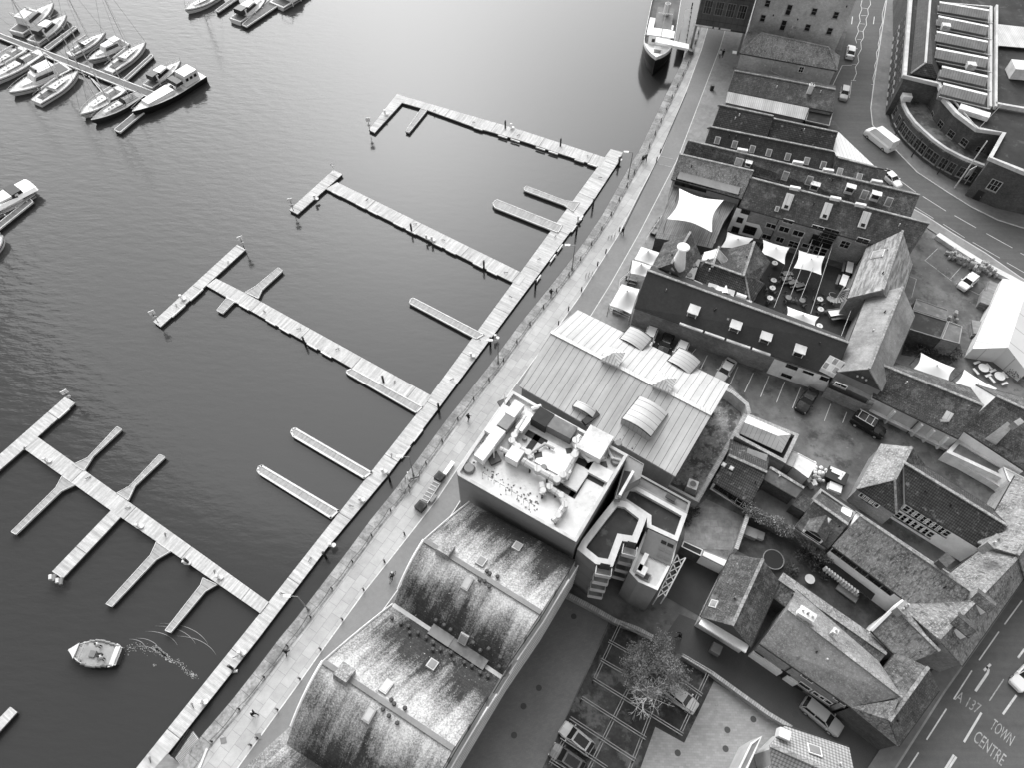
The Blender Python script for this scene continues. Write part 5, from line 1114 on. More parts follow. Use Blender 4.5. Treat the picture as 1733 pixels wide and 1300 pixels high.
# bottom right main road
kb = [P(x, y, .02) for x, y in ((1790,900),(1701,1028),(1650,1101),(1599,1173),(1518,1300),(1480,1360))]
sheet('main_road', kb+[P(1700,1500,.02), P(2000,1500,.02), P(2000,900,.02)], ROADM)
mb = MB(); k2_ = up(kb, .1); ki = side(k2_, .2, P(1500,1100,.1)); strip(mb, k2_, ki); strip(mb, kb, k2_); o = mb.build('kerb', CONC); o['kind'] = 'structure'
mb = MB(); ki2 = side(k2_, 2.2, P(1500,1100,.1)); strip(mb, ki, ki2); o = mb.build('pavement', PAVG); o['kind'] = 'structure'
def marks(name, segs, w, m=LINEW, z=.045):
    mb = MB()
    for s_ in segs:
        a = P(s_[0], s_[1], z); b = P(s_[2], s_[3], z); line_strip(mb, [a, b], s_[4] if len(s_) > 4 else w)
    o = mb.build(name, m); o['kind'] = 'structure'; return o
def z4(*v): return tuple(1400+c/5.2 if i % 2 == 0 else 220+c/5.2 for i, c in enumerate(v))
def z8(*v): return tuple(1400+c/3.716 if i % 2 == 0 else 950+c/3.716 for i, c in enumerate(v))
def z2(*v): return tuple(1393+c/5.097 if i % 2 == 0 else c/5.097 for i, c in enumerate(v))
marks('lane_dashes', [z4(640,440,780,545), z4(840,580,1045,710), z4(1120,750,1310,858), z4(1400,908,1630,1035), z4(1700,1080,1790,1130)], .12)
marks('bay_lines', [z4(775,675,935,775), z4(1020,825,1210,945), z4(1280,985,1520,1125), z4(1580,1165,1780,1280)], .10)
marks('main_road_edge_dashes', [z8(1225,250,1115,400), z8(1080,445,955,625), z8(910,690,795,870), z8(750,930,625,1125), z8(575,1205,500,1320)], .14)
marks('main_road_centre_dashes', [z8(1240,555,1200,610), z8(1190,845,1105,965), z8(970,955,860,1140), z8(797,1220,735,1320), z8(812,1232,755,1320)], .22)
marks('main_road_faint_line', [z8(1110,745,1020,880)], .12, LINEF)
marks('direction_arrow', [z8(932,820,1010,705), z8(1010,705,1015,680), z8(1015,680,1000,665), z8(985,690,1028,650)], .26)
zz1 = [(540,0),(525,60),(510,120),(512,190),(490,250),(492,310),(475,380),(480,410),(460,450),(465,510),(445,560),(450,600),(430,670),(437,720)]
zz2 = [(335,0),(325,45),(335,75),(312,130),(320,180),(298,230),(305,270),(278,330),(290,370)]
zz3 = [(405,0),(410,35),(385,75),(390,120),(370,160),(375,210),(345,265),(350,320),(325,360),(330,420),(300,475),(308,530),(278,575),(288,630),(262,690)]
for zz in (zz1, zz2, zz3): marks('zigzag_marking', [z2(*a, *b) for a, b in zip(zz, zz[1:])], .11)
marks('zigzag_cross_marking', [z2(335,65,385,72), z2(325,130,375,130), z2(310,200,365,205), z2(305,262,348,270), z2(290,335,330,338), z2(415,725,440,728), z2(240,690,285,692), z2(245,550,285,552)], .1)
for x in (250, 438): marks('direction_arrow', [z2(x-4, 205, x+4, 140)], .16)
marks('bay_outline', [z2(250,560,165,562), z2(165,562,75,750), z2(245,700,228,840)], .1)
marks('car_park_lines', [(x1, y1, x2, y2) for x1, y1, x2, y2 in ((1178,590,1166,604),(1197,601,1186,624),(1224,610,1213,640),(1249,620,1236,650),(1275,631,1260,664),(1301.5,636,1287,672),(1328,646,1314,681.5),(1355,656,1341,691),(1406,684,1395,713),(1433,698,1426,716),(1147,581,1140,592))], .1)
marks('yard_lines', [(1587,420,1565,441),(1566,441,1585,455),(1587,457,1611,475),(1628,450,1609,471),(1618,479,1658,499),(1657,499,1675,478),(1538,467,1551,472),(1551,472,1543,503)], .1, LINEF)
def textm(body, name, px, ang_to, hgt_px_to, size, m, label, z=.047):
    cu = bpy.data.curves.new(name, 'FONT'); cu.body = body; cu.size = 1.0; cu.extrude = .0
    o = bpy.data.objects.new(name, cu); COL.objects.link(o); bpy.context.view_layer.update()
    me = bpy.data.meshes.new_from_object(o.evaluated_get(bpy.context.evaluated_depsgraph_get())); bpy.data.objects.remove(o)
    a = P(px[0], px[1], z); u = P(*ang_to, z)-a; v = P(*hgt_px_to, z)-a; L = max(x.co.x for x in me.vertices); Hh = .69
    for x in me.vertices:
        q = a+u*(x.co.x/L)+v*(x.co.y/Hh); x.co = q
    me.materials.clear(); me.materials.append(m)
    if not me.uv_layers: me.uv_layers.new(name='UVMap')
    o = bpy.data.objects.new(name, me); COL.objects.link(o); o['kind'] = 'structure'; return o
textm('TOWN', 'road_lettering', z8(1018,1050), z8(1150,1165), z8(1052,990), 1, LINEF, '')
textm('CENTRE', 'road_lettering', z8(912,1125), z8(1095,1292), z8(948,1062), 1, LINEF, '')
textm('A 137', 'road_lettering', z8(800,872), z8(945,965), z8(830,815), 1, LINEF, '')
# yards
sheet('gravel_strip', gz([(1236,652),(1262,680),(1256,704),(1180,842),(1160,830),(1128,812),(1176,752),(1204,702)], .04), GRAVEL)
sheet('lane_surface', gz([(1120,1085),(1150,1040),(1200,1060),(1290,1120),(1400,1195),(1500,1270),(1520,1300),(1440,1330),(1436,1262),(1340,1230),(1240,1160),(1150,1108)], .025), M('lane_asphalt', .07, .9, [('n', .15, .85, 1.15), ('n', 12, .9, 1.1, 2)]))
sheet('access_road', gz([(960,1007),(1030,1054),(905,1330),(760,1330),(850,1160),(930,1030)], .03), M('access_paving', .155, .9, [('b', .4, .2, .01, .88, .06), ('n', .2, .88, 1.12), ('n', 10, .93, 1.07, 2)]), ax=(1, .3, 0))
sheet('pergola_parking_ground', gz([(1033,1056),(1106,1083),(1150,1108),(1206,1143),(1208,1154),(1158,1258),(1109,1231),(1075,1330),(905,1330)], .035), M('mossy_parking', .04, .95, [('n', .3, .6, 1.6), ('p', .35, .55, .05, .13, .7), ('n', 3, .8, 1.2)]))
sheet('block_paved_court', gz([(1109,1231),(1158,1258),(1208,1154),(1260,1186),(1345,1242),(1300,1260),(1260,1340),(1070,1340)], .04), BLOCK)
sheet('paved_backyard', gz([(1195,845),(1268,880),(1246,932),(1190,930),(1157,916),(1163,873)], .03), M('yard_flags', .20, .9, [('b', .9, .9, .02, .8, .15), ('n', .3, .6, 1.4), ('n', 1.5, .8, 1.2)]))
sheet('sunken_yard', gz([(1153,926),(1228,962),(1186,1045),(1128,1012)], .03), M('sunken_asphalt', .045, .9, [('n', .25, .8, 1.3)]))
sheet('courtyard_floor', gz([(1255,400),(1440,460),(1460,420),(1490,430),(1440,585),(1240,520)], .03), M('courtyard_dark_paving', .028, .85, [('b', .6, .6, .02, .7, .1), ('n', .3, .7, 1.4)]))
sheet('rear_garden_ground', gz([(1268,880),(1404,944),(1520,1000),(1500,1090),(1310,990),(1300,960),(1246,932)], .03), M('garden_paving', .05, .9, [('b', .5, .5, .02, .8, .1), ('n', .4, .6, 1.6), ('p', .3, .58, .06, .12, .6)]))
sheet('yard_floor', gz([(1277,838),(1300,820),(1350,850),(1340,880),(1345,900),(1275,866)], .03), M('yard_concrete', .17, .9, [('n', .3, .7, 1.3), ('n', 2, .85, 1.15)]))
sheet('planting_bed', gz([(1538,556),(1625,582),(1630,600),(1600,622),(1560,606),(1525,600)], .05), SOIL)
# ---------------------------------------------------------------- vehicles
CARP = {'white': M('car_white', .78, .25, spec=.6), 'silver': M('car_silver', .34, .3, spec=.7), 'grey': M('car_grey', .10, .3, spec=.6), 'black': M('car_black', .012, .2, spec=.6), 'pale': M('car_pale_grey', .5, .3, spec=.6)}
LAMPM = M('headlamp_glass', .6, .1, spec=.8); REDL = M('tail_lamp', .08, .3)
KINDS = { # L, W, bonnet z, belt z, roof z, x of windscreen base/top, rear top/base
 'hatch': (3.9, 1.72, .88, .98, 1.48, .95, .35, -1.45, -1.85), 'saloon': (4.5, 1.78, .85, .98, 1.44, 1.0, .35, -1.0, -1.75), 'estate': (4.6, 1.8, .9, 1.0, 1.5, 1.05, .35, -1.9, -2.22),
 'suv': (4.5, 1.88, 1.0, 1.12, 1.68, .95, .4, -1.6, -2.1), 'van': (6.3, 2.3, 1.25, 1.4, 2.5, 2.2, 1.35, -3.05, -3.12), 'offroad': (4.6, 1.85, 1.15, 1.22, 1.85, .85, .6, -2.1, -2.25)}
def car(kind, colour, rear, front, label, group=None, name='parked_car', cat='car', z=0.0, extras=()):
    L, Wd, zb, zt, zr, xw, xt, rt_, rb = KINDS[kind]; w = Wd/2
    a, b_ = P(rear[0], rear[1], z+.8), P(front[0], front[1], z+.8); d = b_-a; c = (a+b_)/2; c.z = z
    root = thing(name, label, cat, c, math.atan2(d.y, d.x), group); pm = CARP[colour]
    X = [-L/2, -L/2+.12, -L/2+.5, rb*.9, xw, L/2-.55, L/2-.15, L/2]; Wf = [.80, .93, .98, 1, 1, .97, .88, .72]
    Zt = [zt*.82, zt*.97, zt, zt, zt, zb, zb*.9, zb*.74]; rings = []
    for x, f, zz in zip(X, Wf, Zt): rings.append([(x, -w*f*.95, .22), (x, -w*f, .5), (x, -w*f*.98, zz*.82), (x, -w*f*.86, zz), (x, 0, zz+.03), (x, w*f*.86, zz), (x, w*f*.98, zz*.82), (x, w*f, .5), (x, w*f*.95, .22)])
    mb = MB(); mb.loft(rings); mb.build('body', pm, root, smooth=False)
    cab = [[(rb, -w*.84, zt-.02), (xw, -w*.82, zt-.02), (xw, w*.82, zt-.02), (rb, w*.84, zt-.02)], [(rt_, -w*.70, zr-.05), (xt, -w*.70, zr-.05), (xt, w*.70, zr-.05), (rt_, w*.70, zr-.05)]]
    mb = MB(); mb.loft(cab); mb.build('windows', pm if kind == 'van' else GLASS, root)
    if kind == 'van':
        mb = MB(); A = [Vector(p) for p in (cab[0][1], cab[0][2], cab[1][2], cab[1][1])]; k = Vector((.03, 0, .03)); mb.face([A[0]+k, A[1]+k, A[2]+k, A[3]+k])
        mb.build('windscreen', GLASS, root)
    mb = MB(); mb.slab([(rt_-.02, -w*.69, zr), (rt_+.15, -w*.73, zr), (xt-.12, -w*.73, zr), (xt+.04, -w*.64, zr-.01), (xt+.04, w*.64, zr-.01), (xt-.12, w*.73, zr), (rt_+.15, w*.73, zr), (rt_-.02, w*.69, zr)], .06); r = mb.build('roof', pm, root)
    mb = MB()
    for s in (-1, 1):
        for (p, q) in (((xw, w*.83, zt), (xt, w*.70, zr-.03)), ((rb, w*.85, zt), (rt_, w*.71, zr-.03)), (((xw+rb)/2-.1, w*.86, zt), ((xt+rt_)/2, w*.72, zr-.03))): mb.bar((p[0], s*p[1], p[2]), (q[0], s*q[1], q[2]), .07, .07)
    mb.build('pillars', pm, root)
    for s in (-1, 1):
        for x in (L*.31, -L*.31):
            mb = MB(); mb.tube((x, s*(w-.2), .32), (x, s*(w-.0), .32), .33, .33, 14); wo = mb.build('wheel', BLACK, root); mb = MB(); mb.tube((x, s*(w-.02), .32), (x, s*(w+.01), .32), .2, .2, 10); mb.build('rim', STEEL, wo)
        mb = MB(); mb.box((L/2-.16, s*w*.62, zb*.72), (.22, .34, .16)); mb.build('headlight', LAMPM, root)
        mb = MB(); mb.box((-L/2+.06, s*w*.72, zt*.78), (.12, .22, .2)); mb.build('tail_light', REDL, root)
        mb = MB(); mb.box((xw-.15, s*(w+.05), zt+.02), (.14, .2, .14)); mb.build('wing_mirror', pm, root)
    if 'rack' in extras:
        mb = MB()
        for s in (-1, 1): mb.bar((xt-.1, s*w*.78, zr+.12), (rt_, s*w*.78, zr+.12), .07, .07)
        for x in (xt-.5, (xt+rt_)/2, rt_+.3): mb.bar((x, -w*.78, zr+.12), (x, w*.78, zr+.12), .07, .07)
        mb.build('roof_rack', EDGE, root)
        mb = MB(); mb.tube((L/2-.35, -.45, zb+.05), (L/2-.35, -.45, zb+.15), .33, .33, 12); mb.build('spare_wheel', BLACK, root)
    if 'glassroof' in extras:
        mb = MB(); mb.box(((rt_+xt)/2, 0, zr+.01), ((xt-rt_)*.8, w*1.1, .02)); mb.build('sunroof', GLASS, r)
    if 'rails' in extras:
        mb = MB()
        for s in (-1, 1): mb.bar((xt-.3, s*w*.66, zr+.05), (rt_+.3, s*w*.66, zr+.05), .05, .06)
        mb.build('roof_rails', STEEL, root)
    return root
car('saloon', 'white', (1438,99), (1443,72), 'white car with dark windows driving up the road beside the warehouse', name='moving_car')
car('hatch', 'silver', (1432,142), (1427,170), 'small pale car parked half in shade below the white car on the road')
car('van', 'white', (1509,250), (1471,220), 'large white van on the bend of the road', name='delivery_van', cat='van')
car('saloon', 'white', (1499,291), (1519,310), 'white car emerging behind the long dormered range at the road bend', name='moving_car')
car('hatch', 'white', (1652,464), (1627,487), 'white car parked in a marked bay of the keg yard')
car('hatch', 'white', (1103,561), (1096,578), 'white car parked left of a black car behind the metal roofed hall')
car('saloon', 'black', (1132,568), (1122,592), 'black car parked between two white cars behind the metal roofed hall')
car('hatch', 'white', (1156,584), (1147,603), 'white car parked right of a black car behind the metal roofed hall')
car('saloon', 'silver', (1237,612), (1219,639), 'silver car parked alone at the end of the hall roof')
car('suv', 'black', (1379,657), (1353,698), 'black car with pale roof glass parked in the middle of the car park', extras=('glassroof',))
car('offroad', 'black', (1441,703), (1500,738), 'black off-road car with white roof rack against the rendered wall', extras=('rack',))
car('estate', 'silver', (1367,1192), (1418,1234), 'silver estate car with roof rails parked in the lane', extras=('rails',))
car('hatch', 'pale', (1129,1160), (1178,1201), 'pale hatchback parked under the pergola beams beside the tree')
car('hatch', 'silver', (1000,1270), (952,1230), 'silver car with dark roof at the lower left of the pergola parking', extras=('glassroof',))
car('hatch', 'grey', (985,1303), (935,1268), 'dark car with roof glass cut by the bottom edge under the pergola', extras=('glassroof',))
car('saloon', 'white', (1762,1120), (1718,1166), 'white car at the right edge driving on the main road', name='moving_car')
# ---------------------------------------------------------------- boats
def hull_rings(L, B, Hd, transom=.75, flare=1.0, sheer=.25, n=14):
    rings = []; top = []
    for i in range(n+1):
        t = i/n
        bt = (transom+(1-transom)*min(1, t*2.5)) if t < .4 else max(.02, (1-((t-.4)/.6)**2.3))
        b = B/2*bt; z = Hd*(1+sheer*max(0, (t-.3))**1.5*2.0); x = -L/2+L*t; xl = x-(.06*L*(t**3))
        rings.append([(x, -b, z), (x*.995, -b*.96, z*.55), (xl, -b*.78, -.12), (xl, 0, -.35), (xl, b*.78, -.12), (x*.995, b*.96, z*.55), (x, b, z)]); top.append((x, b, z))
    return rings, top
def boat(kind, stern, bow, label, Bm=None, hull=GREL, name='moored_boat', cat='boat', group='boats moored in the marina', mast=None, mz=0.0, Lm=None):
    a, b_ = P(stern[0], stern[1], WZ+.6), P(bow[0], bow[1], WZ+.6); d = b_-a; L = Lm or math.hypot(d.x, d.y); B = Bm or L*.3; c = (a+b_)/2; c.z = WZ
    root = thing(name, label, cat, c, math.atan2(d.y, d.x), group); Hd = .95 if kind != 'barge' else 1.3
    if kind == 'work': Hd = .8
    rings, top = hull_rings(L, B, Hd, .72 if kind in ('sail', 'ketch') else .66 if kind == 'work' else .88)
    mb = MB(); mb.loft(rings, closed=False, cap=False); mb.face(rings[0]); h = mb.build('hull', hull, root)
    mb = MB()
    for (x, b, z), (x2, b2, z2) in zip(top, top[1:]): mb.face([(x, -b*.97, z-.04), (x2, -b2*.97, z2-.04), (x2, b2*.97, z2-.04), (x, b*.97, z-.04)])
    mb.build('deck', M('deck_nonslip', .62, .6, [('n', 1.5, .85, 1.12)]) if kind not in ('ketch', 'work', 'barge') else (M('teak_deck', .30, .8, [('n', 1, .8, 1.2)]) if kind != 'barge' else GREL2), root)
    mb = MB()
    for s in (-1, 1): mb.path([Vector((x, s*b, z)) for x, b, z in top], .05, 4)
    mb.build('gunwale', EDGE if hull is not GREL else STEEL, root)
    if hull is GREL or hull is GREL2:
        mb = MB()
        for s in (-1, 1): mb.path([Vector((x, s*(b+.01), z*.72)) for x, b, z in top], .07, 4)
        mb.build('hull_stripe', DARK, root)
    def bx(name_, x0, x1, w0, z0, z1, m, tp=.85, par=None, w1=None):
        mb = MB(); w1_ = w1 or w0; k = tp
        mb.loft([[(x0, -w0/2, z0), (x1, -w1_/2, z0), (x1, w1_/2, z0), (x0, w0/2, z0)], [(x0+.1*(1-k)*L*.3, -w0/2*k, z1), (x1-(1-k)*L*.35, -w1_/2*k, z1), (x1-(1-k)*L*.35, w1_/2*k, z1), (x0+.1*(1-k)*L*.3, w0/2*k, z1)]]); return mb.build(name_, m, par or root)
    def rail_(x0, pts=8, h=.6):
        mb = MB(); T = [t for t in top if t[0] > x0]
        for s in (-1, 1):
            mb.path([Vector((x, s*b*.93, z+h)) for x, b, z in T], .02, 4)
            for x, b, z in T[::2]: mb.tube((x, s*b*.93, z), (x, s*b*.93, z+h), .02, .02, 4)
        mb.build('guard_rail', STEEL, root)
    if kind in ('sail', 'ketch'):
        cm = GREL if kind == 'sail' else WHITE2
        cb_ = bx('coachroof', -L*.12, L*.28, B*.55, Hd, Hd+.42, cm, .85, w1=B*.3)
        for k in range(3):
            mb = MB(); mb.box((-L*.02+k*L*.08, 0, Hd+.44), (.4, .4, .05)); mb.build('hatch', GREYM, cb_)
        for s in (-1, 1): mb = MB(); mb.bar((-L*.08, s*B*.26, Hd+.25), (L*.15, s*B*.2, Hd+.25), .04, .14); mb.build('side_window', GLASS, cb_)
        bx('cockpit', -L*.40, -L*.14, B*.42, Hd-.02, Hd+.03, M('cockpit_floor', .12, .7), 1.0)
        bx('sprayhood', -L*.16, -L*.08, B*.5, Hd+.2, Hd+.9, DARK if hash(label) % 2 else GREL2, .8)
        mb = MB(); mb.tube((-L*.34, 0, Hd), (-L*.34, 0, Hd+.7), .04, .04, 5); mb.tube((-L*.345, 0, Hd+.6), (-L*.335, 0, Hd+.6), .35, .35, 12); mb.build('steering_wheel', STEEL, root)
        mh_ = mast or L*1.15
        mo = MB(); mo.tube((L*.08, 0, Hd+.3), (L*.08, 0, Hd+mh_), .09, .07, 6); mast_o = mo.build('mast', EDGE, root)
        mb = MB(); mb.tube((L*.08, 0, Hd+1.4), (-L*.3, 0, Hd+1.3), .07, .07, 6); mb.tube((L*.05, 0, Hd+1.55), (-L*.28, 0, Hd+1.45), .15, .12, 7); mb.build('boom', EDGE if kind == 'sail' else DARK, mast_o)
        mb = MB(); 
        for k in (.45, .72): mb.bar((L*.08, -B*.3, Hd+mh_*k), (L*.08, B*.3, Hd+mh_*k), .05, .05)
        mb.build('spreader', EDGE, mast_o)
        mb = MB(); tp_ = (L*.08, 0, Hd+mh_)
        mb.tube(tp_, (L*.49, 0, Hd+.4), .025, .025, 4); mb.tube(tp_, (-L*.49, 0, Hd+.1), .02, .02, 4)
        for s in (-1, 1): mb.tube(tp_, (L*.04, s*B*.48, Hd), .018, .018, 4)
        mb.build('rigging', GREYM, mast_o); rail_(-L*.45)
        if kind == 'ketch': mb = MB(); mb.tube((-L*.28, 0, Hd), (-L*.28, 0, Hd+mh_*.6), .07, .05, 6); mb.build('mizzen_mast', EDGE, root)
    elif kind in ('cruiser', 'yacht'):
        bx('foredeck_trunk', -L*.05, L*.34, B*.66, Hd, Hd+.45, GREL, .8, w1=B*.25)
        cb_ = bx('cabin', -L*.28, L*.14, B*.82, Hd, Hd+1.35, GREL, .78, w1=B*.6)
        mb = MB(); z0 = Hd+.55
        mb.loft([[(-L*.24, -B*.4, z0), (L*.085, -B*.305, z0), (L*.085, B*.305, z0), (-L*.24, B*.4, z0)], [(-L*.24, -B*.37, z0+.5), (L*.045, -B*.28, z0+.5), (L*.045, B*.28, z0+.5), (-L*.24, B*.37, z0+.5)]]); mb.build('side_windows', GLASS, cb_)
        bx('cockpit', -L*.46, -L*.29, B*.7, Hd-.02, Hd+.04, M('cockpit_floor', .12, .7), 1.0)
        if kind == 'yacht':
            fb_ = bx('flybridge', -L*.30, L*.02, B*.66, Hd+1.35, Hd+1.85, GREL, .88); bx('flybridge_seat', -L*.26, -L*.06, B*.42, Hd+1.86, Hd+1.9, GREL2, 1.0); mb = MB(); mb.loft([[(L*.0, -B*.27, Hd+1.85), (L*.02, -B*.2, Hd+1.85), (L*.02, B*.2, Hd+1.85), (0, B*.27, Hd+1.85)], [(-L*.03, -B*.25, Hd+2.3), (-L*.01, -B*.18, Hd+2.3), (-L*.01, B*.18, Hd+2.3), (-L*.03, B*.25, Hd+2.3)]]); mb.build('windscreen', GLASS, fb_)
            mb = MB(); mb.path([Vector((-L*.3, -B*.33, Hd+1.7)), Vector((-L*.34, -B*.3, Hd+2.8)), Vector((-L*.34, B*.3, Hd+2.8)), Vector((-L*.3, B*.33, Hd+1.7))], .07, 5); mb.build('radar_arch', GREL, root)
        else: bx('canopy', -L*.36, -L*.12, B*.7, Hd+.5, Hd+1.5, DARK if hull is GREL else GREL2, .85)
        rail_(-L*.1)
        for k in range(3):
            for s in (-1, 1): mb = MB(); mb.tube((-L*.3+k*L*.22, s*(B*.5+.12), .3), (-L*.3+k*L*.22, s*(B*.5+.12), .9), .12, .12, 7); mb.build('fender', EDGE, root)
    elif kind == 'barge':
        bx('deckhouse', -L*.05, L*.33, B*.62, Hd, Hd+.7, GREL, .95, w1=B*.5)
        wh_ = bx('wheelhouse', -L*.42, -L*.2, B*.72, Hd, Hd+2.0, GREL, .9)
        for s in (-1, 1):
            for k in range(3): mb = MB(); mb.bar((-L*.39+k*L*.06, s*B*.355, Hd+1.2), (-L*.355+k*L*.06, s*B*.355, Hd+1.2), .06, .55); mb.build('window', GLASS, wh_)
        for k in range(6): mb = MB(); mb.box((-L*.14+k*.9, (-1)**k*.5, Hd+.2), (.6, .7, .5)); mb.build('deck_locker', [GREL2, GREYM, EDGE][k % 3], root)
        bx('canvas_cover', -L*.19, -L*.09, B*.7, Hd+.9, Hd+1.5, DARK, .95)
        mb = MB(); mb.bar((-L*.47, 0, Hd), (-L*.47, 0, Hd+2.4), .06, .06); mb.build('ensign_staff', EDGE, root); rail_(L*.25)
    return root
WB = 'boats moored in the marina'
boat('yacht', (28,56), (92,8), 'big white motor yacht with flybridge at the top left corner', 4.3)
boat('cruiser', (57,72), (114,28), 'white motor cruiser with black canopy, second boat from the top left corner', 3.6)
boat('sail', (118,94), (180,58), 'white sailing boat just above the marina walkway, nearest its open water side', 3.0, mast=15)
boat('cruiser', (214,72), (152,105), 'white boat with pale covered bow between two sailing boats above the walkway', 3.2, hull=GREL2)
boat('sail', (184,122), (248,74), 'white sailing boat with cream deck lying along the far finger pontoon', 3.4, mast=17)
boat('cruiser', (250,148), (307,106), 'white cabin cruiser with dark windscreen tucked beside the black hulled barge', 3.0)
boat('barge', (341,128), (228,196), 'long black hulled barge with white wheelhouse moored across the walkway end', 4.4, hull=M('black_hull', .012, .35), name='motor_barge')
boat('yacht', (113,112), (18,160), 'largest white motor yacht below the marina walkway with flybridge', 4.8)
boat('sail', (62,174), (134,124), 'white sailing boat with fenders lying below the big motor yacht', 3.6, mast=17)
boat('sail', (208,150), (139,197), 'pale decked sailing boat with bow pointing down left', 3.7, mast=14)
boat('ketch', (239,160), (157,207), 'old wooden ketch with dark hull and timber decks next to the barge', 3.3, hull=M('dark_blue_hull', .03, .4), mast=17)
boat('sail', (72,88), (-25,146), 'white sailing boat at the left edge above the largest motor yacht', 3.8, mast=18)
boat('sail', (42,82), (-20,122), 'pale sailing boat cut by the left edge under the marina walkway', 3.0, hull=GREL2, mast=10)
boat('sail', (372,-10), (315,20), 'white boat with open cockpit poking in at the top edge', 3.2, mast=14)
boat('cruiser', (398,36), (452,-4), 'white motor boat with outboard engines at the top edge by a finger pontoon', 3.6)
boat('yacht', (468,10), (530,-30), 'white yacht stern cut by the top edge, rightmost of the small marina boats', 5.0)
cvb = boat('cruiser', (50,322), (-35,372), 'motor boat with plain white cover cut by the left edge beside a short pontoon', 4.6)
mb = MB(); mb.loft([[(x, -2.1*f, z), (x, -1.6*f, z+.45), (x, 0, z+.75), (x, 1.6*f, z+.45), (x, 2.1*f, z)] for x, f, z in ((-5.6,.9,1.2),(-5.3,1,1.35),(-2,1,1.5),(2,.9,1.5),(4.5,.5,1.2))], closed=False); mb.build('boat_cover', WHITE, cvb)
boat('sail', (-40,440), (8,402), 'white bow tip cut by the left edge below the covered motor boat', 3.4, mast=6)
DM = M('marina_decking', .14, .8, [('s', .3, 3, .8, 1.2), ('n', 1, .85, 1.15)])
gm = 'marina walkways among the moored boats'
deck('marina_pontoon', 'grey marina walkway with pale edges between the moored boats', [(-25,44),(7,58),(266,156),(255,166),(1,65),(-25,54)], ((7,58),(266,156)), DM, .22, group=gm)
deck('marina_finger', 'marina finger pontoon under the black canopied cruiser', [(74,80),(126,43),(131,46),(81,85)], ((75,80),(127,44)), DM, .15, group=gm)
deck('marina_finger', 'marina finger pontoon right of the cream decked sailing boat', [(208,133),(256,90),(260,94),(214,136)], ((210,132),(257,91)), DM, .15, group=gm)
deck('marina_finger', 'marina finger pontoon between the wooden ketch and the black barge', [(192,219),(248,172),(258,178),(203,224)], ((198,221),(253,175)), DM, .15, group=gm)
deck('marina_finger', 'marina finger pontoon at the top edge beside the motor boat', [(409,41),(417,45),(472,8),(456,-2)], ((412,43),(465,3)), DM, .15, group=gm)
deck('marina_finger', 'thin marina finger at the top edge left of the motor boat', [(364,17),(369,20),(404,-4),(398,-8)], ((366,18),(400,-6)), DM, .12, group=gm)
deck('marina_finger', 'short pontoon at the left edge alongside the white covered boat', [(-20,390),(50,334),(57,341),(-20,403)], ((-20,396),(53,337)), DM, .15, group=gm)
deck('marina_finger', 'narrow marina finger between the largest yacht and the lower sailing boat', [(150,128),(158,134),(182,158),(176,160)], ((152,130),(180,158)), DM, .12, group=gm)
# working boat with crew
wbt = boat('work', (203,1112), (119,1102), 'small open workboat ringed with tyre fenders motoring past the pontoons', 2.9, hull=M('workboat_hull', .07, .6), name='workboat', group=None)
Lw = 5.6
for k in range(8):
    for s in (-1, 1):
        t = k/7; x = -2.3+4.3*t; y = 1.42*(.78+.22*min(1, t*2.5))*(1-max(0, t-.5)**2*2.3); mb = MB(); mb.tube((x-.3, s*y, .78), (x+.3, s*y, .78), .16, .16, 8); mb.build('tyre_fender', GREYM, wbt)
mb = MB(); mb.slab([(2.0,-.9,1.15),(2.9,0,1.2),(2.0,.9,1.15)], .12); mb.build('bow_platform', EDGE, wbt)
mb = MB(); mb.slab([(-2.75,-1.1,.9),(-2.2,-1.35,.9),(-2.2,1.35,.9),(-2.75,1.1,.9)], .12); mb.build('stern_bench', EDGE, wbt)
mb = MB(); mb.box((.1, .1, .85), (.7, .7, .3)); mb.build('engine_box', GREYM, wbt)
mb = MB(); mb.box((-.8, .2, 1.0), (.5, .5, .5)); mb.build('console', DARK, wbt)
mb = MB(); mb.path([Vector((1.2,-.9,.9)), Vector((1.2,-.9,1.4)), Vector((1.2,.9,1.4)), Vector((1.2,.9,.9))], .05, 5); mb.build('hand_rail', STEEL, wbt)
# moored ship by the quay
a = P(1152,-130,WZ+2.6); b_ = P(1107,114,WZ+2.6); d = b_-a; L = math.hypot(d.x, d.y); c = (a+b_)/2; c.z = WZ
sp = thing('moored_ship', 'old ship with white foredeck and bridge moored at the top of the quay', 'ship', c, math.atan2(d.y, d.x)); B = 6.2
rings = []; top = []
for i in range(25):
    t = i/24; x = -L/2+L*t if i < 12 else L/2-10.5*(1-(i-12)/12)**1.3; s_ = max(0, (x-(L/2-9.5))/9.5); b = max(.04, B/2*(1-s_**2.4)); z = 2.5+1.3*s_**1.5+(.5 if x > L/2-9.5 else 0)
    rings.append([(x, -b, z), (x-s_*.4, -b*.95, z*.5), (x-s_*1.2, -b*.7, -.3), (x-s_*1.4, 0, -.4), (x-s_*1.2, b*.7, -.3), (x-s_*.4, b*.95, z*.5), (x, b, z)]); top.append((x, b, z))
mb = MB(); mb.loft(rings, closed=False, cap=False); mb.build('hull', M('ship_hull', .010, .4), sp)
mb = MB(); fd_ = MB()
for (x, b, z), (x2, b2, z2) in zip(top, top[1:]): (fd_ if x > L/2-7.5 else mb).face([(x, -b*.98, z-.05), (x2, -b2*.98, z2-.05), (x2, b2*.98, z2-.05), (x, b*.98, z-.05)])
mb.build('main_deck', M('ship_deck', .09, .8, [('n', .6, .75, 1.3)]), sp); fd_.build('foredeck', WHITE, sp)
mb = MB()
for s in (-1, 1):
    P_ = [Vector((x, s*b, z)) for x, b, z in top]
    for p, q in zip(P_, P_[1:]): mb.bar(p+UP*.3, q+UP*.3, .1, .7)
mb.build('bulwark', WHITE2, sp)
x0 = L*.5
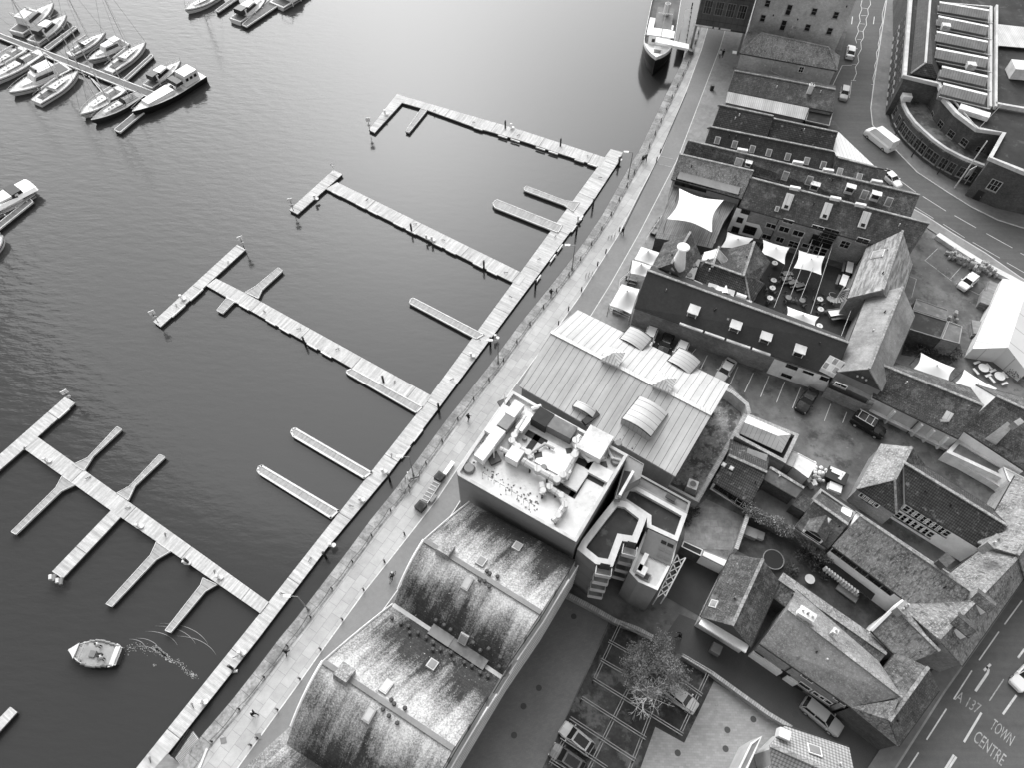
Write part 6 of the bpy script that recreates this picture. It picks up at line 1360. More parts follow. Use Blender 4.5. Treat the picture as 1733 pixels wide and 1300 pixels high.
for nm, xx, yy, zz, dd, m in (('bridge', x0-8.6, 0, 3.8, (3.2, 4.4, 2.3), WHITE), ('bridge_roof', x0-8.4, 0, 5.0, (2.6, 5.6, .2), GREL2), ('deckhouse', x0-15.5, .2, 3.5, (8, 3.6, 1.6), M('ship_house', .13, .7, [('n', 1, .8, 1.2)])), ('hatch_cover', x0-5.6, 0, 3.3, (1.4, 1.6, .5), WHITE2), ('lifeboat', x0-11.5, -2.2, 4.6, (4.2, 1.1, .9), WHITE), ('locker', x0-12.5, 1.9, 3.6, (1.6, 1.0, 1.2), WHITE), ('windlass', x0-4.0, 0, 3.5, (.8, 1.4, .5), GREYM)):
    mb = MB(); mb.box((xx, yy, zz), dd); mb.build(nm, m, sp)
mb = MB(); mb.tube((x0-17, .4, 4.2), (x0-17, .4, 6.6), .65, .6, 14); fu = mb.build('funnel', WHITE2, sp); mb = MB(); mb.tube((x0-17, .4, 6.61), (x0-17, .4, 6.64), .48, .48, 14); mb.build('funnel_opening', DARK, fu)
mb = MB(); mb.tube((x0-7.2, .2, 4), (x0-7.2, .2, 11.5), .09, .06, 6); ms = mb.build('mast', EDGE, sp); mb = MB(); mb.bar((x0-7.2, -1.2, 9.8), (x0-7.2, 1.6, 9.8), .07, .07); mb.build('crosstree', EDGE, ms)
mb = MB(); 
for k in range(4): mb.bar((x0-6.98, -1.5+k*1.0, 4.1), (x0-6.98, -.85+k*1.0, 4.1), .06, .7)
mb.build('bridge_window', GLASS, sp)
gw = thing('ship_gangway', 'bright white covered gangway leading from the ship to the quay', 'gangway', P(1140,78,0)); mb = MB(); a, b_ = P(1110,68,2.2), P(1165,80,1.4); mb.bar(a, b_, 1.7, .5); wparent(mb.build('cover', WHITE), gw); mb = MB(); mb.bar(b_+UP*-.5, P(1170,86,0), 1.6, .1); wparent(mb.build('ramp', GREYM), gw)
pf = thing('mooring_platform', 'long grey mooring platform between the ship and the quay', 'platform', P(1160,50,0)); mb = MB(); mb.slab([P(1160,15,-.4), P(1170,15,-.4), P(1160,76,-.4), P(1148,74,-.4)], .3); wparent(mb.build('deck', M('platform_grey', .24, .8, [('n', .5, .85, 1.1)])), pf); mb = MB()
for k in range(9): c = P(1170-10*k/8, 15+61*k/8, -.4); mb.tube(c-UP*3, c+UP*1.5, .12, .12, 6)
mb.path([P(1170,15,.8), P(1160,76,.8)], .08, 5); wparent(mb.build('pile_rail', DARK), pf)
# wake behind the workboat
random.seed(11); mb = MB()
def foam(cx, cy, r, n, smax=.16):
    for k in range(n):
        a = random.uniform(0, 6.28); rr = r*random.random(); q = P(cx, cy, WZ+.02)+Vector((math.cos(a)*rr, math.sin(a)*rr*.6, 0)); s_ = random.uniform(.02, smax*.6)
        mb.face([q+Vector((math.cos(t)*s_*random.uniform(.6, 1.2), math.sin(t)*s_*random.uniform(.4, 1), 0)) for t in (0, 1.1, 2.2, 3.4, 4.6, 5.4)])
for i in range(26): t = i/25; foam(262+30*t, 1097+24*t, .4, 22 if t < .7 else 5)
for i in range(14): t = i/13; foam(296+34*t, 1118+30*t, .5, 8, .1); foam(208+50*t, 1104+2*t-10*math.sin(t*3), 1.0, 9, .1)
foam(327,1143,.35,26); foam(262,1127,.3,5); foam(205,1108,.5,12,.1)
o = mb.build('wake_foam', FOAM); tag(o, None, None, None, 'stuff')
mb = MB()
for k, (cx, cy, r0) in enumerate(((225,1112,2.6),(240,1112,3.6),(254,1115,4.6),(232,1118,2.0),(262,1120,5.4),(285,1135,4.8),(215,1104,1.8))):
    c = P(cx, cy, WZ+.015); pts = [c+Vector((math.cos(t)*r0*1.2, math.sin(t)*r0*.8, 0)) for t in [.5+.09*i for i in range(14)]]
    A = pts; 
    for i, (p, q) in enumerate(zip(A, A[1:])): w_ = .022*math.sin(math.pi*(i+.5)/13)+.01; dd = (q-p).normalized(); nn = Vector((-dd.y, dd.x, 0))*w_; mb.face([p-nn, q-nn, q+nn+UP*.02, p+nn+UP*.02])
o = mb.build('wake_ripples', M('ripple_water', .12, .3)); tag(o, None, None, None, 'stuff')
# ---------------------------------------------------------------- sails and tents
def sail(label, px, z, peak=.7, pk=(.5, .5), inw=.12, m=FAB, legs=True, zs=None, name='shade_sail', cat='shade sail'):
    q = [P(x, y, (zs[i] if zs else z)) for i, (x, y) in enumerate(px)]; c = sum(q, Vector())/4; c.z = 0; r = thing(name, label, cat, c); N = 14; G = []
    for i in range(N+1):
        row = []
        for j in range(N+1):
            s, t = i/N, j/N; p = (q[0]*(1-s)+q[1]*s)*(1-t)+(q[3]*(1-s)+q[2]*s)*t; ct = (q[0]+q[1]+q[2]+q[3])/4
            e = max(4*s*(1-s)*((2*t-1)**4), 4*t*(1-t)*((2*s-1)**4)); p = p+(ct-p)*inw*e
            dd = math.hypot((s-pk[0]), (t-pk[1])); p.z += peak*max(0, 1-dd*1.9)**1.35; row.append(p)
        G.append(row)
    mb = MB()
    for i in range(N):
        for j in range(N): mb.face([G[i][j], G[i+1][j], G[i+1][j+1], G[i][j+1]])
    wparent(mb.build('canopy', m, smooth=True), r)
    if legs:
        for p in q: mb = MB(); o_ = (p-c); o_.z = 0; o_.normalize(); mb.tube(Vector((p.x, p.y, 0))+o_*.1, p+UP*.05, .06, .05, 6); wparent(mb.build('pole', GREYM), r)
    top = G[int(pk[0]*N)][int(pk[1]*N)]; mb = MB(); mb.tube(top-UP*.05, top+UP*.12, .12, .05, 8); wparent(mb.build('cap', EDGE), r)
    return r
sail('largest dazzling white shade sail stretched over the planked terrace', [(1149.5,318),(1224.6,338),(1205,392.6),(1129,370)], 6, .5, inw=.2, m=WHITE)
sail('cream shade sail tucked beside the white bay of the courtyard wall', [(1231,392),(1275,403),(1262,424),(1220,418)], 3.4, .7, m=FAB2)
sail('cream shade sail in the courtyard near the tiled gable, left of the pair', [(1291,405),(1336,418.5),(1328,447),(1288,428)], 3.4, .8)
sail('cream shade sail in the middle of the courtyard, right of the pair', [(1352,423),(1396,433),(1390,465),(1343,453)], 3.4, .8)
sail('cream shade sail partly hidden by the ridge of the long slate roof', [(1332,518),(1386,536),(1380,556),(1328,538)], 3.4, .7)
sail('white shade sail beside the planting bed, left of two above the dark tiled roof', [(1558.6,596.5),(1616,622.5),(1605,651),(1546,624)], 3.2, .8)
sail('white shade sail nearest the right house, right of two above the dark tiled roof', [(1631.7,625),(1687.5,658),(1667,684),(1613.5,650)], 3.2, .8)
sail('white canvas tent roof at the quay front, upper one of two touching tents', [(1085,416.6),(1116.5,427),(1104,449),(1073.6,438)], 2.6, 1.1, inw=.04, name='tent', cat='tent')
sail('white canvas tent roof at the quay front, lower one of two touching tents', [(1070,439.5),(1103,449.5),(1093,468),(1067,462)], 2.6, 1.1, inw=.04, name='tent', cat='tent')
sail('separate white peaked tent over fenced seating at the head of the long slate house', [(1052,480),(1082.6,489),(1068,531),(1031.6,516)], 2.6, 1.7, inw=.04, name='tent', cat='tent')
sail('small triangular white sail over the glazed box by the east ranges', [(1439,505.5),(1467.7,498.7),(1461,514),(1458,515)], 3.4, .0, legs=False)
# ---------------------------------------------------------------- street furniture
proto = None
def copies(proto_fn, pts, label_fn, rz=0.0, z=0.0):
    base = None
    for i, p in enumerate(pts):
        loc = P(p[0], p[1], z); r_ = p[2] if len(p) > 2 else rz
        if base is None: base = proto_fn(); base.location = loc; base.rotation_euler = (0, 0, r_); base['label'] = label_fn(i)
        else: dup(base, loc, r_, label_fn(i))
def mk_lamp():
    r = thing('quay_lamp', '', 'street lamp', group='lamps along the quay edge'); mb = MB(); mb.tube((0,0,0), (0,0,5.4), .09, .06, 8); mb.tube((0,0,0), (0,0,.6), .16, .14, 8); mb.build('pole', GREYM, r)
    mb = MB(); mb.bar((0,0,5.4), (-.9,0,5.5), .08, .08); mb.build('arm', GREYM, r); mb = MB(); mb.box((-1.15,0,5.5), (.8,.34,.16)); mb.build('lamp_head', WHITE, r); return r
lampsp = [(522,1033),(700,806),(843,614),(968,456),(1063,300)]
wh_ = ['beside the nearest arm', 'beside the planter bench', 'opposite the third arm', 'opposite the second arm', 'near the farthest arm']
copies(mk_lamp, lampsp, lambda i: 'slim grey quay lamp with white head over the water, '+wh_[i])
def mk_post():
    r = thing('chain_post', '', 'bollard', group='chain posts along the stone coping'); mb = MB(); mb.tube((0,0,.05), (0,0,.85), .10, .07, 8); mb.build('post', DARK, r); mb = MB(); mb.tube((0,0,.85), (0,0,.98), .10, .05, 8); mb.build('cap', GREYM, r)
    mb = MB(); mb.path([Vector((.05,0,.75)), Vector((1.0,0,.42)), Vector((1.95,0,.32)), Vector((2.9,0,.42)), Vector((3.85,0,.75))], .035, 4); mb.build('chain', DARK, r); return r
base = None; off = offset_poly(QE, 1.25); dist = 0
for a, b_ in zip(off[1:], off[2:]):
    L = (b_-a).length; k = 0; d = (b_-a).normalized()
    while dist < L:
        q = a+d*dist; dist += 3.9
        if base is None: base = mk_post(); base.location = q; base.rotation_euler = (0, 0, math.atan2(d.y, d.x)); base['label'] = 'dark chain post on the pale stone quay coping'
        else: dup(base, q, math.atan2(d.y, d.x))
    dist -= L
def mk_bol():
    r = thing('bollard', '', 'bollard', group='bollards between promenade and quay road'); mb = MB(); mb.tube((0,0,0), (0,0,.85), .11, .09, 8); mb.build('shaft', DARK, r); mb = MB(); mb.tube((0,0,.85), (0,0,.98), .13, .06, 8); mb.build('head', GREYM, r); return r
bl = [(685,906),(651,952),(616,1000),(580,1050),(543,1100),(508,1150),(470,1202),(436,1250),(425,1262),(945,549),(962,525),(984,492),(1011,449),(1025,428),(1048,391),(1117,258),(1111,272)]
copies(mk_bol, bl, lambda i: 'small dark bollard on the line between paving and quay road')
# planter bench on the promenade
pb = thing('planter_bench', 'long slatted bench between two dark square planters on the promenade', 'bench', P(730,832,0))
for p, s_ in (((712,858),1.15),((744,808),1.1)):
    mb = MB(); mb.box(P(p[0], p[1], .4), (s_, s_, .8), .95); o = mb.build('planter', DARK); wparent(o, pb); mb = MB(); mb.box(P(p[0], p[1], .79), (s_*.8, s_*.8, .06), .95); o2 = mb.build('soil', SOIL); o2.parent = o
a, b_ = P(717,850,.5), P(740,815,.5); d = (b_-a).normalized(); n = Vector((d.y, -d.x, 0))
mb = MB(); mb.bar(a, b_, .8, .1); wparent(mb.build('seat', WOOD), pb); mb = MB(); mb.bar(a+n*.5, b_+n*.5, .08, .08)
for k in range(6): c = a+(b_-a)*(k+.5)/6; mb.bar(c-n*.45+UP*.08, c+n*.45+UP*.08, .08, .06)
wparent(mb.build('arm_rest', EDGE), pb)
wt = thing('bench', 'plain white bench slab at the upper end of the planter bench', 'bench', P(759,794,0)); mb = MB(); mb.bar(P(752,803,.5), P(767,782,.5), .55, .12); wparent(mb.build('seat', WHITE), wt)
for p in ((755,799),(764,786)): mb = MB(); mb.box(P(p[0], p[1], .22), (.4, .3, .44), .95); wparent(mb.build('leg', GREYM), wt)
sb = thing('bench', 'small dark seat on the road side of the planter bench', 'bench', P(733,843,0)); mb = MB(); mb.bar(P(728,850,.4), P(737,838,.4), .55, .2); wparent(mb.build('seat', WOOD), sb)
an_ = thing('mooring_gear', 'pile of mooring chain and rope with a dark anchor by the quay edge', 'mooring gear', P(688,826,0)); mb = MB()
random.seed(2)
for k in range(16): a = random.uniform(0, 6.3); c = P(688,826,.15)+Vector((math.cos(a)*.6, math.sin(a)*.9, random.uniform(0, .3))); mb.tube(c, c+Vector((random.uniform(-.6,.6), random.uniform(-.6,.6), random.uniform(0,.5))), .07, .05, 5)
wparent(mb.build('chain_heap', GREYM), an_)
mb = MB(); c = P(694,812,.2); mb.bar(c, c+Vector((1.2,.3,.3)), .12, .12); mb.bar(c+Vector((1.2,-.3,.3)), c+Vector((1.2,.9,.3)), .1, .1); wparent(mb.build('anchor', DARK), an_)
for p, lb in (((1034,406),'cluster of two cycle hoops and a cradle above the walker on the road'),((996,470),'single cycle rack by the road line near the second lamp')):
    r = thing('cycle_rack', lb, 'cycle rack', P(p[0], p[1], 0)); 
    for k in range(3): mb = MB(); c = P(p[0], p[1], 0)+Vector((k*.5-.5, k*.2, 0)); mb.path([c, c+UP*.8, c+UP*.8+Vector((.2,.7,0)), c+Vector((.2,.7,0))], .05, 5); o = mb.build('hoop', STEEL); wparent(o, r)
for p in ((1204,152),): r = thing('litter_bin', 'dark litter bin on the shopfront pavement below the pair of walkers', 'bin', P(p[0], p[1], 0)); mb = MB(); mb.box((0,0,.55), (.6,.6,1.1)); mb.build('body', DARK, r); mb = MB(); mb.box((0,0,1.14), (.66,.66,.1)); mb.build('lid', GREYM, r)
for p, lb in (((378,1254),'dark square access hatch in the promenade paving at the lower left'),((437,1247),'small dark hatch beside the road line at the lower left')): o = sheet('paving_hatch', [(p[0]-6,p[1]-4,.06),(p[0]+4,p[1]-6,.06),(p[0]+6,p[1]+4,.06),(p[0]-4,p[1]+6,.06)], GREYM)
# ---------------------------------------------------------------- pontoon fittings
def mk_pile():
    r = thing('mooring_pile', '', 'pile', group='piles holding the pontoons'); mb = MB(); mb.tube((0,0,-1.5), (0,0,2.1), .16, .16, 10); mb.build('shaft', M('pile_dark', .022, .6), r); mb = MB(); mb.tube((0,0,2.1), (0,0,2.3), .18, .05, 10); mb.build('cap', GREYM, r); return r
pl = [(1003,352),(1047,281),(975,397),(906,488),(830,585),(743,697),(660,815),(552,945),(396,1134),(697,394),(819,456),(855,220),(948,250),(517,584),(650,650),(322,956)]
copies(mk_pile, pl, lambda i: 'dark round pile guiding the floating pontoons', z=WZ)
def mk_ped():
    r = thing('service_pedestal', '', 'service pedestal', group='white service pedestals on the pontoons'); mb = MB(); mb.box((0,0,.45), (.32,.28,.9)); mb.build('body', WHITE, r); mb = MB(); mb.box((0,0,.95), (.38,.34,.1)); mb.build('cap', EDGE, r); mb = MB(); mb.tube((.35,.1,.05), (.35,.1,.15), .3, .3, 12); mb.build('hose_reel', EDGE, r); return r
copies(mk_ped, [(722,404),(731,407),(308,506),(80,782),(235,893),(370,979),(530,330)if False else (533,337),(652,193),(865,216),(648,800),(610,848),(560,925),(408,1107),(343,1190),(1047,271),(838,573),(978,372),(797,603),(315,955)], lambda i: 'small white service pedestal on the pontoon deck', z=ZD+.2)
def mk_cleat():
    r = thing('mooring_cleat', '', 'cleat', group='dark mooring cleats with coiled rope on the pontoons'); mb = MB(); mb.bar((-.22,0,.14), (.22,0,.14), .06, .06); mb.bar((-.08,0,0), (-.08,0,.14), .05, .05); mb.bar((.08,0,0), (.08,0,.14), .05, .05); mb.build('cleat', DARK, r)
    mb = MB(); mb.path([Vector((.35+math.cos(i*.7)*(.15-.005*i), math.sin(i*.7)*(.15-.005*i), .03+.004*i)) for i in range(20)], .02, 4); mb.build('rope_coil', CLM, r); return r
cl_ = []
random.seed(31)
for (x1, y1, x2, y2, n_) in ((240,1300,704,712,7),(712,700,1030,268,6),(62,752,430,1020,4),(372,486,712,674,4),(575,318,876,470,4),(700,176,1010,270,4),(112,688,10,782,2),(262,546,400,422,2)):
    for k in range(n_):
        t = (k+random.uniform(.15,.85))/n_; cl_.append((x1+(x2-x1)*t+random.uniform(4,9), y1+(y2-y1)*t+random.uniform(1,4), random.uniform(0,3)))
copies(mk_cleat, cl_, lambda i: 'dark mooring cleat with coiled rope on the pontoon boards', z=ZD+.18)
def mk_sign():
    r = thing('pontoon_sign', '', 'sign', group='white signs on the pontoon heads'); mb = MB(); mb.tube((0,0,0), (0,0,2.6), .06, .05, 6); mb.build('post', DARK, r); mb = MB(); mb.box((0,0,2.5), (.85,.08,.8)); mb.build('board', WHITE, r); mb = MB(); mb.tube((.0,-.1,1.4), (0,-.18,1.4), .3, .3, 12); mb.build('life_ring', EDGE, r); return r
copies(mk_sign, [(268,546,.6),(497,357,.3),(414,421,.6),(124,680,.7),(626,221,.2)], lambda i: 'white square sign on a post, '+['lower end of the third T-head','lower end of the second T-head','upper end of the third T-head','upper end of the nearest T-head','tip of the farthest short head'][i], z=ZD+.2)
lr = thing('life_ring_post', 'pale curved life ring post at the top of the second T-head', 'life ring', P(565,288,ZD+.2)); mb = MB(); mb.tube((0,0,0), (0,0,1.1), .05, .05, 6); mb.build('post', EDGE, lr); mb = MB(); mb.path([Vector((math.cos(t)*.35, 0, 1.3+math.sin(t)*.35)) for t in [i*.6 for i in range(11)]], .08, 5); mb.build('ring', EDGE, lr)
bf = thing('buffer_stack', 'stack of buffers and tyres on the end of the wide pontoon spur', 'buffers', P(100,970,ZD+.35)); 
for k in range(4): mb = MB(); mb.tube((-.9+k*.5, -.35+(k%2)*.3-.2*k, .1), (-.7+k*.5, -.9-.2*k, .1), .22, .22, 8); mb.build('buffer', [EDGE, GREYM][k % 2], bf)
for p, lb in (((693,802),'tiny white buoy floating by the quay below the upper bordered finger'),((398,1138),'tiny white buoy floating between the walkway and the quay near the nearest arm')): r = thing('buoy', lb, 'buoy', P(p[0], p[1], WZ)); mb = MB(); mb.tube((-.3,0,.1), (.3,.1,.1), .18, .18, 10); mb.build('float', WHITE, r); mb = MB(); mb.tube((.3,.1,.1), (.42,.14,.1), .05, .05, 6); mb.build('eye', DARK, r)
# gangway to the pontoon
gwy = thing('gangway', 'slatted grey gangway with dark rails from the quay down to the pontoon', 'gangway', P(316,1268,WZ)); a = P(303,1292,ZD+.1); b_ = P(333,1247,-.1); d = (b_-a).normalized(); n = Vector((d.y, -d.x, 0)).normalized()
mb = MB(); mb.bar(a, b_, 1.5, .12); wparent(mb.build('ramp', GREYM), gwy)
mb = MB(); L = (b_-a).length
for k in range(22): c = a+(b_-a)*(k+.5)/22+UP*.09; mb.bar(c-n*.65, c+n*.65, .07, .05)
o = mb.build('tread', EDGE); wparent(o, gwy); o['kind'] = 'stuff'
for s in (-1, 1):
    mb = MB(); A_ = a+n*s*.78; B_ = b_+n*s*.78; mb.bar(A_+UP*1.1, B_+UP*1.1, .07, .07); mb.bar(A_+UP*.55, B_+UP*.55, .05, .05)
    for k in range(7): c = A_+(B_-A_)*k/6; mb.bar(c, c+UP*1.1, .05, .05)
    wparent(mb.build('hand_rail', STEEL if s > 0 else DARK), gwy)
mb = MB(); mb.slab([P(283,1276,ZD+.18), P(308,1296,ZD+.18), P(290,1318,ZD+.18), P(262,1300,ZD+.18)], .2); wparent(mb.build('landing', WOOD), gwy)
lp = thing('landing_stage', 'grey landing stage ramp at the foot of the quay by the gangway', 'landing stage', P(330,1290,-.5)); mb = MB(); mb.slab([P(309,1299,-.2), P(336,1258,-.2), P(350,1268,-.2), P(325,1330,-.2), P(290,1330,-.2)], 1.5); wparent(mb.build('slab', M('landing_concrete', .13, .9, [('n', .5, .75, 1.2)])), lp); mb = MB(); mb.bar(P(326,1330,.0), P(351,1268,.0), .25, .3); wparent(mb.build('kerb', WHITE2), lp)
# ---------------------------------------------------------------- courtyard furniture
def mk_rt():
    r = thing('round_table', '', 'table', group='round cafe tables in the courtyard'); mb = MB(); mb.tube((0,0,.72), (0,0,.76), .48, .48, 18); mb.build('table_top', EDGE, r); mb = MB(); mb.tube((0,0,0), (0,0,.72), .05, .05, 6); mb.tube((0,0,0), (0,0,.04), .25, .25, 10); mb.build('pedestal', DARK, r); mb = MB(); mb.tube((0,0,.76), (0,0,.95), .05, .05, 6); mb.build('centre_lamp', DARK, r); return r
copies(mk_rt, [(1307,479),(1305,492),(1301,509),(1385,511),(1386,528),(1384,556),(1309,450)], lambda i: 'pale round cafe table in the dark courtyard, '+['topmost of three in a column','middle of three in a column','lowest of three in a column','upper one beside the spiral stair','lower one beside the spiral stair','half hidden by the shade sail','dim one beneath the left sail'][i])
def mk_chair():
    r = thing('cafe_chair', '', 'chair', group='dark chairs around the round cafe tables'); mb = MB(); mb.box((0,0,.45), (.42,.42,.05)); mb.build('seat', CLM, r); mb = MB(); mb.box((-.2,0,.7), (.04,.4,.45)); mb.build('backrest', CLM, r)
    for sx in (-1, 1):
        for sy in (-1, 1): mb = MB(); mb.tube((sx*.18,sy*.18,0), (sx*.18,sy*.18,.44), .02, .02, 4); mb.build('leg', GREYM, r)
    return r
cb0 = None
for i, t_ in enumerate([(1307,479),(1305,492),(1301,509),(1385,511),(1386,528),(1355,513),(1332,508)]):
    for k in range(3):
        a = k*2.1+i; q = P(t_[0], t_[1], 0)+Vector((math.cos(a), math.sin(a), 0))*.85
        if cb0 is None: cb0 = mk_chair(); cb0.location = q; cb0.rotation_euler = (0,0,a+math.pi); cb0['label'] = 'dark cafe chair at a round courtyard table'
        else: dup(cb0, q, a+math.pi)
for p, lb in (((1355,513),'dim round table between the dark benches of the courtyard'),((1332,508),'dimmest round table left of the benches in the courtyard')):
    r = thing('round_table', lb, 'table', P(p[0], p[1], 0)); mb = MB(); mb.tube((0,0,.72), (0,0,.76), .48, .48, 18); mb.build('table_top', GREYM, r); mb = MB(); mb.tube((0,0,0), (0,0,.72), .05, .05, 6); mb.build('pedestal', DARK, r)
def mk_long():
    r = thing('dining_table', '', 'table', group='white dining tables on the raised balcony'); mb = MB(); mb.box((0,0,.74), (2.4,1.0,.06)); mb.build('table_top', WHITE, r)
    for sx in (-1, 1):
        mb = MB(); mb.box((sx*.95,0,.37), (.1,.7,.72)); mb.build('leg', GREYM, r)
    for s in (-1, 1): mb = MB(); mb.box((0,s*.85,.45), (2.2,.35,.06)); mb.build('bench_seat', GREYM, r)
    return r
copies(mk_long, [(1440,430,-.2),(1435,457,1.2),(1425.5,479,1.1),(1413,534,.2)], lambda i: 'white rectangular table, '+['topmost by the east range','long one with chairs on both sides','short one above the spiral stair','one below the spiral stair'][i], z=.3)
sp_ = thing('spiral_staircase', 'spiral staircase with pale fanned treads in the courtyard corner', 'staircase', P(1410,515,0)); mb = MB(); mb.tube((0,0,0), (0,0,4.2), .1, .1, 8); mb.build('newel', EDGE, sp_)
for k in range(16):
    a = k*.34+1.4; u = Vector((math.cos(a), math.sin(a), 0)); v = Vector((math.cos(a+.3), math.sin(a+.3), 0)); z = .25+k*.2; mb = MB(); mb.slab([u*.1+UP*z, u*1.35+UP*z, v*1.35+UP*z, v*.1+UP*z], .05); mb.build('tread', CONC, sp_)
mb = MB(); mb.path([Vector((math.cos(k*.34+1.4)*1.35, math.sin(k*.34+1.4)*1.35, 1.1+k*.2)) for k in range(16)], .03, 4); mb.build('hand_rail', STEEL, sp_)
for (a, b_, lb) in (((1357,400),(1310,520),'leftmost'),((1375,405),(1338,500),'second'),((1392,412),(1355,505),'third'),((1415,395),(1372,530),'fourth'),((1440,525),(1423,570),'last short')):
    r = thing('cable_line', 'thin pale catenary cable strung across the courtyard, '+lb+' from the quay side', 'cable', P(*a, 0)); mb = MB(); mb.bar(P(*a, 3.6), P(*b_, 3.6), .06, .06); wparent(mb.build('cable', STEEL), r)
def mk_pic():
    r = thing('picnic_bench', '', 'bench', group='dark picnic benches around the courtyard and tents'); mb = MB(); mb.box((0,0,.72), (1.6,.7,.06)); mb.build('table_top', WOOD, r)
    for s in (-1, 1): mb = MB(); mb.box((0,s*.65,.44), (1.6,.25,.05)); mb.build('seat', WOOD, r); mb = MB(); mb.box((s*.6,0,.35), (.08,1.2,.7)); mb.build('leg', DARK, r)
    return r
copies(mk_pic, [(1331,468,.2),(1329,476,.2),(1340,482,.3),(1069,477,-.3),(1066,471,-.3),(1045,527,-.4),(1052,523,-.4),(1107,395,1.1),(1112,387,1.1),(1118,378,1.1),(1351,487,.3)], lambda i: 'wooden picnic bench, '+['upper one left of the cable lines','lower one left of the cable lines','one under the cables','lower one beside the quay front tents','upper one beside the quay front tents','left one inside the peaked tent rails','right one inside the peaked tent rails','nearest one beside the terrace','middle one beside the terrace','far one beside the terrace','one deep in the courtyard'][i])
fn = thing('seating_fence', 'low pale fence enclosing the tent seating along the quay road', 'fence', P(1045,510,0)); 
rail(lambda mb, nm, m: (lambda o: (wparent(o, fn), o)[1])(mb.build(nm, m)), [(1069,462),(1048,480),(1046,495)], 0, 1.0, EDGE, name='railing'); rail(lambda mb, nm, m: (lambda o: (wparent(o, fn), o)[1])(mb.build(nm, m)), [(1030,520),(1031,527),(1064,542)], 0, 1.0, EDGE, name='railing')
fn2 = thing('terrace_stair_fence', 'slim pale fence and steps beside the planked terrace', 'fence', P(1105,405,0)); rail(lambda mb, nm, m: (lambda o: (wparent(o, fn2), o)[1])(mb.build(nm, m)), [(1092,410),(1125,362)], 0, 1.0, EDGE, name='railing')
# kegs
def mk_keg():
    r = thing('keg', '', 'keg', group='metal kegs stacked along the yard wall'); mb = MB(); mb.tube((0,0,0), (0,0,.2), .2, .24, 10, False); mb.tube((0,0,.2), (0,0,.5), .24, .24, 10, False); mb.tube((0,0,.5), (0,0,.66), .24, .2, 10); mb.build('barrel', STEEL, r); mb = MB(); mb.tube((0,0,.66), (0,0,.67), .1, .1, 8); mb.build('top_well', GREYM, r); return r
random.seed(5); kp = []
for k in range(62): t = random.random(); kp.append((1604+52*t+random.uniform(-5, 4), 432+27*t+random.uniform(-4, 6)))
for k in range(18): t = random.random(); kp.append((1656+26*t+random.uniform(-3, 3), 452+18*t+random.uniform(-3, 3)))
for k in range(5): kp.append((1610+random.uniform(-7, 7), 539+random.uniform(-5, 5)))
kk = None
for i, p in enumerate(kp):
    q = P(p[0], p[1], 0); q.z = 0 if i % 3 else .67
    if kk is None: kk = mk_keg(); kk.location = q; kk['label'] = 'steel beer keg in the yard'
    else: dup(kk, q, 0)
def pallet(label, px, d, rz, m=WOOD, n=4, name='pallet_stack', cat='pallets'):
    r = thing(name, label, cat, P(px[0], px[1], 0), rz)
    for k in range(n): mb = MB(); mb.box((random.uniform(-.1,.1), random.uniform(-.1,.1), .1+k*d[2]/n), (d[0], d[1], d[2]/n*.8)); mb.build('layer', m if k % 2 else EDGE if random.random() < .3 else m, r)
pallet('pile of pallets and boards leaning beside the marquee, upper one', (1672,496), (1.4,3.0,1.2), -.5); pallet('pile of pallets and boards leaning beside the marquee, middle one', (1664,514), (1.8,2.6,1.4), -.5); pallet('pile of crates by the lower corner of the marquee', (1648,562), (1.4,2.6,1.2), -.2)
for p, lb in (((1660,627),'round picnic table with pale curved benches nearest the marquee'),((1687,641),'round picnic table with pale curved benches nearest the right edge')):
    r = thing('round_picnic_table', lb, 'table', P(p[0], p[1], 0)); mb = MB(); mb.tube((0,0,.72), (0,0,.77), .75, .75, 18); mb.build('table_top', WHITE2, r)
    for k in range(4): a = k*math.pi/2+.4; mb = MB(); mb.box((math.cos(a)*1.2, math.sin(a)*1.2, .45), (.35, 1.1, .06), a); mb.build('seat', WHITE2, r)
    mb = MB(); mb.tube((0,0,0), (0,0,.72), .1, .1, 6); mb.build('pedestal', DARK, r)
# bins behind the pavilion
def wbin(px, lb, m, rz=.3):
    r = thing('wheelie_bin', lb, 'bin', P(px[0], px[1], 0), rz); mb = MB(); mb.box((0,0,.6), (.65,.75,1.1)); mb.build('body', m, r); mb = MB(); mb.box((0,.02,1.19), (.7,.8,.08)); mb.build('lid', m, r)
wbin((1356,815), 'grey wheelie bin left of three behind the white flat shed', GREYM); wbin((1364,819), 'grey wheelie bin in the middle of three behind the white flat shed', STEEL); wbin((1372,824), 'pale wheelie bin right of three behind the white flat shed', EDGE)
rp = thing('rubbish_heap', 'heap of white and grey rubbish sacks beside the white flat shed', 'rubbish', P(1383,805,0))
for k in range(26):
    a = random.uniform(0, 6.3); rr = random.random()*1.5; s_ = random.uniform(.22, .42); c = Vector((math.cos(a)*rr, math.sin(a)*rr*1.2, .3+random.random()*.6)); mb = MB(); mb.loft([[c+Vector((math.cos(t)*s_*f, math.sin(t)*s_*f, z*s_)) for t in [i*1.047 for i in range(6)]] for f, z in ((.5, -.8), (1, -.2), (.9, .5), (.3, .95))]); mb.build('sack', [EDGE, WHITE, STEEL][k % 3], rp)
sk_ = thing('skip', 'dark skip with a white board inside by the yard entrance', 'skip', P(1411,812,0), -.5); mb = MB(); mb.box((0,0,.6), (2.4,1.7,1.2), taper=1.1); mb.build('body', DARK, sk_); mb = MB(); mb.box((-.2,.3,1.25), (1.3,.4,.08)); mb.build('board', WHITE, sk_)
pallet('stack of pale slatted pallets at the yard entrance', (1409,830), (1.6,1.2,.9), -.4, EDGE, 5)
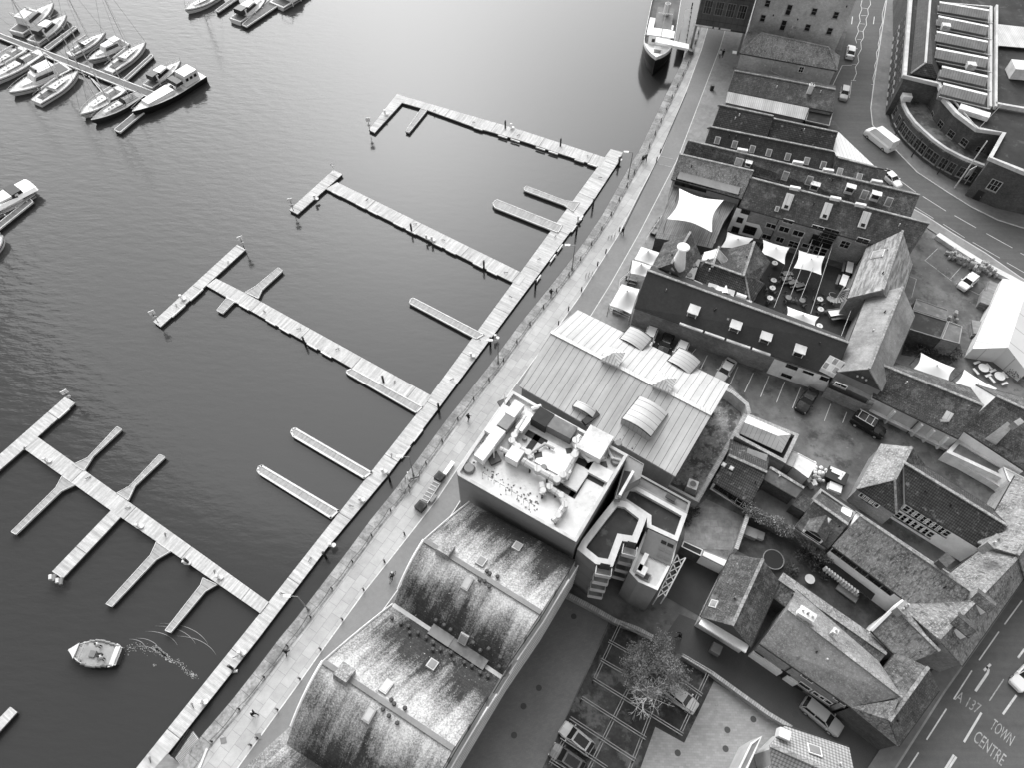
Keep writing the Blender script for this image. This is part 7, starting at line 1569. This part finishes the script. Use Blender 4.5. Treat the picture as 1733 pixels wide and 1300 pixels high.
acu = thing('condenser_unit', 'round white fan unit in the dark corner behind the metal roofed hall', 'fan unit', P(1168,829,0), -.4); mb = MB(); mb.box((0,0,.8), (1.3,1.3,1.6)); mb.build('casing', WHITE, acu); mb = MB(); mb.tube((0,0,1.6), (0,0,1.68), .52, .52, 16); fo = mb.build('fan_ring', EDGE, acu); mb = MB(); mb.tube((0,0,1.68), (0,0,1.7), .4, .4, 16); mb.build('fan', GREYM, fo)
tub = thing('round_pool_table', 'pale round table in the dark rear garden', 'table', P(1367,984,0)); mb = MB(); mb.tube((0,0,.7), (0,0,.75), .6, .6, 18); mb.build('table_top', EDGE, tub); mb = MB(); mb.tube((0,0,0), (0,0,.7), .06, .06, 6); mb.build('pedestal', DARK, tub)
so_ = thing('garden_sofa', 'long pale garden bench in the dark rear garden', 'bench', P(1431,1007,0), -.7); mb = MB(); mb.box((0,0,.4), (2.6,.8,.2)); mb.build('seat', REND, so_); mb = MB(); mb.box((0,.45,.65), (2.2,.15,.6)); mb.build('backrest', REND2, so_)
pr_ = thing('trampoline', 'dark ringed round trampoline in the shaded garden behind the gabled house', 'trampoline', P(1306,951,0)); mb = MB(); mb.tube((0,0,.68), (0,0,.7), 1.15, 1.15, 20); mb.build('mat', M('dark_mat', .02, .9), pr_); mb = MB(); mb.path([Vector((math.cos(i*.3307)*1.25, math.sin(i*.3307)*1.25, .72)) for i in range(20)], .07, 5); mb.build('rim', GREYM, pr_)
for p, sz, lb in (((1268,905),(1.6,1.2,.8),'grey storage box left in the paved garden'),((1284,909),(1.0,1.0,.6),'pale square planter in the paved garden')): r = thing('storage_box', lb, 'box', P(p[0], p[1], 0), -.4); mb = MB(); mb.box((0,0,sz[2]/2), sz); mb.build('body', GREYM if sz[0] > 1.2 else CONC, r); mb = MB(); mb.box((0,0,sz[2]), (sz[0]*1.05,sz[1]*1.05,.06)); mb.build('lid', REND, r)
# lamp posts and signs by the road
def mk_rl():
    r = thing('road_lamp', '', 'street lamp', group='lamp posts in front of the curved annex'); mb = MB(); mb.tube((0,0,0), (0,0,3.8), .1, .08, 8); mb.build('pole', DARK, r); mb = MB(); mb.tube((0,0,3.8), (0,0,4.2), .2, .1, 8); mb.build('lantern', DARK, r); return r
copies(mk_rl, [(1512,233),(1542,265),(1586,294)], lambda i: 'black lamp post before the curved annex, '+['leftmost','middle','rightmost'][i], z=.12)
rs = thing('road_sign', 'tall pale pole with a white board sign before the civic building', 'sign', P(1615,318,.12)); mb = MB(); mb.tube((0,0,0), (0,0,10), .11, .08, 8); mb.build('pole', EDGE, rs); mb = MB(); mb.box((1.3,.6,3.2), (2.0,.1,1.7), .6); mb.build('board', WHITE2, rs); mb = MB(); mb.tube((2.2,1.2,0), (2.2,1.2,3.6), .06, .06, 6); mb.build('post', EDGE, rs)
fl = thing('flag_pole', 'white pole with lamp at the corner of the curved annex wall', 'flagpole', P(1654,219,8.1)); mb = MB(); mb.tube((0,0,0), (1.4,.2,5), .05, .04, 6); mb.build('pole', EDGE, fl)
ap_ = thing('hanging_sign', 'white shop sign sticking out near the corrugated lean-to', 'sign', P(1243,98,2.5), -.2); mb = MB(); mb.box((-.3,0,1.2), (.8,.8,.15)); mb.build('board', WHITE, ap_); mb = MB(); mb.bar((0,0,1.2), (.8,.1,1.2), .06, .06); mb.build('bracket', DARK, ap_)
# manholes
mb = MB(); MH = M('manhole_iron', .06, .7)
for p in ((971,1044),(1175,1116),(1275,1218),(1228,1268),(1190,1308),(1147,1275),(1346,1209),(912,1165),(886,1196),(870,1245),(1231,1236)): c = P(p[0], p[1], .06); mb.tube(c-UP*.02, c, .33, .33, 16)
o = mb.build('manhole_cover', MH); o['kind'] = 'structure'
# ---------------------------------------------------------------- pergola
def zp_(x, y): return (860+x/3.82, 960+y/3.82)
pg = thing('car_park_pergola', 'open steel and timber pergola grid over the parking bays', 'pergola', P(1080,1180,0))
def pbeam(a, b_, z=2.6, nm='rafter', dbl=True):
    A_, B_ = P(*zp_(*a), z), P(*zp_(*b_), z); d = (B_-A_).normalized(); n = Vector((d.y, -d.x, 0))
    mb = MB()
    for s in ((-1, 1) if dbl else (0,)): mb.bar(A_+n*s*.13, B_+n*s*.13, .07, .18)
    wparent(mb.build(nm, M('pergola_timber', .19, .8, [('n', 1.5, .75, 1.2)])), pg)
for a, b_ in (((730,370),(950,480)),((650,480),(900,620)),((1075,700),(1255,830)),((600,600),(850,745)),((1010,830),(1195,950)),((550,725),(1130,1085)),((475,845),(890,1110)),((400,975),(820,1250)),((340,1100),(640,1300)),((270,1250),(380,1320)),((1120,570),(1320,690))): pbeam(a, b_)
for a, b_ in (((720,380),(560,720)),((800,740),(520,1310)),((930,930),(780,1320)),((1090,590),(1000,790)),((1290,690),(1120,1060)),((360,1120),(270,1280))): pbeam(a, b_, 2.42, 'cross_beam')
for p in ((720,380),(640,550),(560,720),(800,740),(730,870),(680,970),(610,1100),(930,930),(890,1110),(820,1250),(1090,590),(1290,690),(1230,820),(1180,940),(1120,1060),(350,1110),(480,850),(410,980)):
    c = P(*zp_(*p), 2.3); mb = MB(); mb.tube(Vector((c.x, c.y, 0)), c, .09, .09, 6); wparent(mb.build('post', DARK), pg)
# ---------------------------------------------------------------- plants
def leaves(mb, c, r, n, s=.18, flat=.7):
    for k in range(n):
        v = Vector((random.gauss(0, 1), random.gauss(0, 1), random.gauss(0, 1))); v.normalize(); q = c+Vector((v.x*r, v.y*r, v.z*r*flat))*(random.random()**.45)
        a = Vector((random.gauss(0, 1), random.gauss(0, 1), random.gauss(0, .6))).normalized(); b_ = a.cross(Vector((random.gauss(0, 1), random.gauss(0, 1), random.gauss(0, 1)))).normalized(); w = s*random.uniform(.5, 1.2)
        mb.face([q-a*w, q-b_*w*.5, q+a*w, q+b_*w*.5], uvs=[(0,0),(1,0),(1,1),(0,1)])
random.seed(21)
def shrub(px, r, label, n=220, m=LEAF, z=None, s=.16):
    t = thing('shrub', label, 'shrub', P(px[0], px[1], 0)); mb = MB()
    for k in range(5): a = random.uniform(0, 6.3); leaves(mb, Vector((math.cos(a)*r*.5, math.sin(a)*r*.5, r*.6)), r*.7, n//5, s)
    mb.build('foliage', m, t); mb = MB()
    for k in range(5): a = k*1.3; mb.tube((0,0,0), (math.cos(a)*r*.5, math.sin(a)*r*.5, r*.7), .03, .015, 4)
    mb.build('stem', BARKL, t)
for i, (p, r) in enumerate((((1550,575),1.6),((1566,583),1.5),((1580,578),1.2),((1588,592),1.4),((1604,590),1.1),((1572,598),1.0),((1614,602),1.0),((1556,592),1.1))):
    shrub(p, r, 'dark shrub in the planting bed, '+['leftmost large','second from left','third, darkest','fourth, near the white sail','fifth, thin','low one in front of the second','smallest at the right end','low one at the left'][i], m=LEAF if i % 3 else LEAFL)
for i, (p, r) in enumerate((((1357,940),1.3),((1378,958),1.2),((1340,965),1.0),((1395,975),.9),((1173,868),.8),((1163,885),.7),((1715,640),1.4))):
    shrub(p, r, 'dark leafy shrub, '+['upper one in the rear garden below the ivy','right one in the rear garden by the ivy','left one in the rear garden','lowest one in the rear garden by the timbered house','potted one by the terrace block wall','lower potted one by the terrace block','at the right edge below the marquee'][i])
hd = thing('ivy_wall', 'long pale leaved ivy growth spilling over the wall between backyard and garden', 'ivy', P(1335,900,0)); mb = MB()
pth = [P(x, y, 2.2) for x, y in ((1266,862),(1285,872),(1310,884),(1332,896),(1352,906),(1374,920),(1392,936),(1402,946))]
for a, b_ in zip(pth, pth[1:]):
    for k in range(5): leaves(mb, a+(b_-a)*(k/5)+Vector((random.uniform(-.3,.3), random.uniform(-.3,.3), random.uniform(-.5,.3))), random.uniform(.7, 1.05), 150, .13, .6)
wparent(mb.build('foliage', LEAFL), hd); mb = MB()
for a, b_ in zip(pth, pth[1:]): mb.bar(a-UP*1.3, b_-UP*1.3, .5, 2.2)
wparent(mb.build('wall', BRICKD), hd)
# tree over the pergola
tr = thing('bare_tree', 'sparse brown leaved tree spreading over the pergola parking', 'tree', P(1092,1146,0)); tr0 = tr.location.copy(); mb = MB(); lv = MB(); random.seed(9)
def branch(p, d, L, r, dep):
    q = p+d*L; mb.tube(p, q, r, r*.65, 5, False)
    if dep <= 1:
        for k in range(7): leaves(lv, q+Vector((random.gauss(0,.3), random.gauss(0,.3), random.gauss(0,.2))), .3, 3, .10)
    if dep == 0: return
    for k in range(3 if dep > 1 else 4):
        nd = (d+Vector((random.gauss(0,.55), random.gauss(0,.55), random.gauss(.05,.25)))).normalized(); branch(q, nd, L*random.uniform(.55,.95), r*.6, dep-1)
for k in range(6): a = k*1.05; branch(Vector((0,0,1.8)), Vector((math.cos(a)*.8, math.sin(a)*.6, .5)).normalized(), random.uniform(.7, 1.5), .08, 4)
mb.tube((0,0,0), (0,0,1.9), .2, .14, 8); mb.build('trunk', M('tree_bark', .14, .9, [('n', 3, .7, 1.3)]), tr); lv.build('crown', M('dry_leaves', .17, .8, [('n', 1, .6, 1.5)]), tr)
tr2 = thing('bare_white_shrub', 'bright leafless shrub with radiating pale twigs in front of the brown tree', 'shrub', P(1087,1190,0)); mb = MB(); lv = MB()
def br2(p, d, L, r, dep):
    q = p+d*L; mb.tube(p, q, r, r*.6, 4, False)
    if dep == 0: return
    for k in range(3): br2(q, (d+Vector((random.gauss(0,.6), random.gauss(0,.6), random.gauss(0,.35)))).normalized(), L*random.uniform(.5,.95), r*.6, dep-1)
for k in range(11): a = random.uniform(0,6.28); br2(Vector((0,0,3.4)), Vector((math.cos(a), math.sin(a), random.uniform(.0,.9))).normalized(), random.uniform(.4,1.0), .06, 3)
mb.tube((0,0,0), (0,0,3.5), .1, .08, 6); mb.build('twigs', BARKL, tr2)
# ---------------------------------------------------------------- people
def body_mesh(pose):
    V = []; E = []; Rr = []
    def v(p, r, par=None):
        V.append(p); Rr.append(r); i = len(V)-1
        if par is not None: E.append((par, i))
        return i
    st = .32 if pose != 'stand' else .06
    hip = .92 if pose != 'sit' else .62
    pel = v((0,0,hip), .15); ch = v((0.02,0,hip+.32), .17, pel); nk = v((.03,0,hip+.54), .065, ch); hd_ = v((.06,0,hip+.66), .10, nk); v((.05,0,hip+.78), .095, hd_); v((.15,0,hip+.68), .03, hd_)
    for s in (-1, 1):
        f = s*st
        if pose == 'sit': kn = v((.42, s*.14, hip-.02), .085, pel); an = v((.45, s*.14, hip-.45), .055, kn); v((.62, s*.14, hip-.5), .045, an)
        else: kn = v((f*.55+.05, s*.10, .48), .085, pel); an = v((f-.02 if f > 0 else f*1.05, s*.10, .09), .05, kn); v((f+.16, s*.10, .045), .045, an)
        sh = v((.02, s*.20, hip+.46), .07, ch); el = v((-f*.6 if pose != 'sit' else .15, s*.27, hip+.2), .048, sh); wr = v((-f*.9+.1 if pose != 'sit' else .38, s*.24, hip+.02 if pose != 'sit' else hip+.22), .032, el)
        w0 = V[wr]; pm = v((w0[0]+.06, w0[1], w0[2]-.06), .03, wr)
        for k in range(4): x, y, z = V[pm]; a = v((x+.035, y+(k-1.5)*.022, z-.03-.004*k), .0095, pm); v((x+.05, y+(k-1.5)*.022, z-.065+.006*abs(k-1.5)), .008, a)
        x, y, z = V[wr]; v((x+.03, y-s*.055, z-.04), .009, wr)
    me = bpy.data.meshes.new('person_body'); me.from_pydata(V, E, []); o = bpy.data.objects.new('person_body', me); COL.objects.link(o)
    m = o.modifiers.new('skin', 'SKIN'); sub = o.modifiers.new('sub', 'SUBSURF'); sub.levels = 1; sub.render_levels = 1
    if not me.skin_vertices: 
        bm = bmesh.new(); bm.from_mesh(me); bm.verts.layers.skin.verify(); bm.to_mesh(me); bm.free()
    for i, sv in enumerate(me.skin_vertices[0].data): sv.radius = (Rr[i], Rr[i]); sv.use_root = (i == 0)
    bpy.context.view_layer.update(); ev = o.evaluated_get(bpy.context.evaluated_depsgraph_get()); out = bpy.data.meshes.new_from_object(ev); bpy.data.objects.remove(o)
    if not out.uv_layers: out.uv_layers.new(name='UVMap')
    return out, hip
PB = {k: body_mesh(k) for k in ('walk', 'stand', 'sit')}
def person(px, face, pose, label, coat=CLD, legs=CLM, hair=DARK, z=0.0, loc=None):
    me, hip = PB[pose]; me = me.copy(); me.materials.clear()
    for m in (coat, legs, SKIN, DARK): me.materials.append(m)
    for p in me.polygons:
        c = p.center; zz = c.z; p.use_smooth = True
        if zz > hip+.56 or (abs(c.y) > .2 and zz < hip+.06 and zz > hip-.2 and pose != 'sit' and abs(c.y) > .21): p.material_index = 2
        elif zz < .1 and pose != 'sit': p.material_index = 3
        elif zz < hip-.05 or (pose == 'sit' and zz < hip+.08 and c.x > .12): p.material_index = 1
    q = loc or P(px[0], px[1], z); b_ = P(px[0]+face[0], px[1]+face[1], z) if px else None
    rz = math.atan2((b_-q).y, (b_-q).x) if b_ else face; o = bpy.data.objects.new('person', me); COL.objects.link(o); o.location = q; o.rotation_euler = (0,0,rz); tag(o, label, 'person')
    mb = MB(); c = Vector((.03,0,hip+.74)); mb.loft([[c+Vector((math.cos(t)*.115*f-.01, math.sin(t)*.11*f, h)) for t in [i*.785 for i in range(8)]] for f, h in ((.95,-.06),(1.08,.02),(.9,.09),(.4,.135))]); mb.build('hair', hair, o, smooth=True)
    mb = MB(); mb.loft([[Vector((math.cos(t)*.19*f+.01, math.sin(t)*.245*f, h)) for t in [i*.785 for i in range(8)]] for f, h in ((.86,hip-.12),(.84,hip+.1),(1.0,hip+.34),(.92,hip+.46),(.4,hip+.54))]); mb.build('coat', coat, o, smooth=True)
    return o
person((793,712), (8,-10), 'walk', 'walker in dark clothes crossing the wide paving near the white roofed block')
person((932,501), (6,-10), 'walk', 'walker in black carrying a bag beside the quay coping, near the second arm')
person((1053,397), (-5,-9), 'walk', 'walker in black on the quay road above the cycle rack')
person((1087,276), (2,12), 'walk', 'darker clothed one of two people walking close together beside the coping', CLD, CLL)
person((1092,272), (2,12), 'walk', 'paler clothed one of two people walking close together beside the coping', CLM, CLD, EDGE)
person((1217,97), (3,-10), 'walk', 'left walker in pale coat of a pair on the pavement near the hipped building', CLL, CLM)
person((1222,96), (3,-10), 'walk', 'right walker in black coat of a pair on the pavement near the hipped building', CLD, CLD)
person((487,1107), (8,-9), 'walk', 'walker in dark clothes on the promenade at the lower left, upper of two')
person((432,1210), (8,4), 'walk', 'walker in dark clothes and white cap at the lower left, lower of two', CLD, CLD, EDGE)
person((1148,1080), (-8,-2), 'walk', 'person in black walking in the yard above the pergola tree')
person((1003,520), (4,-8), 'stand', 'person in dark jacket standing by the road line above the metal roof', CLM, CLD) if False else None
wl_ = wbt.matrix_world
for (x, y), po, cl, lb in (((-.55, -.75), 'stand', CLL, 'crew member in white top standing left amidships in the workboat'), ((-1.5, .55), 'stand', CLL, 'crew member in white top steering at the stern of the workboat')):
    rz = wbt.rotation_euler.z; q = wbt.location+Vector((x*math.cos(rz)-y*math.sin(rz), x*math.sin(rz)+y*math.cos(rz), .76)); person(None, rz, po, lb, cl, CLD, loc=q)
# cyclist
q = P(665,980,0); f_ = P(660,990,0)-q; rz = math.atan2(f_.y, f_.x)
bk = thing('bicycle', 'bicycle ridden down the quay road beside the curved roofs', 'bicycle', q, rz)
for x in (-.52, .52):
    mb = MB(); mb.path([Vector((x+math.cos(t)*.33, 0, .34+math.sin(t)*.33)) for t in [i*.449 for i in range(15)]], .025, 5); mb.build('wheel', BLACK, bk)
mb = MB(); mb.path([Vector((-.52,0,.34)), Vector((-.1,0,.34)), Vector((.38,0,.8)), Vector((-.2,0,.85)), Vector((-.1,0,.34))], .025, 5); mb.path([Vector((.38,0,.95)), Vector((.52,0,.34))], .025, 5); mb.build('frame', STEEL, bk)
mb = MB(); mb.bar((.36,-.28,1.0), (.36,.28,1.0), .03, .03); mb.build('handlebar', DARK, bk); mb = MB(); mb.box((-.22,0,.9), (.26,.14,.06)); mb.build('saddle', DARK, bk)
person(None, rz, 'sit', 'cyclist in pale helmet and mixed dark clothing riding a bicycle', CLM, CLD, EDGE, loc=q+Vector((-.2*math.cos(rz), -.2*math.sin(rz), .36)))
